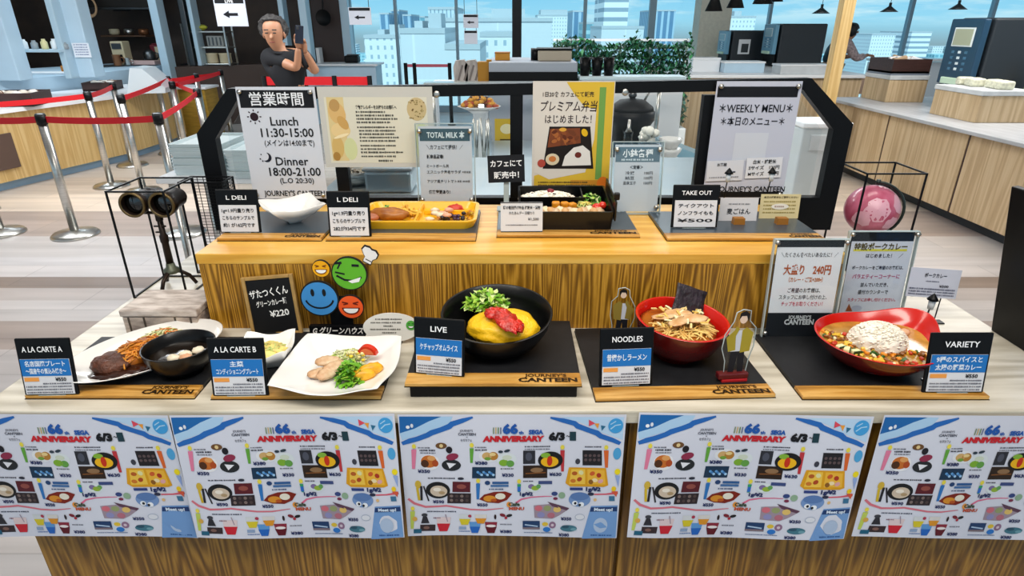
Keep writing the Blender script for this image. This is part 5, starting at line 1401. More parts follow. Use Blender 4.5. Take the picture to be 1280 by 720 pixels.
# --- B: square plate salad and small square bowl
p = Vector((-.339, 1.040, 0)); RB = R(-3)
sq = squircle(.111, .36)
def rot_out(f, r_):
    return lambda a: (f(a)[0] * math.cos(r_) - f(a)[1] * math.sin(r_), f(a)[0] * math.sin(r_) + f(a)[1] * math.cos(r_))
mb = MB(); dish(mb, sq, lambda a: .028 + .010 * abs(math.sin(2 * a)) ** 3, [(0, 0), (.45, 0), (.48, .06), (.80, .55), (1, 1), (.985, 1.02), (.80, .62), (.6, .33), (.42, .22), (0, .20)], 0, 96)
o = tag(obj('square_plate', mb, CERW), 'white square plate with raised pointed corners holding salad', 'plate'); o.location = (p.x, p.y, ZT); o.rotation_euler.z = RB
ZB = ZT + .008
def put(name, label, cat, px, py, z, mb, m, kind=None, rz=0., zz=None):
    p = atz(px - 3, py - 6, z); o = tag(obj(name, mb, m), label, cat, None, kind); o.location = (p.x, p.y, ZB if zz is None else zz); o.rotation_euler.z = rz
    return o
CHK = mat('chicken_pale', 'dcc3a0', .42, var=.25, scale=50, col2='c79a72')
for i, (px, py, rz, tl) in enumerate(((402, 470, .4, .3), (411, 472, .9, .45), (421, 466, .7, .5), (413, 461, .2, .35))):
    mb = MB().ell((0, 0, .006), (.024, .013, .006), 0, .22, i + 3, 16, 9, Matrix.Rotation(tl, 4, 'X'))
    put('chicken_slice', ('chicken slice lowest at the near end of the salad', 'chicken slice second in the fan on the square plate', 'chicken slice against the lettuce on the square plate', 'chicken slice on top of the fan behind')[i], 'food', px, py, ZB + .012, mb, CHK, None, rz, ZB + .003 + .004 * i)
mb = MB(); greens(mb, 170, (0, 0, .004), .028, .034, .034, .021, 21, (0, 1, 1, 3))
put('lettuce', 'green lettuce in the middle of the square salad plate', 'salad', 441, 468, ZB + .02, mb, LETT, 'stuff')
mb = MB(); shreds(mb, 110, (0, 0, .006), .036, .024, .024, .026, .0014, 22, (0, 0, 1)); greens(mb, 30, (-.02, 0, .004), .02, .02, .02, .016, 5, (2, 3))
put('shredded_vegetable', 'pale shredded vegetables behind the lettuce on the square plate', 'salad', 437, 449, ZB + .02, mb, [CABB[0], CABB[1], LETT[2], LETT[0]], 'stuff')
mb = MB()
pts = [(.021 * math.cos(a), .021 * math.sin(a)) for a in [R(10) + k * R(170) / 16 for k in range(17)]]
mb.prism(pts, -.006, .006); o = put('tomato_wedge', 'red tomato wedge at the back of the square salad plate', 'food', 463, 448, ZB + .02, mb, mat('tomato_red', 'd6301c', .25, coat=.3), None, R(-12), ZB + .018)
mb = MB().prism([(.016 * math.cos(a), .016 * math.sin(a)) for a in [R(18) + k * R(154) / 12 for k in range(13)]], -.0066, -.0061); w2 = obj('tomato_flesh', mb, mat('tomato_flesh', 'ea7a52', .3), o)
for i, (px, py, rz) in enumerate(((466, 469, .5), (456, 474, .2))):
    mb = MB().ell((0, 0, .010), (.026, .012, .013), 0, .18, i, 16, 9)
    put('pumpkin_slice', ('upper yellow pumpkin slice on the square salad plate', 'lower yellow pumpkin slice on the square salad plate')[i], 'food', px, py, ZB + .012, mb, mat('pumpkin_yellow', 'e8a91c', .4, var=.2, scale=50), None, rz, ZB + .004 - i * .003)
mb = MB(); r_ = random.Random(3)
for i in range(14): mb.ell((r_.uniform(-.02, .02), r_.uniform(-.012, .012), .006 + r_.uniform(0, .012)), (.004, .003, .003), i % 2, .2, i, 8, 6)
put('corn', 'scatter of corn on the salad beside the tomato', 'corn', 449, 455, ZB + .02, mb, [mat('corn_yellow', 'efcf3a', .35), mat('corn_pale', 'f2e5a2', .35)], 'stuff', 0, ZB + .016)
sb = atz(334, 436, ZT + .030)
mb = MB(); dish(mb, squircle(.052, .18), lambda a: .036 + .012 * abs(math.sin(2 * a)) ** 3, [(0, 0), (.5, 0), (.55, .08), (.82, .5), (1, 1), (.97, 1.01), (.78, .55), (.5, .22), (0, .18)], 0, 72)
o = tag(obj('small_square_bowl', mb, CERW), 'small white square bowl behind the A LA CARTE B stand', 'bowl'); o.location = (sb.x, sb.y, ZT); o.rotation_euler.z = R(8)
mb = MB().ell((0, 0, .004), (.036, .032, .016), 0, .35, 5, 22, 12, None, 4)
shreds(mb, 50, (0, 0, .008), .03, .028, .014, .018, .0016, 3, (0, 1))
o = tag(obj('potato_salad', mb, [mat('potato_yellow', 'e0cf7a', .5, var=.2, scale=60), CABB[1]]), 'pale yellow potato salad in the small square bowl', 'salad', None, 'stuff'); o.location = (sb.x, sb.y, ZT + .018)

# --- LIVE: omelette bowl
LX, LY = atz(621, 388, 1.018).x, 1.118
lb = bowl('omelette_bowl', 'wide black bowl of omelette on the raised display board', LX, LY, ZL, .113, .078, BLKW, BLKW, .42, (R(7), 0), .005)
ZO = ZL + .060
mb = MB().ell((0, 0, .000), (.072, .050, .031), 0, .14, 11, 40, 20, None, 2.2)
p = atz(629, 401, ZO + .014); o = tag(obj('omelette', mb, mat('egg_yellow', 'fbc41a', .38, var=.06, scale=25, bump=.5, bscale=70)), 'bright yellow soft omelette in the black bowl', 'omelette'); o.location = (p.x, p.y, ZO); o.rotation_euler = (R(8), 0, R(6))
mb = MB().ell((0, 0, .004), (.022, .044, .010), 0, .4, 6, 30, 12, None, 2.6).ell((-.012, .024, .005), (.020, .016, .009), 0, .4, 9, 18, 10, None, 3).ell((.012, -.022, .0), (.018, .018, .009), 0, .4, 12, 18, 10, None, 3)
p = atz(631, 399, ZO + .030); o = tag(obj('tomato_sauce', mb, mat('tomato_sauce', 'c2200c', .22, var=.3, scale=60, bump=.5, bscale=130, coat=.3)), 'red tomato sauce poured across the omelette', 'sauce', None, 'stuff'); o.location = (p.x, p.y, ZO + .0265); o.rotation_euler = (R(10), 0, R(28))
mb = MB(); greens(mb, 260, (0, 0, .004), .046, .036, .034, .022, 31, (0, 0, 1, 2))
p = atz(608, 372, ZO + .024); o = tag(obj('lettuce', mb, LETT), 'pale green lettuce behind the omelette in the black bowl', 'salad', None, 'stuff'); o.location = (p.x, p.y, ZO + .002)

# --- NOODLES: red ramen bowl
NX, NY = atz(853, 396, ZT + .085).x - .007, atz(853, 396, ZT + .085).y
nb_ = bowl('noodle_bowl', 'deep red noodle bowl standing on the display board', NX, NY, ZT, .096, .085, REDD, REDL, .50, (R(3), R(4)), .006)
ZN = ZT + .066
mb = MB().lathe([(.079, 0), (.07, .001), (0, .001)], seg=44); o = tag(obj('noodle_broth', mb, mat('broth_amber', '9a5618', .1, coat=.5, var=.25, scale=14)), 'amber broth in the red noodle bowl', 'soup'); o.location = (NX, NY, ZN); o.rotation_euler = (R(3), R(4), 0)
mb = MB(); shreds(mb, 150, (0, -.004, -.006), .062, .052, .016, .05, .0016, 41, (0, 0, 1))
o = tag(obj('noodles', mb, [mat('noodle_yellow', 'efd07c', .4), mat('noodle_tan', 'dcb060', .4)]), 'yellow noodles in the amber broth', 'noodles', None, 'stuff'); o.location = (NX, NY, ZN)
PORK = mat('pork_slice', 'e6c498', .4, var=.25, scale=45, col2='cf9a60')
for i, (dx, dy, rz, rr_) in enumerate(((-.026, .012, .4, .030), (.006, .018, -.3, .030), (-.006, -.022, .8, .028), (.030, -.010, .1, .026))):
    mb = MB().ell((0, 0, .002), (rr_, rr_ * .62, .0038), 0, .25, i + 5, 20, 8, Matrix.Rotation(.18 * (i % 2 * 2 - 1), 4, 'X'), 2)
    o = tag(obj('pork_slice', mb, PORK), ('pork slice nearest the near wall stand in the noodle bowl', 'pork slice under the seaweed sheet', 'pork slice lowest at the front of the noodle bowl', 'pork slice beside the figure stand in the noodle bowl')[i], 'food'); o.location = (NX + dx, NY + dy, ZN + .013 + i * .002); o.rotation_euler.z = rz
mb = MB(); r_ = random.Random(8)
for i in range(46): mb.box((0, 0, 0), (.016, .0045, .003), i % 3, .0008, Matrix.Translation((r_.uniform(-.05, .055), r_.uniform(-.042, .045), .016 + r_.uniform(0, .006))) @ Matrix.Rotation(r_.uniform(0, 3), 4, 'Z') @ Matrix.Rotation(r_.uniform(-.3, .3), 4, 'Y'), 1)
o = tag(obj('bamboo_shoot_strips', mb, [mat('bamboo_strip', 'e3bf62', .4), mat('egg_bit', 'f0d590', .4), mat('leek_bit', 'e8e6b8', .4)]), 'yellow strips of topping over the pork in the noodle bowl', 'food', None, 'stuff'); o.location = (NX, NY, ZN)
mb = MB(); N = 8
rr = [[Vector(((i / N - .5) * .074, .002 * math.sin(i * 1.1 + j), (j / N) * .064)) for i in range(N + 1)] for j in range(N + 1)]
mb.rings(rr, 0, False)
o = tag(obj('seaweed_sheet', mb, mat('nori', '2a2129', .5, var=.5, scale=60, bump=.5, bscale=90)), 'dark seaweed sheet standing at the back of the red noodle bowl', 'food'); o.location = (NX + .026, NY + .034, ZN + .004); o.rotation_euler = (R(-26), R(22), R(10))
sm_ = o.modifiers.new('thickness', 'SOLIDIFY'); sm_.thickness = .0012

# --- VARIETY: curry bowl
VX, VY = .742, 1.090
def leafo(a):
    d = (a - R(33) + PI) % (2 * PI) - PI
    r = .119 + .046 * math.exp(-(d / R(24)) ** 2)
    return r * math.cos(a), r * .96 * math.sin(a)
t_ = thing('curry_bowl', 'red leaf shaped bowl of curry and rice with a pointed lip', 'bowl', (VX, VY, ZT))
rz_ = lambda a: .060 + .018 * math.exp(-(((a - R(33) + PI) % (2 * PI) - PI) / R(30)) ** 2)
mb = MB(); dish(mb, leafo, rz_, [(.45, 0), (.47, .08), (.72, .30), (.92, .70), (1, 1)], 0, 80); obj('outside', mb, REDD, t_)
mb = MB(); dish(mb, leafo, rz_, [(1, 1), (.985, 1.02), (.965, 1.0), (.88, .70), (.70, .36), (.45, .16), (0, .13)], 0, 80); obj('inside', mb, REDL, t_)
obj('foot_ring', MB().lathe([(.052, 0), (.054, .002), (.054, .004)], seg=40), REDD, t_)
mb = MB(); dish(mb, lambda a: (leafo(a)[0] * .905, leafo(a)[1] * .905), lambda a: .001, [(1, 0), (.95, 1), (0, 1)], 0, 60)
o = tag(obj('curry_sauce', mb, mat('curry_brown', 'c0903a', .25, var=.3, scale=30, coat=.3)), 'brown yellow curry sauce in the red leaf bowl', 'curry', None, 'stuff'); o.location = (VX, VY, ZT + .0435)
mb = MB().ell((0, 0, .006), (.054, .046, .042), 0, .22, 5, 36, 18, None, 3)
r_ = random.Random(2)
for i in range(420):
    a, q = r_.uniform(0, 6.283), r_.random() ** .5
    mb.ell((.056 * q * math.cos(a), .048 * q * math.sin(a), .006 + .043 * math.sqrt(max(0, 1 - q * q)) + .001), (.0034, .0018, .0017), 0, 0, 0, 6, 4, None)
p = atz(1099, 417, ZT + .068); o = tag(obj('rice_mound', mb, mat('cooked_rice', 'f8f1e2', .45)), 'white mound of cooked rice beside the curry', 'rice', None, 'stuff'); o.location = (p.x, p.y, ZT + .040)
mb = MB().ell((0, 0, 0), (.012, .010, .008), 0, .2, 1, 12, 8); p = atz(1130, 414, ZT + .055); o = tag(obj('pickle_piece', mb, mat('pale_pickle', 'e3b28c', .4)), 'pale pickle piece beside the rice mound', 'food'); o.location = (p.x, p.y, ZT + .052)
r_ = random.Random(14); cols = [('veg_orange', 'e08a1e'), ('veg_yellow', 'e9bf3c'), ('veg_green', '2f5f24'), ('veg_white', 'e9e2b8'), ('veg_red', 'c23a1c'), ('veg_brown', '8a521a')]
mb = MB()
for i in range(150):
    a, q = r_.uniform(R(150), R(330)), math.sqrt(r_.uniform(.08, .9))
    x, y = .098 * q * math.cos(a) - .004, .094 * q * math.sin(a) + (.012 if a < R(200) else 0)
    mb.box((0, 0, 0), (r_.uniform(.006, .012), r_.uniform(.005, .009), r_.uniform(.004, .007)), r_.choice((0, 0, 1, 1, 2, 3, 4, 5, 5)), .0015, Matrix.Translation((x, y, r_.uniform(.001, .006))) @ Matrix.Rotation(r_.uniform(0, 3), 4, 'Z') @ Matrix.Rotation(r_.uniform(-.5, .5), 4, 'X'), 1)
o = tag(obj('diced_vegetable', mb, [mat(n, c, .35) for n, c in cols]), 'diced orange, yellow and green vegetables floating in the curry', 'vegetables', None, 'stuff'); o.location = (VX, VY, ZT + .0445)
for i, (px, py, rz) in enumerate(((1050, 437, .4), (1058, 440, 1.0), (1069, 443, .2))):
    mb = MB().box((0, 0, .004), (.018, .012, .008), 0, .002).box((0, -.0055, .004), (.0178, .002, .0082), 1)
    p = atz(px, py, ZT + .045); o = tag(obj('zucchini_piece', mb, [mat('zucchini_flesh', 'e4e6b0', .4), mat('zucchini_skin', '23401c', .35)]), ('zucchini piece nearest the lip of the near bowl wall', 'middle zucchini piece in the curry', 'zucchini piece nearest the rice in the curry')[i], 'food'); o.location = (p.x, p.y, ZT + .047); o.rotation_euler.z = rz

# --- upper shelf: cornered bowl, yellow tray, bento
p = atz(372, 262, ZU + .02)
mb = MB(); dish(mb, squircle(.068, .08), lambda a: .044 + .007 * abs(math.sin(2 * a)) ** 3, [(0, 0), (.22, 0), (.24, .08), (.62, .46), (1, 1), (.975, 1.01), (.62, .52), (.3, .2), (0, .14)], 0, 72)
o = tag(obj('square_bowl', mb, CERW), 'empty white square bowl with pointed corners on the riser', 'bowl'); o.location = (p.x, 1.475, ZU); o.rotation_euler.z = R(34)
mb = MB().ell((0, 0, .003), (.006, .005, .003), 0, .2, 1, 10, 6); o = tag(obj('yellow_garnish', mb, mat('garnish_yellow', 'e3a81c', .4)), 'tiny yellow garnish at the lip of the empty square bowl', 'food'); o.location = (p.x + .0, 1.475, ZU + .008)
YT = mat('yellow_tray', 'f2b91c', .3, coat=.15)
t_ = thing('lunch_tray', 'bright yellow compartment lunch tray on the riser', 'tray', (-.232, 1.405, ZU))
W_, D_ = .292, .185
def rrect(w, d, r, n=6):
    pts = []
    for cx, cy, a0 in ((w / 2 - r, d / 2 - r, 0), (-w / 2 + r, d / 2 - r, 90), (-w / 2 + r, -d / 2 + r, 180), (w / 2 - r, -d / 2 + r, 270)):
        for k in range(n + 1): a = R(a0 + 90 * k / n); pts.append((cx + r * math.cos(a), cy + r * math.sin(a)))
    return pts
def rbox_shell(mb, w, d, h, wall, r, mi=0, flare=.0, floor=.006):
    ro = rrect(w - flare, d - flare, r); r1 = rrect(w, d, r); r2 = rrect(w - 2 * wall, d - 2 * wall, max(.004, r - wall)); r3 = rrect(w - 2 * wall - flare, d - 2 * wall - flare, max(.004, r - wall))
    V = lambda ps, z: [Vector((x, y, z)) for x, y in ps]
    return mb.rings([V(ro, 0), V(r1, h - .002), V(r1, h), V(r2, h), V(r3, floor)], mi, True, True, True, False)
M = Matrix.Translation((0, D_ / 2, 0))
mb = MB(); rbox_shell(mb, W_, D_, .021, .009, .030, 0, .016, .005); o = obj('shell', mb, YT, t_); o.location = (0, D_ / 2, 0)
mb = MB().box((-.005, D_ / 2, .012), (.006, D_ - .026, .016), 0, .002, None).box((.07, D_ * .62, .011), (.13, .005, .012), 0, .002)
obj('divider', mb, YT, t_)
def lay(name, label, cat, x, y, z, mb, m, kind=None, rz=0.):
    o = tag(obj(name, mb, m), label, cat, None, kind); o.location = (x, y, z); o.rotation_euler.z = rz; return o
zf = ZU + .006; tx, ty = -.232, 1.412
FISH = mat('fried_brown', 'b5712a', .4, var=.4, scale=40, col2='8a4a18')
lay('fried_cutlet', 'long golden brown cutlet in the yellow tray', 'food', tx - .075, ty + .055, zf + .008, MB().ell((0, 0, .008), (.052, .022, .016), 0, .18, 4, 26, 12), FISH, None, R(-8))
lay('grilled_slice', 'pinkish grilled slice at the near end of the yellow tray', 'food', tx - .118, ty + .040, zf + .006, MB().ell((0, 0, .006), (.022, .016, .010), 0, .25, 7, 16, 10), mat('pinkish_meat', 'b06a4a', .4, var=.3, scale=50))
mb = MB(); greens(mb, 60, (0, 0, .002), .026, .02, .018, .014, 51, (0, 1, 2, 3)); lay('lettuce', 'small green salad at the back of the yellow tray', 'salad', tx - .095, ty + .115, zf, mb, LETT, 'stuff')
mb = MB(); r_ = random.Random(9)
for i in range(26): mb.box((0, 0, 0), (.032, .005, .005), i % 2, .001, Matrix.Translation((r_.uniform(-.022, .022), r_.uniform(-.022, .022), .004 + r_.uniform(0, .014))) @ Matrix.Rotation(r_.uniform(0, 3.1), 4, 'Z') @ Matrix.Rotation(r_.uniform(-.4, .4), 4, 'Y'), 1)
lay('potato_fries', 'yellow potato fries in the middle of the yellow tray', 'fries', tx - .034, ty + .10, zf, mb, [mat('fry_yellow', 'edc04a', .4), mat('fry_gold', 'd99a26', .4)], 'stuff')
mb = MB(); r_ = random.Random(10)
for i in range(12): mb.ell((r_.uniform(-.022, .022), r_.uniform(-.03, .03), .006 + r_.uniform(0, .012)), (.012, .007, .006), i % 2, .4, i, 10, 7)
lay('prawn_salad', 'pale pink prawn salad in the yellow tray', 'food', tx + .048, ty + .070, zf, mb, [mat('prawn_pink', 'e6a888', .4), mat('prawn_cream', 'ead7b8', .4)], 'stuff')
lay('red_pepper', 'red pepper heap at the back of the yellow tray', 'food', tx + .085, ty + .125, zf, MB().ell((0, 0, .008), (.022, .014, .012), 0, .4, 3, 14, 9), mat('pepper_red', 'c8371c', .35))
mb = MB(); r_ = random.Random(11)
for i in range(34): mb.ell((r_.uniform(-.028, .028), r_.uniform(-.018, .018), .004 + r_.uniform(0, .010)), (.006, .005, .0045), i % 2, .2, i, 8, 6)
lay('black_beans', 'dark purple beans in the yellow tray', 'beans', tx + .082, ty + .055, zf, mb, [mat('bean_dark', '1d1322', .3), mat('bean_purple', '3a2140', .3)], 'stuff')
mb = MB(); greens(mb, 40, (0, 0, .002), .018, .03, .014, .013, 56, (0, 2)); lay('pickled_greens', 'yellow green pickles at the far end of the yellow tray', 'food', tx + .120, ty + .085, zf, mb, [mat('pickle_yellow', 'd8b43a', .4), LETT[0], mat('pickle_orange', 'd98a2a', .4)], 'stuff')

BX, BY = .130, 1.405
TB = R(6)
t_ = thing('bento_box', 'black square cornered boxed lunch container on the riser', 'lunch box', (BX, BY, ZU)); t_.rotation_euler.x = TB
mb = MB(); rbox_shell(mb, .228, .185, .046, .005, .008, 0, .006); o = obj('shell', mb, BLKW, t_); o.location = (0, .0925, 0)
mb = MB().box((-.022, .108, .028), (.178, .003, .03), 0, 0, None).box((.05, .145, .028), (.003, .075, .03)); obj('divider', mb, BLKW, t_)
obj('prop', MB().box((0, .17, -.010), (.12, .012, .018)), BLACKM, t_)
obj('lid_flap', MB().box((.118, .09, .045), (.005, .17, .05), 0, .002).box((.122, .03, .075), (.014, .012, .018), 0, .003), BLKW, t_)
MT = Matrix.Translation((BX, BY, ZU)) @ Matrix.Rotation(TB, 4, 'X')
def inb(name, label, cat, x, y, z, mb, m, kind=None, rz=0.):
    q = MT @ Vector((x, y, z)); o = tag(obj(name, mb, m), label, cat, None, kind); o.location = q; o.rotation_euler = (TB, 0, rz); return o
mb = MB().ell((0, 0, .006), (.074, .030, .022), 0, .2, 3, 34, 14, None, 3); r_ = random.Random(4)
for i in range(200):
    a, q = r_.uniform(0, 6.283), r_.random() ** .5
    mb.ell((.075 * q * math.cos(a), .031 * q * math.sin(a), .007 + .022 * math.sqrt(max(0, 1 - q * q))), (.004, .002, .0018), 0, 0, 0, 6, 4)
inb('rice_portion', 'white rice in the back compartment of the boxed lunch', 'rice', -.040, .145, .014, mb, mat('cooked_rice', 'f8f1e2', .45), 'stuff', R(6))
inb('pickled_plum', 'dark red pickled plum on the boxed rice', 'food', -.030, .150, .042, MB().ell((0, 0, 0), (.010, .009, .008), 0, .2, 2, 12, 8), mat('plum_red', '8a2430', .35))
mb = MB(); r_ = random.Random(6)
for i in range(14): mb.ell((r_.uniform(-.05, .04), r_.uniform(-.016, .012), .0), (.003, .002, .0015), 0, 0, 0, 6, 4)
inb('black_sesame', 'black sesame sprinkled on the boxed rice', 'seasoning', -.045, .142, .041, mb, BLACKM, 'stuff')
for i, (x, y) in enumerate(((-.010, .082), (.012, .080), (.030, .074))):
    inb('pumpkin_cube', ('orange pumpkin cube nearest the rice card in the boxed lunch', 'middle orange pumpkin cube in the boxed lunch', 'orange pumpkin cube nearest the greens in the boxed lunch')[i], 'food', x - .01, y, .026, MB().box((0, 0, .006), (.02, .017, .018), 0, .004), mat('pumpkin_orange', 'e08f1c', .4, var=.2, scale=60), None, .3 * i)
mb = MB(); r_ = random.Random(7)
for i in range(16): mb.ell((-.09 + i * .0118, r_.uniform(-.010, .010), .008), (.012, .014, .010), i % 3, .3, i, 10, 7)
inb('sliced_chicken', 'row of pale sliced chicken along the front of the boxed lunch', 'food', -.005, .040, .026, mb, [CHK, mat('chicken_cream', 'e6d3ae', .45), mat('chicken_toast', 'cfa06a', .45)], 'stuff')
mb = MB(); greens(mb, 110, (0, 0, 0), .030, .036, .028, .018, 61, (0, 1, 2, 3)); inb('green_salad', 'green salad along the far wall of the boxed lunch', 'salad', .072, .118, .020, mb, LETT, 'stuff')
mb = MB(); shreds(mb, 40, (0, 0, 0), .02, .02, .016, .02, .0015, 62, (0, 1)); inb('bean_sprouts', 'yellow sprouts beside the green salad in the boxed lunch', 'food', .052, .088, .022, mb, [mat('sprout_yellow', 'e3d06a', .4), CABB[1]], 'stuff')
inb('cherry_tomato', 'red cherry tomato in the boxed lunch', 'food', .080, .060, .034, MB().ell((0, 0, 0), (.013, .012, .011), 0, 0, 0, 16, 10), mat('tomato_red', 'd6301c', .25, coat=.3))
inb('cherry_tomato', 'smaller red cherry tomato behind the first in the boxed lunch', 'food', .096, .074, .034, MB().ell((0, 0, 0), (.010, .010, .010), 0, 0, 0, 16, 10), mat('tomato_red', 'd6301c', .25, coat=.3))

# --- clear figure stands by the noodle bowl (plain generic figures)
def standee(label, px, py, z, H, jacket, flip=1, boxred=False):
    p = atz(px, py, z)
    t_ = thing('acrylic_figure', label, 'figure stand', (p.x, p.y, z), R(6) * flip)
    s_ = H / 1.0
    def P(l): return [(x * .78 * s_ * flip, y_ * s_) for x, y_ in l]
    body = P([(-.16, .0), (.20, .0), (.22, .30), (.27, .48), (.26, .74), (.14, .84), (.13, .98), (0, 1.0), (-.10, .96), (-.12, .84), (-.24, .66), (-.26, .46), (-.18, .28)])
    mb = MB(); mb.prism(body, -.0012, .0012); obj('clear_sheet', mb, ACRY, t_)
    mb = MB(); mb.tube([(x, 0, y_) for x, y_ in body], .0011, 0, 5, True); obj('cut_edge', mb, ACRYE, t_)
    A = Art()
    A.poly(P([(-.11, .06), (-.02, .06), (.02, .44), (-.11, .44)]), '1a1a20', 1).poly(P([(.06, .06), (.15, .06), (.12, .44), (.0, .44)]), '1a1a20', 1)
    A.poly(P([(-.13, .42), (.13, .42), (.12, .72), (-.10, .72)]), 'c9cbd4', 2)
    A.poly(P([(.04, .40), (.20, .42), (.22, .68), (.10, .76), (.03, .72)]), jacket, 3).poly(P([(-.08, .74), (-.04, .44), (-.16, .42), (-.22, .62)]), jacket, 3)
    A.poly(P([(-.18, .50), (-.12, .54), (-.02, .74), (-.08, .78)]), jacket, 4)
    A.ell(.016 * s_ * flip, .88 * s_, .050 * s_, .066 * s_, 'e2c4ad', 4).poly(P([(-.06, .86), (-.05, .96), (.04, .99), (.11, .94), (.10, .84), (.06, .92), (-.02, .92)]), '1a1618', 5)
    A.poly(P([(-.12, .0), (-.02, .0), (-.03, .06), (-.10, .06)]), '53181c', 2).poly(P([(.06, .0), (.16, .0), (.14, .06), (.06, .06)]), '53181c', 2)
    A.build('figure_print', t_, lambda x, y, d: (x, -.0013 - d, y))
    b = obj('base', MB().box((0, 0, .003), (.34 * s_, .022, .006), 0, .001), ACRYE if not boxred else mat('red_base', 'b01c22', .3), t_)
    if boxred: obj('base_edge', MB().box((-.02 * s_ * flip, -.002, .012), (.4 * s_, .016, .012), 0, .002), mat('dark_red_base', '5c1418', .3), t_)
standee('clear figure stand of a person in a yellow green jacket beside the noodle bowl', 915, 474, ZT, .152, 'a3912e', 1, True)
standee('smaller clear acrylic figure stand behind the NOODLES price stand', 776, 426, ZT, .128, '8f7a34', -1)

# ================================================================== ANNIVERSARY POSTERS (five alike, hung along the counter edge)
PW, PH = .418, .285
def poster_art():
    A = Art()
    def q(px, py):
        v = (py - 518) / 147; l, r = 497 + 16 * v, 783 - 15 * v
        return ((px - l) / (r - l) - .5) * PW, -PH * (v ** .97 if v > 0 else v)
    def P(*pp): return [q(*p) for p in pp]
    def E(px, py, rx, ry, c, L=2, seg=18, rot=0): x, y = q(px, py); A.ell(x, y, rx * .00152, ry * .00190, c, L, seg, rot)
    def Rc(x0, y0, x1, y1, c, L=2): A.poly(P((x0, y1), (x1, y1), (x1, y0), (x0, y0)), c, L)
    def T(s_, px, py, size, c, wpx=None, L=4, bold=.03, sh=0.): x, y = q(px, py); A.text(s_, x, y, size * .0019, c, wpx * .00150 if wpx else None, bold, L, 0, sh)
    def G(x0, x1, py, h=1.6, c='6a6c78', L=3, seed=0): a, b_ = q(x0, py), q(x1, py); A.greek(a[0], b_[0], a[1], h * .0019, c, seed, L)
    def LN(pp, w_, c, L=2): A.line(P(*pp), [k * .0019 for k in w_] if isinstance(w_, list) else w_ * .0019, c, L)
    def candle(px, y0, y1, c, w_=3.2): E(px, y0 + 1.5, 2.6, 2.8, 'e2d24a', 4, 10); A.poly(P((px - w_, y0 + 5), (px + w_, y0 + 5), (px + w_ * .6, y1), (px - w_ * .6, y1)), c, 3)
    def price(s_, px, py, wpx=18): T(s_, px, py, 5.2, '1b2a5c', wpx * .88, 5, .04)
    # corners and ribbons
    A.poly(P((499, 520), (552, 520), (536, 525), (518, 533), (500, 538)), '1d64a8', 1)
    A.poly(P((500, 538), (518, 533), (536, 525), (552, 520), (566, 520), (562, 527), (538, 536), (503, 546)), 'a9cbe8', 1)
    LN([(503, 549.5), (512, 546.5), (522, 544), (534, 540), (540, 537), (552, 533.5), (562, 530), (565, 527.5), (578, 524), (591, 520.5)], [4, 5.5, 5.5, 5.5, 6, 5.5, 6, 6, 5, 2], '2566b4', 3)
    A.poly(P((700, 520.5), (780, 520.5), (778, 545), (752, 537), (728, 527)), 'b5d2ec', 1)
    LN([(688, 521), (704, 524), (718, 527), (722, 530), (736, 534.5), (746, 537.5), (751, 541), (765, 545), (775, 549)], [2, 5, 5.5, 6, 5.5, 6, 5.5, 5, 4], '2566b4', 3)
    E(769.5, 529.5, 9, 8.5, '3f9ad6', 4, 24); LN([(763, 533), (769, 529), (776, 528)], 1.2, 'a9d3ee', 5); LN([(763, 528), (770, 524.5)], 1.0, 'a9d3ee', 5)
    E(771, 560.5, 5, 7, '4c9fd2', 3); A.poly(P((736, 523), (744, 527), (736, 530)), 'd8485a', 4); A.poly(P((743, 527), (749, 527), (747, 533)), 'e59a3c', 4); A.poly(P((751, 529), (757, 530), (752, 535)), '2a6a8c', 4)
    E(510, 531, 2.4, 2, 'eef2f6', 4, 10); E(515, 529.5, 1.8, 2.4, 'd8dee8', 4, 10)
    # heading
    T("JOURNEY'S", 583, 534.5, 3.4, '5a5e6c', 16, 4, .02); T('CANTEEN', 584, 538.3, 3.8, '4a4e5c', 22, 4, .03); T('×', 584, 541.5, 3, '5a5e6c', None, 4); T('セガカフェ', 583, 545, 3.6, '5a5e6c', 14, 4, .02)
    for i, c in enumerate(('7a8a6a', 'c2a86a', '6a8a5a', '5a6a8a')): LN([(617 + i * 3, 531), (617 + i * 3, 538)], 1.1, c, 4)
    T('66', 638, 532.5, 14, '1f56a6', 19, 5, .06); T('th', 651.5, 536.5, 5, '1f56a6', 6, 5, .04); T('SEGA', 670, 536, 6.6, '1f56a6', 18, 5, .06); T('ANNIVERSARY', 642, 543.3, 8.4, 'c3202c', 76, 5, .07, .1)
    T('6/3', 696, 541, 11.5, '14161c', 20, 5, .07); T('〜', 710, 541, 6, '14161c', 5, 5); Rc(712, 536, 720, 546, '1c3a44', 4); T('2024', 692, 547, 3, '33353c', 10, 5) if False else None
    # row one
    candle(518, 551, 579, 'd97a9a'); G(523, 538, 554, 1.5, seed=1); G(525, 545, 557, 2, '4a4c58', seed=2); G(526, 546, 560, 1.4, seed=3)
    E(552, 551.5, 7, 3.6, '6b4a2c', 3); E(552, 551.5, 2.4, 2.2, 'd8c08a', 4, 10)
    E(538, 571, 12.5, 9.5, 'e6e6ea', 2); E(537, 570, 10, 7.5, 'c06a2a', 3); E(540, 566, 5, 3, 'd89a5a', 4); E(532, 572.5, 5, 4.6, '4a2a16', 4); E(545, 572, 4, 4, 'a9481e', 4)
    E(565, 574, 12, 7, '22262a', 3, 20); A.poly(P((559, 571), (571, 572), (563, 578)), 'e2e3ea', 4); E(566, 564, 8, 4, '8a2c48', 3, 14, .3); E(562, 556, 4, 4, '1c1a22', 4)
    price('¥350', 531, 581.5)
    candle(590, 549, 571, '5fa03c', 2.6); G(594, 608, 553, 1.5, seed=4); G(594, 610, 556, 2, '4a4c58', seed=5)
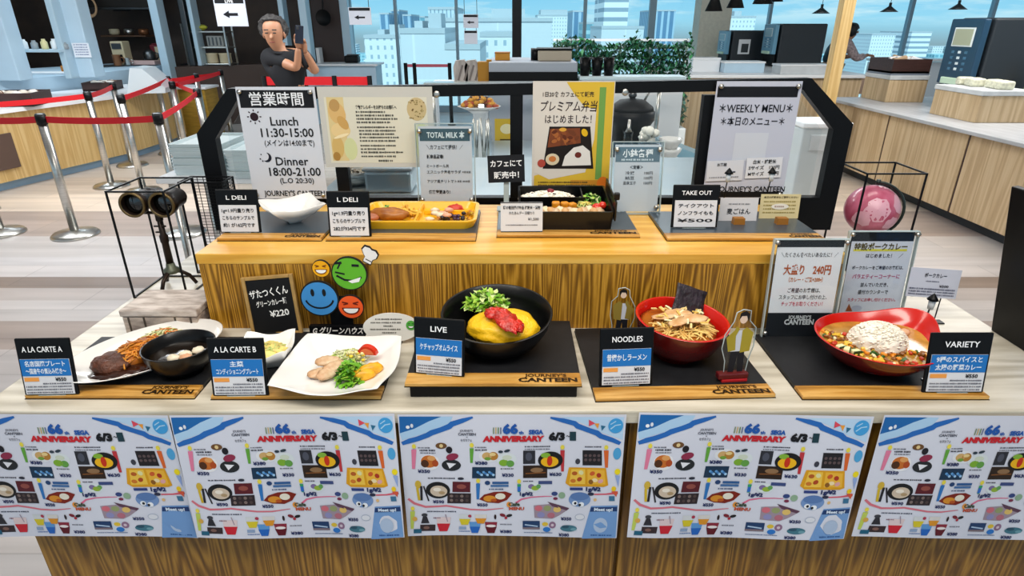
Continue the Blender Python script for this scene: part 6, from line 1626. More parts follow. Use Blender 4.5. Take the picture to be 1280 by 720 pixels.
    E(612, 563, 13, 7.5, 'dde0e6', 2); E(609, 563, 6, 4.5, 'c9a46a', 3); E(617, 563, 6, 5, 'b07a32', 3); E(616, 561, 4, 2, 'e0c88a', 4); E(610, 566, 4, 2, '6f9a3a', 4)
    E(633, 567, 13, 8, 'd4dce0', 2); E(630, 571, 6, 4, '7aa832', 3); E(638, 572, 5, 4, '5f9a46', 3); E(634, 565, 6, 3, 'c9d3c0', 3); E(626, 558, 3, 1.6, '2c3a46', 4); E(634, 557, 4, 1.6, '2c3a46', 4, 12, .3)
    price('¥380', 602, 571); Rc(591, 576, 620, 589.5, '16324c', 3); 
    for i in range(9): E(598 + i * 2.4, 582 + (i % 3) * 1.6, 1.8, 1.6, ('5f9ad0', '3f78b4', '9ac3e6')[i % 3], 4, 8)
    G(626, 642, 578, 1.5, seed=6); price('¥330', 635, 585.5, 17)
    G(656, 689, 552.5, 1.6, '4a4c58', seed=7); G(656, 688, 555.5, 1.4, seed=8)
    Rc(654, 557, 669, 572.5, '2a2c34', 3); E(661, 564, 4, 5, '4a4e5c', 4); Rc(654, 574.5, 684, 589.5, '2b1d14', 3); E(671, 580, 8, 3, '8a6a4a', 4); LN([(657, 584), (682, 583)], 1.4, '7a4a22', 4)
    E(688, 568.5, 15.5, 10.5, '15171a', 4, 26); E(687, 570, 11, 6.4, 'e9b21a', 5, 20); E(687, 569, 3.4, 6, 'c23016', 6, 14); E(682, 562.5, 6, 3, '7fae3a', 5)
    candle(703, 552, 582, 'b8343c', 2.8); price('¥630', 694, 585, 18)
    G(731, 752, 553, 1.6, '4a4c58', seed=9); Rc(728, 557, 752, 574.5, '1f1d22', 3)
    for i in range(8): E(732 + (i % 4) * 5.4, 563 + (i // 4) * 5, 2, 1.8, '5a4a4c', 4, 8)
    candle(757.5, 552, 577, 'd2622a', 3); E(722, 570, 3, 3.4, '3a3c48', 3)
    A.poly(P((711, 577), (757, 577.5), (759.5, 598), (754, 600), (712, 600), (706.5, 596)), 'd69a1a', 3); A.poly(P((714, 579), (731, 579), (731, 597), (711, 597)), 'e8bf4a', 4); A.poly(P((734, 579), (755, 580), (756, 597), (734, 597)), 'e5b03a', 4)
    for i, (x, y, c) in enumerate(((718, 584, 'b05a22'), (724, 591, 'a9441e'), (726, 583, 'dcd8a0'), (716, 593, 'c9742a'), (740, 584, 'c85a2a'), (748, 586, 'a8341e'), (743, 592, 'e9d6a8'), (750, 593, 'd8a0a0'), (738, 594, '8a5a1e'))): E(x, y, 3.6, 2.4, c, 5, 12, i)
    Rc(712, 601.3, 728, 604.5, '2a3c7c', 4); T('1g/¥2', 741, 602.8, 6.2, '1b2a5c', 19, 5, .05)
    E(771, 581.5, 3.6, 3.6, 'ead51e', 4); A.poly(P((768, 586), (774, 586), (771.5, 600)), '8fa6d6', 4); E(766, 602, 3, 3, 'e8c41c', 4); A.poly(P((763, 605), (771, 605), (769, 612)), 'd0563c', 4); Rc(760, 611, 767, 617, '3a6f92', 4)
    # row two
    E(524, 598, 4, 5, 'c8a83c', 3); LN([(523, 602), (526, 618)], 2.6, 'c9ab2c', 3); LN([(531, 600), (538, 619)], 1.6, '22222a', 3); LN([(528, 600), (529, 618)], 2.4, '22222a', 3)
    G(536, 570, 590, 1.8, '4a4c58', seed=10); E(549, 605, 15.5, 10.5, '17191c', 3, 26); E(550, 606, 11, 7, 'c9b8a4', 4, 20); E(548, 604, 5, 2.4, 'e6ded0', 5); E(554, 608, 4, 2, 'a9906c', 5)
    Rc(567, 594, 589, 607, '571a24', 3); E(578, 600, 6, 3, '8c4a42', 4); Rc(561, 608.5, 590, 621.5, '2b2226', 3)
    for i in range(8): E(566 + (i % 4) * 6.4, 612 + (i // 4) * 5.5, 2.2, 2, ('7a6a66', '4a3c3c')[i % 2], 4, 8)
    price('¥590', 550, 619.5, 17); E(577, 590, 4, 1.6, '2a2c3a', 4)
    candle(598.5, 591, 616, '2b72b8', 2.6); E(610, 595, 3.4, 2.6, '22406e', 4); Rc(616, 593.6, 636, 596.4, '2c5a92', 4); Rc(614, 597.5, 636, 600, '3f6ca2', 4); G(612, 630, 603, 1.6, '4a5a7c', seed=11)
    A.poly(P((600, 616), (606, 610), (618, 606.5), (632, 606), (640.5, 609), (634, 617), (624, 621), (610, 620)), '7a1f12', 3); E(613, 615, 8, 4, 'd08a2a', 4); E(626, 612, 6.5, 4, 'e2dccb', 4); E(618, 617, 4, 2, 'b0501e', 5)
    price('¥550', 604, 623, 16)
    candle(649, 592, 607, '2f9a6a', 2.4); Rc(647, 600, 651, 606, '2a6ac0', 4); G(654, 668, 593.5, 1.6, '4a4c58', seed=12); Rc(673, 593.2, 690, 597, '3a4a7c', 4)
    E(667, 601, 10, 6, 'd3dde0', 2); E(664, 600, 4, 3, '7a6a9a', 3); E(669, 602, 5, 3, '8fae3a', 3); E(673, 600, 3, 2.6, '5f9a56', 3); T('1g/¥2', 658, 609, 5.6, '1b2a5c', 17, 5, .05)
    # pink ribbons
    LN([(512, 616), (520, 622), (534, 626.5), (548, 626), (560, 625), (574, 627), (590, 629.5), (608, 630), (630, 627.5)], [2.6, 3, 2.6, 2.2, 2.2, 2.2, 2, 1.8, .8], 'd0707e', 2)
    LN([(645, 621), (652, 616), (664, 613.5), (680, 612.5), (690, 612.5)], [2.4, 2, 1.4, 1.2, .8], 'd86a8c', 2); LN([(742, 609.5), (756, 609), (771, 607)], [1.6, 1.8, 3], 'd0596a', 2)
    T('Cafe', 643, 622, 6, '3a4a3a', 15, 5, .05); T('MENU', 646, 627.6, 5.2, 'b84a2a', 20, 5, .05); E(636.5, 622.5, 3, 3.4, 'e0923a', 4)
    E(693, 609, 4, 2.6, '33457c', 4); E(702, 611, 4.4, 4, '8aa88c', 4); E(694, 615, 3, 1.8, '7a2c48', 4); E(738, 609, 4, 2, '2c3048', 4)
    E(724, 616, 14, 9, '6f8fc0', 3, 24); E(724, 612, 12, 5, '5677ac', 4); E(718, 620.5, 3.6, 3, 'e8ecf2', 5); E(726, 622, 3.6, 3, 'e8ecf2', 5); E(718.5, 620.5, 1.7, 1.7, '1b1d26', 6, 10); E(724, 622.5, 1.7, 1.7, '1b1d26', 6, 10)
    E(743, 616, 2.2, 2, 'd8b27a', 4, 10)
    # row three
    candle(518, 627, 655, 'b8c85a', 3); E(521, 642, 3.4, 3, 'd0a24a', 4); Rc(520, 655.5, 530, 661, '1e5c78', 4); E(533, 637, 4, 2.2, '3a3c44', 4); A.poly(P((531, 639), (536, 639), (539.5, 648), (529, 648)), '2a2a32', 4); Rc(528, 650, 547, 658.5, '33262a', 3); E(536, 654, 4, 2, '7a5a52', 4); G(536, 572, 632.5, 1.7, '4a5064', seed=14)
    def cup(px, y0, y1, r, top, bot, L=3): A.poly(P((px - r, y0), (px + r, y0), (px + r * .86, (y0 + y1) / 2), (px - r * .86, (y0 + y1) / 2)), top, L); A.poly(P((px - r * .92, (y0 + y1) / 2 - 1), (px + r * .92, (y0 + y1) / 2 - 1), (px + r * .55, y1), (px - r * .55, y1)), bot, L + 1)
    cup(557, 640, 659, 9, 'd9c6c8', 'c42232'); LN([(559, 636), (562, 646)], 1, '9a8a9a', 4); G(544, 553, 641, 1.8, '8a6a78', seed=15)
    cup(583, 636, 650, 7.5, 'cdd2d6', 'd0bf2c'); cup(602.5, 636, 648, 7.5, 'd3d0cc', 'd58f26'); cup(595.5, 646, 661, 7, '5a94ce', '1f62b8'); E(589, 638, 2.4, 2, 'a8344c', 5, 10); Rc(576, 652.5, 585, 656.5, '8aa0c0', 3); G(576, 590, 659, 1.4, '5a7ab0', seed=16)
    cup(615, 646, 661, 7.5, '8a2a3c', '5c1020'); E(615, 651, 6.4, 1.8, 'e6dede', 6, 14); E(620, 639, 1.6, 3.4, '2a1c20', 4, 10); E(629, 636.5, 4, 2, '7a2230', 4, 12, -.4); E(637, 637, 4, 1.8, '1d1d22', 4, 12, .3); E(633, 640, 2, 1.8, 'a82838', 5, 10); G(626, 640, 649, 1.6, '7a7c88', seed=17); price('¥380', 633, 658.5, 18)
    A.poly(P((667, 624), (689, 622), (711, 628), (698, 637), (690, 641), (668, 640)), '9a8a98', 2); A.poly(P((684, 619), (711, 627), (708, 630), (690, 625)), '5a3c50', 3)
    for x, y, c in ((673, 627.5, 'c86a78'), (684, 627.5, '8f9a6a'), (696, 629, 'd8b86a'), (676, 636, '8a8ab8'), (688.5, 636.5, 'b06a7a')): E(x, y, 5, 3.6, c, 3, 14)
    price('¥350', 707, 640.5, 16); E(724, 638, 6.5, 4, 'a9b4c8', 3); E(724, 638, 5.6, 3.2, 'd7dae2', 4); G(720, 728, 638, 2, '6a7a98', seed=18)
    Rc(653.5, 644, 674.5, 655, '1e3c66', 3); LN([(656, 649), (672, 651)], 1.6, 'a8c0dc', 4); Rc(653.5, 652.5, 674.5, 655, '7a6a72', 4); G(655, 690, 659.5, 1.4, '7a8aa8', seed=19)
    E(683, 651, 9.5, 7, 'c9d3e0', 2); E(681, 648, 4, 2.6, 'd8b83a', 4); E(690, 649, 4.6, 4.4, '8a6a86', 4); E(683, 655, 5, 3.2, '2a72c0', 4); E(690, 649, 2, 1.8, 'd0c0cc', 5, 10)
    E(710, 653, 11, 4.2, '3f7284', 3, 20); E(706, 651, 5, 2, '2a5064', 4); E(716, 654, 4, 1.8, '6a9aa8', 4); price('¥380', 704, 661.5, 16)
    A.poly(P((738, 624), (770.5, 622.5), (767, 664), (726, 666)), '6f98cc', 2); A.poly(P((738, 625.5), (770, 624.3), (769.5, 630), (736.5, 631)), '1d3a6c', 3); T('Meet up!', 753, 627.7, 5, 'cfdcec', 24, 5, .05)
    E(749, 648, 9, 9.5, 'a9bcd6', 4); G(737, 762, 661, 2.2, '2f5c98', seed=20)
    return A
PART = poster_art()
def poster(label, cx, rot, wav, sx=1.0, y0=.9255):
    t_ = thing('anniversary_poster', label, 'poster', (cx, y0, ZC - .004), 0, 'anniversary posters along the counter edge')
    ph, am = wav
    def fn(x, y, d):
        v = -y / PH; u = x / PW
        x2 = x * sx; 
        xr = x2 * math.cos(rot) - y * math.sin(rot); yr = x2 * math.sin(rot) + y * math.cos(rot)
        dep = am * v * (.5 + .5 * math.sin(u * 7.2 + ph)) + .003 * v
        lift = .010 * v * v * math.sin(u * 6.3 + ph)
        return (xr, -dep - d, yr + lift)
    mb = MB(); N, K_ = 30, 14
    rr = [[Vector(fn((i / N - .5) * PW, -PH * j / K_, .0)) for i in range(N + 1)] for j in range(K_ + 1)]
    mb.rings(rr, 0, False)
    obj('paper', mb, ink('d2d5e2'), t_)
    PART.build('print', t_, fn, .00022, .022)
    return t_
poster('anniversary menu poster overhanging the counter corner at the oval plate end', -.838, R(-.6), (1.2, .016))
poster('anniversary menu poster hanging below the square salad plate', -.4205, R(.6), (4.2, .020), .985)
poster('anniversary menu poster hanging straight below the omelette bowl', 0.0, 0, (2.6, .014))
poster('anniversary menu poster hanging askew below the red noodle bowl', .447, R(-1.2), (5.2, .022), 1.03)
poster('anniversary menu poster at the red curry bowl end of the counter', .886, R(-.4), (3.4, .016), 1.0, .9215)

# ================================================================== STATION BEHIND THE GUARD
METAL = mat('satin_steel_top', 'b9c6cc', .3, .6)
bc = thing('back_cabinet', 'low black cabinet with steel top behind the guard', 'cabinet', (.08, 1.84, 0))
obj('body', MB().box((0, .32, .51), (1.36, .62, 1.02)), BLACKM, bc)
obj('steel_top', MB().box((0, .32, 1.035), (1.40, .66, .03), 0, .004), METAL, bc)
ZB_ = 1.05
# oil bottle
def bottle_px(label, px, py, s_, liq, body, fill=.45):
    p = atz(px, py, ZB_)
    t_ = thing('oil_bottle', label, 'bottle', (p.x, p.y, ZB_))
    pr = [(.030, 0), (.032, .006), (.032, .085), (.028, .10), (.013, .135), (.011, .165), (.013, .168), (.013, .172)]
    obj('glass', MB().lathe([(r * s_, z * s_) for r, z in pr], seg=22, caps='low'), body, t_)
    obj('liquid', MB().lathe([(.029 * s_, .003), (.029 * s_, .085 * s_ * fill * 2), (0, .085 * s_ * fill * 2 + .0005)], seg=22), liq, t_)
    obj('pourer', MB().lathe([(.010 * s_, .172 * s_), (.005 * s_, .182 * s_), (.0035 * s_, .205 * s_)], seg=12), STEEL, t_)
    return t_
OIL = mat('golden_oil', 'e0a80c', .1, coat=.3)
bottle_px('clear bottle half full of golden oil behind the guard', 780, 241, 1.12, OIL, ACRY, .52)
bottle_px('smaller oil bottle partly hidden behind the first behind the guard', 797, 232, .85, mat('olive_oil', '9a9a20', .12, coat=.3), ACRY, .48)
p = atz(809, 219, ZB_)
t_ = thing('tumbler', 'tall dark drink in a tapered glass behind the oil bottles', 'glass', (p.x, p.y, ZB_))
obj('drink', MB().lathe([(.026, .002), (.036, .115), (0, .116)], seg=24), mat('dark_coffee', '14191c', .1, coat=.3), t_)
obj('glass', MB().lathe([(.028, 0), (.040, .132)], seg=24, caps='low'), ACRY, t_)
mb = MB(); r_ = random.Random(3)
for i in range(10): mb.ell((r_.uniform(-.024, .024), r_.uniform(-.024, .024), .122 + r_.uniform(0, .04)), (.016, .016, .014), 0, .3, i, 9, 6)
obj('whipped_cream', mb, mat('cream', 'e4e3da', .5), t_)['kind'] = 'stuff'
p = atz(487, 240, ZB_)
t_ = thing('steel_container', 'grey steel container behind the guard below the cream notice', 'container', (p.x, p.y, ZB_))
obj('body', MB().box((0, .05, .035), (.15, .13, .07), 0, .01), METAL, t_); obj('lid', MB().box((0, .05, .075), (.16, .14, .01), 0, .004), mat('lid_grey', '9aa3a8', .3, .4), t_)
p = atz(444, 232, ZB_)
t_ = thing('metal_bowl', 'round steel bowl of brown food behind the L DELI stand', 'bowl', (p.x, p.y + .02, ZB_))
obj('body', MB().lathe([(.03, 0), (.05, .01), (.066, .05), (.062, .05), (.045, .014), (0, .012)], seg=28), STEEL, t_)
mb = MB(); greens(mb, 60, (0, 0, .03), .05, .05, .03, .024, 77); obj('filling', mb, [mat('filling_brown', '7a6a52', .5), mat('filling_cream', 'c9bda4', .5), mat('filling_dark', '3d352c', .5)], t_)['kind'] = 'stuff'

# salad bar further back
by0, by1 = 2.75, 3.55
sbx = thing('salad_bar', 'white buffet island with steel top behind the guard', 'buffet', (.18, by0, 0))
obj('body', MB().box((0, .4, .45), (1.30, .78, .90), 0, .01), WHITE, sbx)
obj('steel_top', MB().box((0, .4, .915), (1.36, .84, .03), 0, .004), METAL, sbx)
for x in (-.6, .6): obj('guard_post', MB().cyl((x, .62, .93), .012, .33, 0, 10), STEEL, sbx)
obj('heat_shelf', MB().box((0, .62, 1.262), (1.28, .10, .012), 0, .003), ACRYE, sbx)
ZS = .93
# food platter on a riser
p = aty(599, 137, 3.0)
t_ = thing('platter_stand', 'white pedestal carrying the platter of fried food', 'stand', (p.x, 3.0, ZS))
obj('column', MB().lathe([(.09, 0), (.09, .01), (.03, .02), (.03, p.z - ZS - .02), (.06, p.z - ZS)], seg=24), WHITE, t_)
t_ = thing('platter', 'white oval platter on the pedestal behind the guard', 'plate', (p.x, 3.0, p.z))
mb = MB(); dish(mb, ell_out(.105, .075, 0), lambda a: .016, [(0, 0), (.6, 0), (1, 1), (.97, 1.02), (.7, .3), (0, .28)], 0, 40); obj('dish', mb, CERW, t_)
mb = MB(); r_ = random.Random(5)
for i in range(70):
    a, q = r_.uniform(0, 6.283), math.sqrt(r_.random())
    mb.ell((.085 * q * math.cos(a), .058 * q * math.sin(a), .012 + .055 * (1 - q * q) * r_.uniform(.5, 1)), (.014, .011, .010), r_.choice((0, 0, 0, 1, 2)), .3, i, 8, 6)
o = tag(obj('fried_food', mb, [mat('fried_gold', 'd99a30', .5, var=.2, scale=70), mat('fried_dark', '4a2414', .5), mat('fried_red', 'b04a22', .5)]), 'golden heap of fried food on the white platter', 'food', None, 'stuff'); o.location = (p.x, 3.0, p.z)
# clear jug with tongs below the platter
p = atz(598, 205, ZS)
t_ = thing('glass_jug', 'tall clear jug with metal tongs behind the drink sign', 'jug', (p.x + .02, 2.86, ZS))
obj('glass', MB().lathe([(.05, 0), (.056, .01), (.060, .16), (.052, .20)], seg=24, caps='low'), ACRY, t_)
for i in range(5):
    a = i * 1.3; obj('tongs', MB().tube([(.03 * math.cos(a), .03 * math.sin(a), .01), (.036 * math.cos(a + .4), .036 * math.sin(a + .4), .22)], .006, 0, 6), STEEL, t_)
# black soup warmer
p = aty(790, 150, 2.95)
t_ = thing('soup_warmer', 'large black soup warmer with lid behind the oil bottles', 'soup warmer', (p.x, 2.98, ZS))
obj('body', MB().lathe([(.085, 0), (.09, .01), (.09, .17), (.11, .20), (.11, .24), (.10, .245)], seg=32), BLACK, t_)
obj('lid', MB().lathe([(.104, .245), (.10, .26), (.06, .29), (0, .30)], seg=32), BLACKM, t_)
obj('knob', MB().lathe([(.012, .298), (.02, .31), (.018, .325), (0, .33)], seg=16), DSTEEL, t_)
obj('ladle', MB().tube([(.05, .02, .26), (.09, .03, .34), (.12, .03, .36)], .006, 0, 6), STEEL, t_)
p = atz(806, 192, ZS)
for i in range(3):
    mb = MB().lathe([(.03, 0), (.05, .03), (.055, .045), (.05, .045), (.028, .006), (0, .006)], seg=22)
    o = tag(obj('soup_cup', mb, CERW), ('lowest white cup of the small stack beside the soup warmer', 'middle white cup of the small stack beside the soup warmer', 'topmost white cup of the small stack beside the soup warmer')[i], 'cup', 'white cups beside the soup warmer'); o.location = (p.x + .04, 2.84, ZS + i * .046)
p = atz(835, 182, ZS)
mb = MB(); mb.prism([(-.13, 0), (.13, 0), (.13, .012), (-.11, .10), (-.13, .10)], 0, .26)
o = tag(obj('sloped_cover', mb, mat('ice_blue_metal', 'a3cfe0', .2, .5)), 'sloped pale blue metal cover on the steel buffet top', 'cover'); o.location = (p.x - .02, 2.95, ZS)
# counter unit with grey fascia above the guard
q0, q1 = aty(611, 97, 3.75), aty(722, 97, 3.75)
zt = aty(660, 78, 3.75).z
t_ = thing('display_cooler', 'upright cooler with grey and black fascia rising above the guard', 'cooler', ((q0.x + q1.x) / 2, 3.75, 0))
wq = q1.x - q0.x
obj('body', MB().box((0, .3, zt / 2), (wq, .56, zt), 0, .006), mat('cooler_grey', 'a9b0bb', .4), t_)
obj('black_band', MB().box((0, .015, zt - .078), (wq * 1.002, .01, .05)), BLACK, t_)
obj('white_rail', MB().box((0, .012, zt - .115), (wq * 1.004, .016, .02)), WHITE, t_)
A = Art().rect(-wq * .44, zt - .62, -wq * .12, zt - .32, 'd8b52a', 1).rect(-wq * .38, zt - .56, -wq * .18, zt - .44, '5a4a1a', 2).ell(-wq * .3, zt - .38, .04, .03, 'efe6b8', 2).rect(.0, zt - .5, wq * .4, zt - .2, '9fb4cc', 1)
for i in range(4): A.greek(.02, wq * .36, zt - .24 - i * .05, .016, '5f7896', i, 2)
A.build('poster_print', t_, lambda x, y, d: (x, .0185 - d, y))
p = aty(693, 76, 3.9)
t2 = thing('label_printer', 'beige and black box on top of the cooler', 'box', (p.x, 3.95, zt))
obj('body', MB().box((0, 0, .03), (.20, .18, .06), 0, .008), mat('beige_plastic', 'b5a996', .5), t2); obj('lid', MB().box((0, 0, .066), (.205, .185, .012), 0, .004), BLACK, t2)
obj('roll', MB().cyl((0, 0, 0), .035, .05, 0, 18, None, Matrix.Translation((-.14, 0, .036)) @ Matrix.Rotation(PI / 2, 4, 'Y')), BLACK, t2)
p = aty(736, 96, 3.7)
cs = thing('pickup_shelf', 'narrow white shelf unit beside the cooler holding black cutlery pots', 'shelf', (q1.x + .32, 3.80, 0))
obj('side', MB().box((0, 0, p.z / 2 - .01), (.60, .14, p.z - .02)), WHITE, cs); obj('top', MB().box((.0, 0, p.z - .01), (.62, .16, .02), 0, .004), mat('shelf_top', 'd8ecf2', .3), cs)
for i in range(3):
    mb = MB().lathe([(.026, 0), (.034, .10), (.031, .10), (.024, .004), (0, .004)], seg=18)
    o = tag(obj('cutlery_pot', mb, BLACK), ('black cutlery pot beside the cooler', 'middle black cutlery pot on the narrow shelf', 'black cutlery pot nearest the hedge')[i], 'pot', 'black cutlery pots'); o.location = (q1.x + .045 + i * .07, 3.79, p.z)
# white shelf with bags on the other side
q0, q1 = aty(540, 103, 3.75), aty(611, 103, 3.75)
zs = q0.z
t_ = thing('side_shelf', 'white shelf unit carrying striped bags and a mustard box', 'shelf', ((q0.x + q1.x) / 2 - .005, 3.86, 0))
obj('top', MB().box((0, 0, zs - .008), (q1.x - q0.x, .16, .016), 0, .003), WHITE, t_)
for sx in (-1, 1): obj('side_panel', MB().box((sx * ((q1.x - q0.x) / 2 - .012), .02, zs / 2 - .008), (.016, .10, zs - .016)), WHITE, t_)
for i, px in enumerate((576, 590)):
    p = aty(px, 103, 3.8)
    t2 = thing('paper_bag', ('striped grey paper bag beside the red far barrier', 'striped grey paper bag beside the mustard box')[i], 'bag', (p.x, 3.86, zs))
    mb = MB().prism([(-.04, 0), (.04, 0), (.045, .09), (.02, .12), (-.03, .115), (-.045, .08)], -.03, .03); obj('body', mb, mat('bag_grey', 'b5aca6', .6, var=.2, scale=12, stretch=(4, 1, 1)), t2)
    for k in (-1, 1): obj('stripe', MB().box((0, -.0312, .05), (.012, .001, .09), 0, 0, Matrix.Translation((k * .018, 0, 0)) @ Matrix.Rotation(R(18), 4, 'Y')), mat('stripe_dark', '7a706c', .6), t2)
p = aty(605, 103, 3.8)
t2 = thing('storage_box', 'mustard yellow box at the end of the white side shelf', 'box', (p.x, 3.86, zs))
obj('body', MB().box((0, 0, .055), (.075, .08, .11), 0, .004), mat('mustard_box', 'b07a10', .5), t2); obj('flap', MB().box((.03, .0, .115), (.03, .08, .012), 0, .003), mat('mustard_box', 'b07a10', .5), t2)
p = aty(624, 75, 3.95)
t2 = thing('storage_box', 'low orange box lying on the cooler', 'box', (p.x + .02, 4.0, zt))
obj('body', MB().box((0, 0, .02), (.09, .10, .04), 0, .004), mat('orange_box', 'c88a1c', .5), t2); obj('lid', MB().box((0, 0, .043), (.094, .104, .008), 0, .002), mat('orange_lid', 'a86a14', .5), t2)
# pale bin beyond the weekly menu
p = atz(1016, 190, 0)
t_ = thing('waste_bin', 'pale square bin on the floor beyond the weekly menu sign', 'bin', (p.x * .70, p.y * .70, 0))
obj('body', MB().box((0, 0, .36), (.42, .36, .70), 0, .02), mat('bin_grey', 'c5ccce', .5), t_); obj('lid', MB().box((0, 0, .73), (.44, .38, .05), 0, .012), WHITE, t_); obj('flap_door', MB().box((0, -.182, .58), (.26, .01, .14), 0, .004), PGREY, t_)

# tray stacks at the other end
p = atz(272, 222, .84)
ct = thing('tray_cart', 'low white cart carrying two stacks of pale trays', 'cart', (p.x, p.y + .22, 0))
obj('top', MB().box((.02, 0, .825), (.66, .46, .03), 0, .004), WHITE, ct)
for sx in (-.26, .30):
    for sy in (-.18, .18): obj('leg', MB().cyl((sx, sy, 0), .016, .81, 0, 10), STEEL, ct)
obj('lower_shelf', MB().box((.02, 0, .25), (.60, .42, .02)), WHITE, ct)
TRM = mat('pale_tray', 'cfdde0', .4)
r_ = random.Random(2)
for s_, (dx, n_t, ry) in enumerate(((-.11, 9, .0), (.19, 8, -.06))):
    for k in range(n_t):
        mb = MB(); rbox_shell(mb, .27, .36, .017, .008, .02, 0, .01, .004)
        pos = 'topmost' if k == n_t - 1 else 'lowest' if k == 0 else ('second', 'third', 'fourth', 'fifth', 'sixth', 'seventh', 'eighth')[k - 1] + ' from below'
        o = tag(obj('serving_tray', mb, TRM), '%s pale tray in the stack %s' % (pos, 'beside the black guard frame' if s_ == 0 else 'behind the opening hours sign'), 'tray', 'pale trays stacked on the cart')
        o.location = (p.x + dx + r_.uniform(-.004, .004), p.y + .22 + ry + r_.uniform(-.006, .006), .84 + k * .0175); o.rotation_euler.z = r_.uniform(-.03, .03)

# ================================================================== PEOPLE
def skin_mesh(joints, bones, sub=2):
    """continuous tapered surface grown over a joint graph"""
    names = list(joints); ix = {n: i for i, n in enumerate(names)}
    me = bpy.data.meshes.new('skin'); me.from_pydata([joints[n][0] for n in names], [(ix[a], ix[b]) for a, b in bones], []); me.update()
    o = bpy.data.objects.new('skin', me); COL.objects.link(o)
    sk = o.modifiers.new('skin', 'SKIN'); sk.use_smooth_shade = True
    for i, n in enumerate(names):
        r = joints[n][1]; v = me.skin_vertices[0].data[i]; v.radius = r if isinstance(r, tuple) else (r, r); v.use_root = (i == 0)
    ss = o.modifiers.new('sub', 'SUBSURF'); ss.levels = sub; ss.render_levels = sub
    dg = bpy.context.evaluated_depsgraph_get(); dg.update()
    out = bpy.data.meshes.new_from_object(o.evaluated_get(dg))
    bpy.data.objects.remove(o); bpy.data.meshes.remove(me)
    mb = MB(); mb.bm.from_mesh(out); bpy.data.meshes.remove(out)
    for f in mb.bm.faces: f.smooth = True; f.material_index = 0
    return mb
SKIN = mat('skin', 'b98566', .5, sss=.1); SHIRT = mat('navy_shirt', '090b12', .85); TROUS = mat('dark_trousers', '1d2028', .75)
HAIRG = mat('grey_black_hair', '1d1b1b', .6, col2='4a4644', scale=60); SHOE = mat('dark_shoe', '15141a', .5)
def hand_into(mb, wrist, d, up, side, s_=1.):
    """palm, four bent fingers closing forward and a thumb from the side of the palm"""
    w_ = Vector(wrist); d = Vector(d).normalized(); up = Vector(up).normalized(); sd = d.cross(up).normalized() * side
    pal = [w_ + d * t_ for t_ in (0, .03, .06, .085)]
    rings = []
    for c, a, b_ in zip(pal, (.022, .034, .04, .038), (.018, .016, .015, .012)):
        rings.append([c + sd * a * math.cos(k * PI / 6) + up * b_ * math.sin(k * PI / 6) for k in range(12)])
    mb.rings(rings, 0, True, True, True)
    for i, L in enumerate((.066, .074, .070, .055)):
        b0 = w_ + d * .078 + sd * (.028 - .019 * i)
        p1 = b0 + d * L * .42 + up * .006; p2 = p1 + (d * .55 + up * .8).normalized() * L * .36; p3 = p2 + (up * .9 - d * .3).normalized() * L * .28
        mb.tube([b0, p1, p2, p3], [.0095, .009, .0085, .007], 0, 7)
    t0 = w_ + d * .03 + sd * .03
    mb.tube([t0, t0 + sd * .022 + d * .022 + up * .01, t0 + sd * .022 + d * .045 + up * .03], [.012, .0105, .0085], 0, 7)
pr = thing('person', 'grey haired person in a dark short sleeved shirt holding up a phone', 'person', (-2.14, 6.2, 0), R(4))
J = {'pelvis': ((0, 0, .86), (.15, .11)), 'waist': ((-.01, .0, 1.0), (.145, .105)), 'chest': ((-.02, 0, 1.17), (.165, .115)), 'collar': ((-.03, 0, 1.29), (.10, .075)), 'neck': ((-.06, -.015, 1.335), .062),
     'jaw': ((-.085, -.045, 1.385), (.070, .072)), 'face': ((-.09, -.04, 1.455), (.092, .098)), 'brow': ((-.095, -.03, 1.525), (.092, .100)), 'crown': ((-.10, -.01, 1.575), (.066, .075)),
     'shr': ((-.19, 0, 1.265), .068), 'elr': ((.12, -.17, 1.165), .043), 'wrr': ((.165, -.21, 1.355), .028),
     'shl': ((.155, 0, 1.265), .068), 'ell': ((.27, -.08, 1.12), .043), 'wrl': ((.215, -.19, 1.315), .028),
     'hpr': ((-.10, 0, .80), .095), 'knr': ((-.11, -.02, .45), .062), 'anr': ((-.11, .02, .09), .042), 'ftr': ((-.115, -.13, .035), .04),
     'hpl': ((.10, 0, .80), .095), 'knl': ((.12, -.03, .45), .062), 'anl': ((.13, .02, .09), .042), 'ftl': ((.15, -.12, .035), .04)}
BN = [('pelvis', 'waist'), ('waist', 'chest'), ('chest', 'collar'), ('collar', 'neck'), ('neck', 'jaw'), ('jaw', 'face'), ('face', 'brow'), ('brow', 'crown'), ('chest', 'shr'), ('shr', 'elr'), ('elr', 'wrr'), ('chest', 'shl'), ('shl', 'ell'), ('ell', 'wrl'), ('pelvis', 'hpr'), ('hpr', 'knr'), ('knr', 'anr'), ('anr', 'ftr'), ('pelvis', 'hpl'), ('hpl', 'knl'), ('knl', 'anl'), ('anl', 'ftl')]
mb = skin_mesh(J, BN)
hand_into(mb, (.165, -.21, 1.345), (.06, -.05, 1), (.4, -.6, 0), 1)
hand_into(mb, (.215, -.19, 1.305), (.02, -.06, 1), (-.5, -.5, 0), -1)
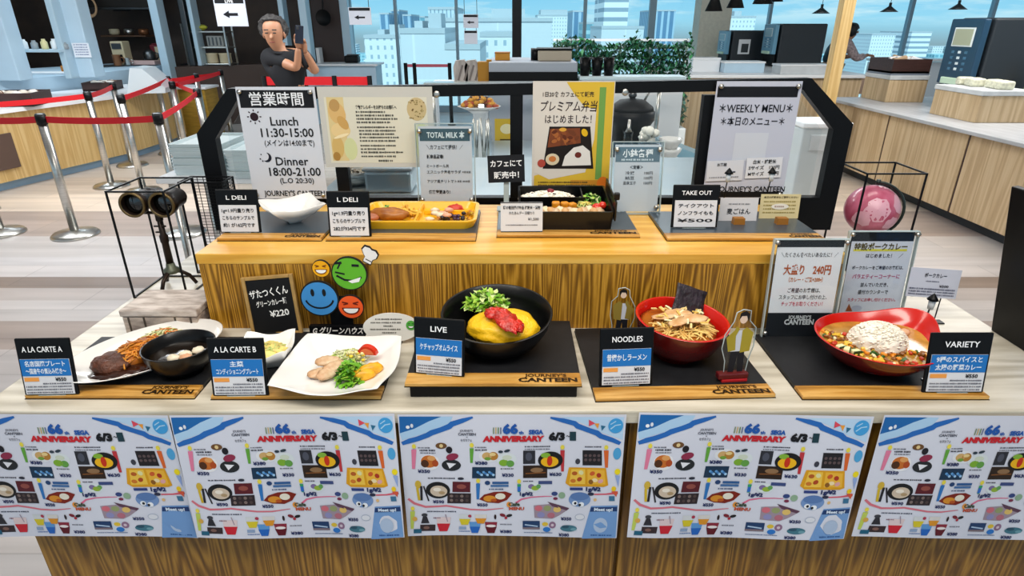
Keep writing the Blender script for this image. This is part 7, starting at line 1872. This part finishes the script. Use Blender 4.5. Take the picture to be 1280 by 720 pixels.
# nose, ears grown into the head surface
mb.rings([[Vector((-.088 + a * math.cos(k * PI / 4), -.138 - q, 1.440 + zz + b_ * math.sin(k * PI / 4))) for k in range(8)] for a, b_, q, zz in ((.018, .024, -.02, .004), (.016, .020, 0, .0), (.012, .012, .012, -.008), (.004, .004, .018, -.010))], 0, True, False, True)
for s_ in (-1, 1): mb.ell((-.09 + s_ * .094, -.02, 1.455), (.013, .024, .034), 0, .1, 1, 10, 8)
obj('body', mb, SKIN, pr)
def sub_skin(keys, grow, over={}):
    j = {k: (over.get(k, J[k][0]), tuple(r + grow for r in J[k][1]) if isinstance(J[k][1], tuple) else J[k][1] + grow) for k in keys}
    return skin_mesh(j, [b_ for b_ in BN if b_[0] in keys and b_[1] in keys])
def lerp(a, b_, t_): return tuple(a[i] + (b_[i] - a[i]) * t_ for i in range(3))
obj('shirt', sub_skin(['pelvis', 'waist', 'chest', 'collar', 'shr', 'elr', 'shl', 'ell'], .016, {'elr': lerp(J['shr'][0], J['elr'][0], .72), 'ell': lerp(J['shl'][0], J['ell'][0], .72), 'collar': (-.03, 0, 1.29)}), SHIRT, pr)
obj('trousers', sub_skin(['pelvis', 'hpr', 'knr', 'anr', 'hpl', 'knl', 'anl'], .018, {'pelvis': (0, 0, .84)}), TROUS, pr)
for k in ('r', 'l'):
    a = J['ft' + k][0]; sh = obj('shoe', MB().ell((a[0], a[1] + .045, .05), (.052, .125, .055), 0, 0, 0, 16, 10, None, 3, -.05), SHOE, pr)
mb = MB().ell((-.100, .014, 1.510), (.134, .128, .122), 0, .16, 3, 34, 20, None, 5)
for v in mb.bm.verts:
    if v.co.y < -.035 and v.co.z < 1.575: v.co.y = -.035 + (v.co.y + .035) * .1
obj('hair', mb, HAIRG, pr)
DARKF = mat('eye_dark', '16100e', .4)
for s_ in (-1, 1):
    obj('eye', MB().ell((-.09 + s_ * .036, -.134, 1.470), (.017, .008, .006), 0, 0, 0, 12, 8), DARKF, pr)
    obj('eyebrow', MB().box((-.09 + s_ * .037, -.132, 1.497), (.042, .012, .010), 0, .003, None), HAIRG, pr)
obj('mouth', MB().ell((-.088, -.122, 1.392), (.028, .009, .006), 0, 0, 0, 12, 8), mat('lip', '8a4a40', .5), pr)
ph = thing('smartphone', 'dark blue phone held upright in the standing person\'s hands', 'phone', (-2.14 + .205, 6.2 - .245, 1.385), R(40))
ph.rotation_euler = (R(8), R(6), R(40))
obj('body', MB().box((0, 0, .075), (.075, .010, .155), 0, .004), mat('phone_blue', '1b2536', .3), ph)
obj('screen', MB().box((0, .0055, .075), (.068, .001, .146)), BLACK, ph)
obj('camera_bump', MB().box((-.02, -.007, .132), (.026, .004, .026), 0, .003), DSTEEL, ph)

# bending person at the windows
px_, py_ = 5.38, 10.95
p2 = thing('person', 'dark haired person in a teal coat bending forward beside the far windows', 'person', (px_, py_, 0), 0)
J = {'pelvis': ((0, 0, .90), (.13, .15)), 'waist': ((.03, 0, 1.02), (.12, .14)), 'chest': ((.12, 0, 1.17), (.13, .17)), 'collar': ((.19, 0, 1.27), (.08, .09)), 'neck': ((.23, 0, 1.33), .05),
     'jaw': ((.285, 0, 1.375), (.06, .06)), 'face': ((.275, 0, 1.43), (.085, .078)), 'crown': ((.255, 0, 1.50), (.07, .07)),
     'shr': ((.16, -.19, 1.22), .065), 'elr': ((.30, -.24, 1.02), .045), 'wrr': ((.47, -.18, 1.06), .028), 'hdr': ((.55, -.15, 1.08), (.03, .02)),
     'shl': ((.16, .19, 1.22), .065), 'ell': ((.32, .22, 1.02), .045), 'wrl': ((.48, .16, 1.05), .028), 'hdl': ((.56, .14, 1.06), (.03, .02)),
     'hpr': ((0, -.10, .82), .09), 'knr': ((.04, -.11, .46), .06), 'anr': ((-.02, -.11, .09), .042), 'ftr': ((.12, -.11, .035), .038),
     'hpl': ((0, .10, .82), .09), 'knl': ((.06, .11, .46), .06), 'anl': ((.02, .11, .09), .042), 'ftl': ((.16, .11, .035), .038)}
BN = [('pelvis', 'waist'), ('waist', 'chest'), ('chest', 'collar'), ('collar', 'neck'), ('neck', 'jaw'), ('jaw', 'face'), ('face', 'crown'), ('chest', 'shr'), ('shr', 'elr'), ('elr', 'wrr'), ('wrr', 'hdr'), ('chest', 'shl'), ('shl', 'ell'), ('ell', 'wrl'), ('wrl', 'hdl'), ('pelvis', 'hpr'), ('hpr', 'knr'), ('knr', 'anr'), ('anr', 'ftr'), ('pelvis', 'hpl'), ('hpl', 'knl'), ('knl', 'anl'), ('anl', 'ftl')]
mb = skin_mesh(J, BN)
for w_, sd in (((.49, -.17, 1.062), -1), ((.50, .155, 1.052), 1)): hand_into(mb, w_, (1, .1 * sd, .12), (0, 0, -1), sd)
mb.ell((.362, 0, 1.42), (.016, .012, .018), 0, 0, 0, 10, 8)
obj('body', mb, SKIN, p2)
obj('coat', sub_skin(['pelvis', 'waist', 'chest', 'collar', 'shl', 'ell'], .028, {'collar': (.17, 0, 1.25)}), mat('teal_coat', '12323c', .7), p2)
obj('shirt_sleeve', sub_skin(['chest', 'shr', 'elr', 'wrr'], .024, {'chest': (.15, -.10, 1.20)}), mat('pink_plaid', 'c4adad', .7, var=.35, scale=30), p2)
obj('trousers', sub_skin(['pelvis', 'hpr', 'knr', 'anr', 'hpl', 'knl', 'anl'], .022, {'pelvis': (0, 0, .88)}), mat('cream_trousers', 'c9bda6', .7), p2)
for k in ('r', 'l'):
    a = J['ft' + k][0]; obj('shoe', MB().ell((a[0] - .05, a[1], .05), (.125, .05, .055), 0, 0, 0, 16, 10, None, 3, -.05), SHOE, p2)
mb = MB().ell((.245, 0, 1.455), (.125, .115, .115), 0, .1, 5, 24, 14, None, 3)
for v in mb.bm.verts:
    if v.co.x > .30 and v.co.z < 1.47: v.co.x = .30 + (v.co.x - .30) * .15
obj('hair', mb, mat('black_hair', '15161a', .5), p2)
for s_ in (-1, 1): obj('eye', MB().ell((.352, s_ * .032, 1.445), (.005, .012, .006), 0, 0, 0, 10, 8), DARKF, p2)
obj('mouth', MB().ell((.342, 0, 1.375), (.006, .022, .005), 0, 0, 0, 10, 8), mat('lip', '8a4a40', .5), p2)
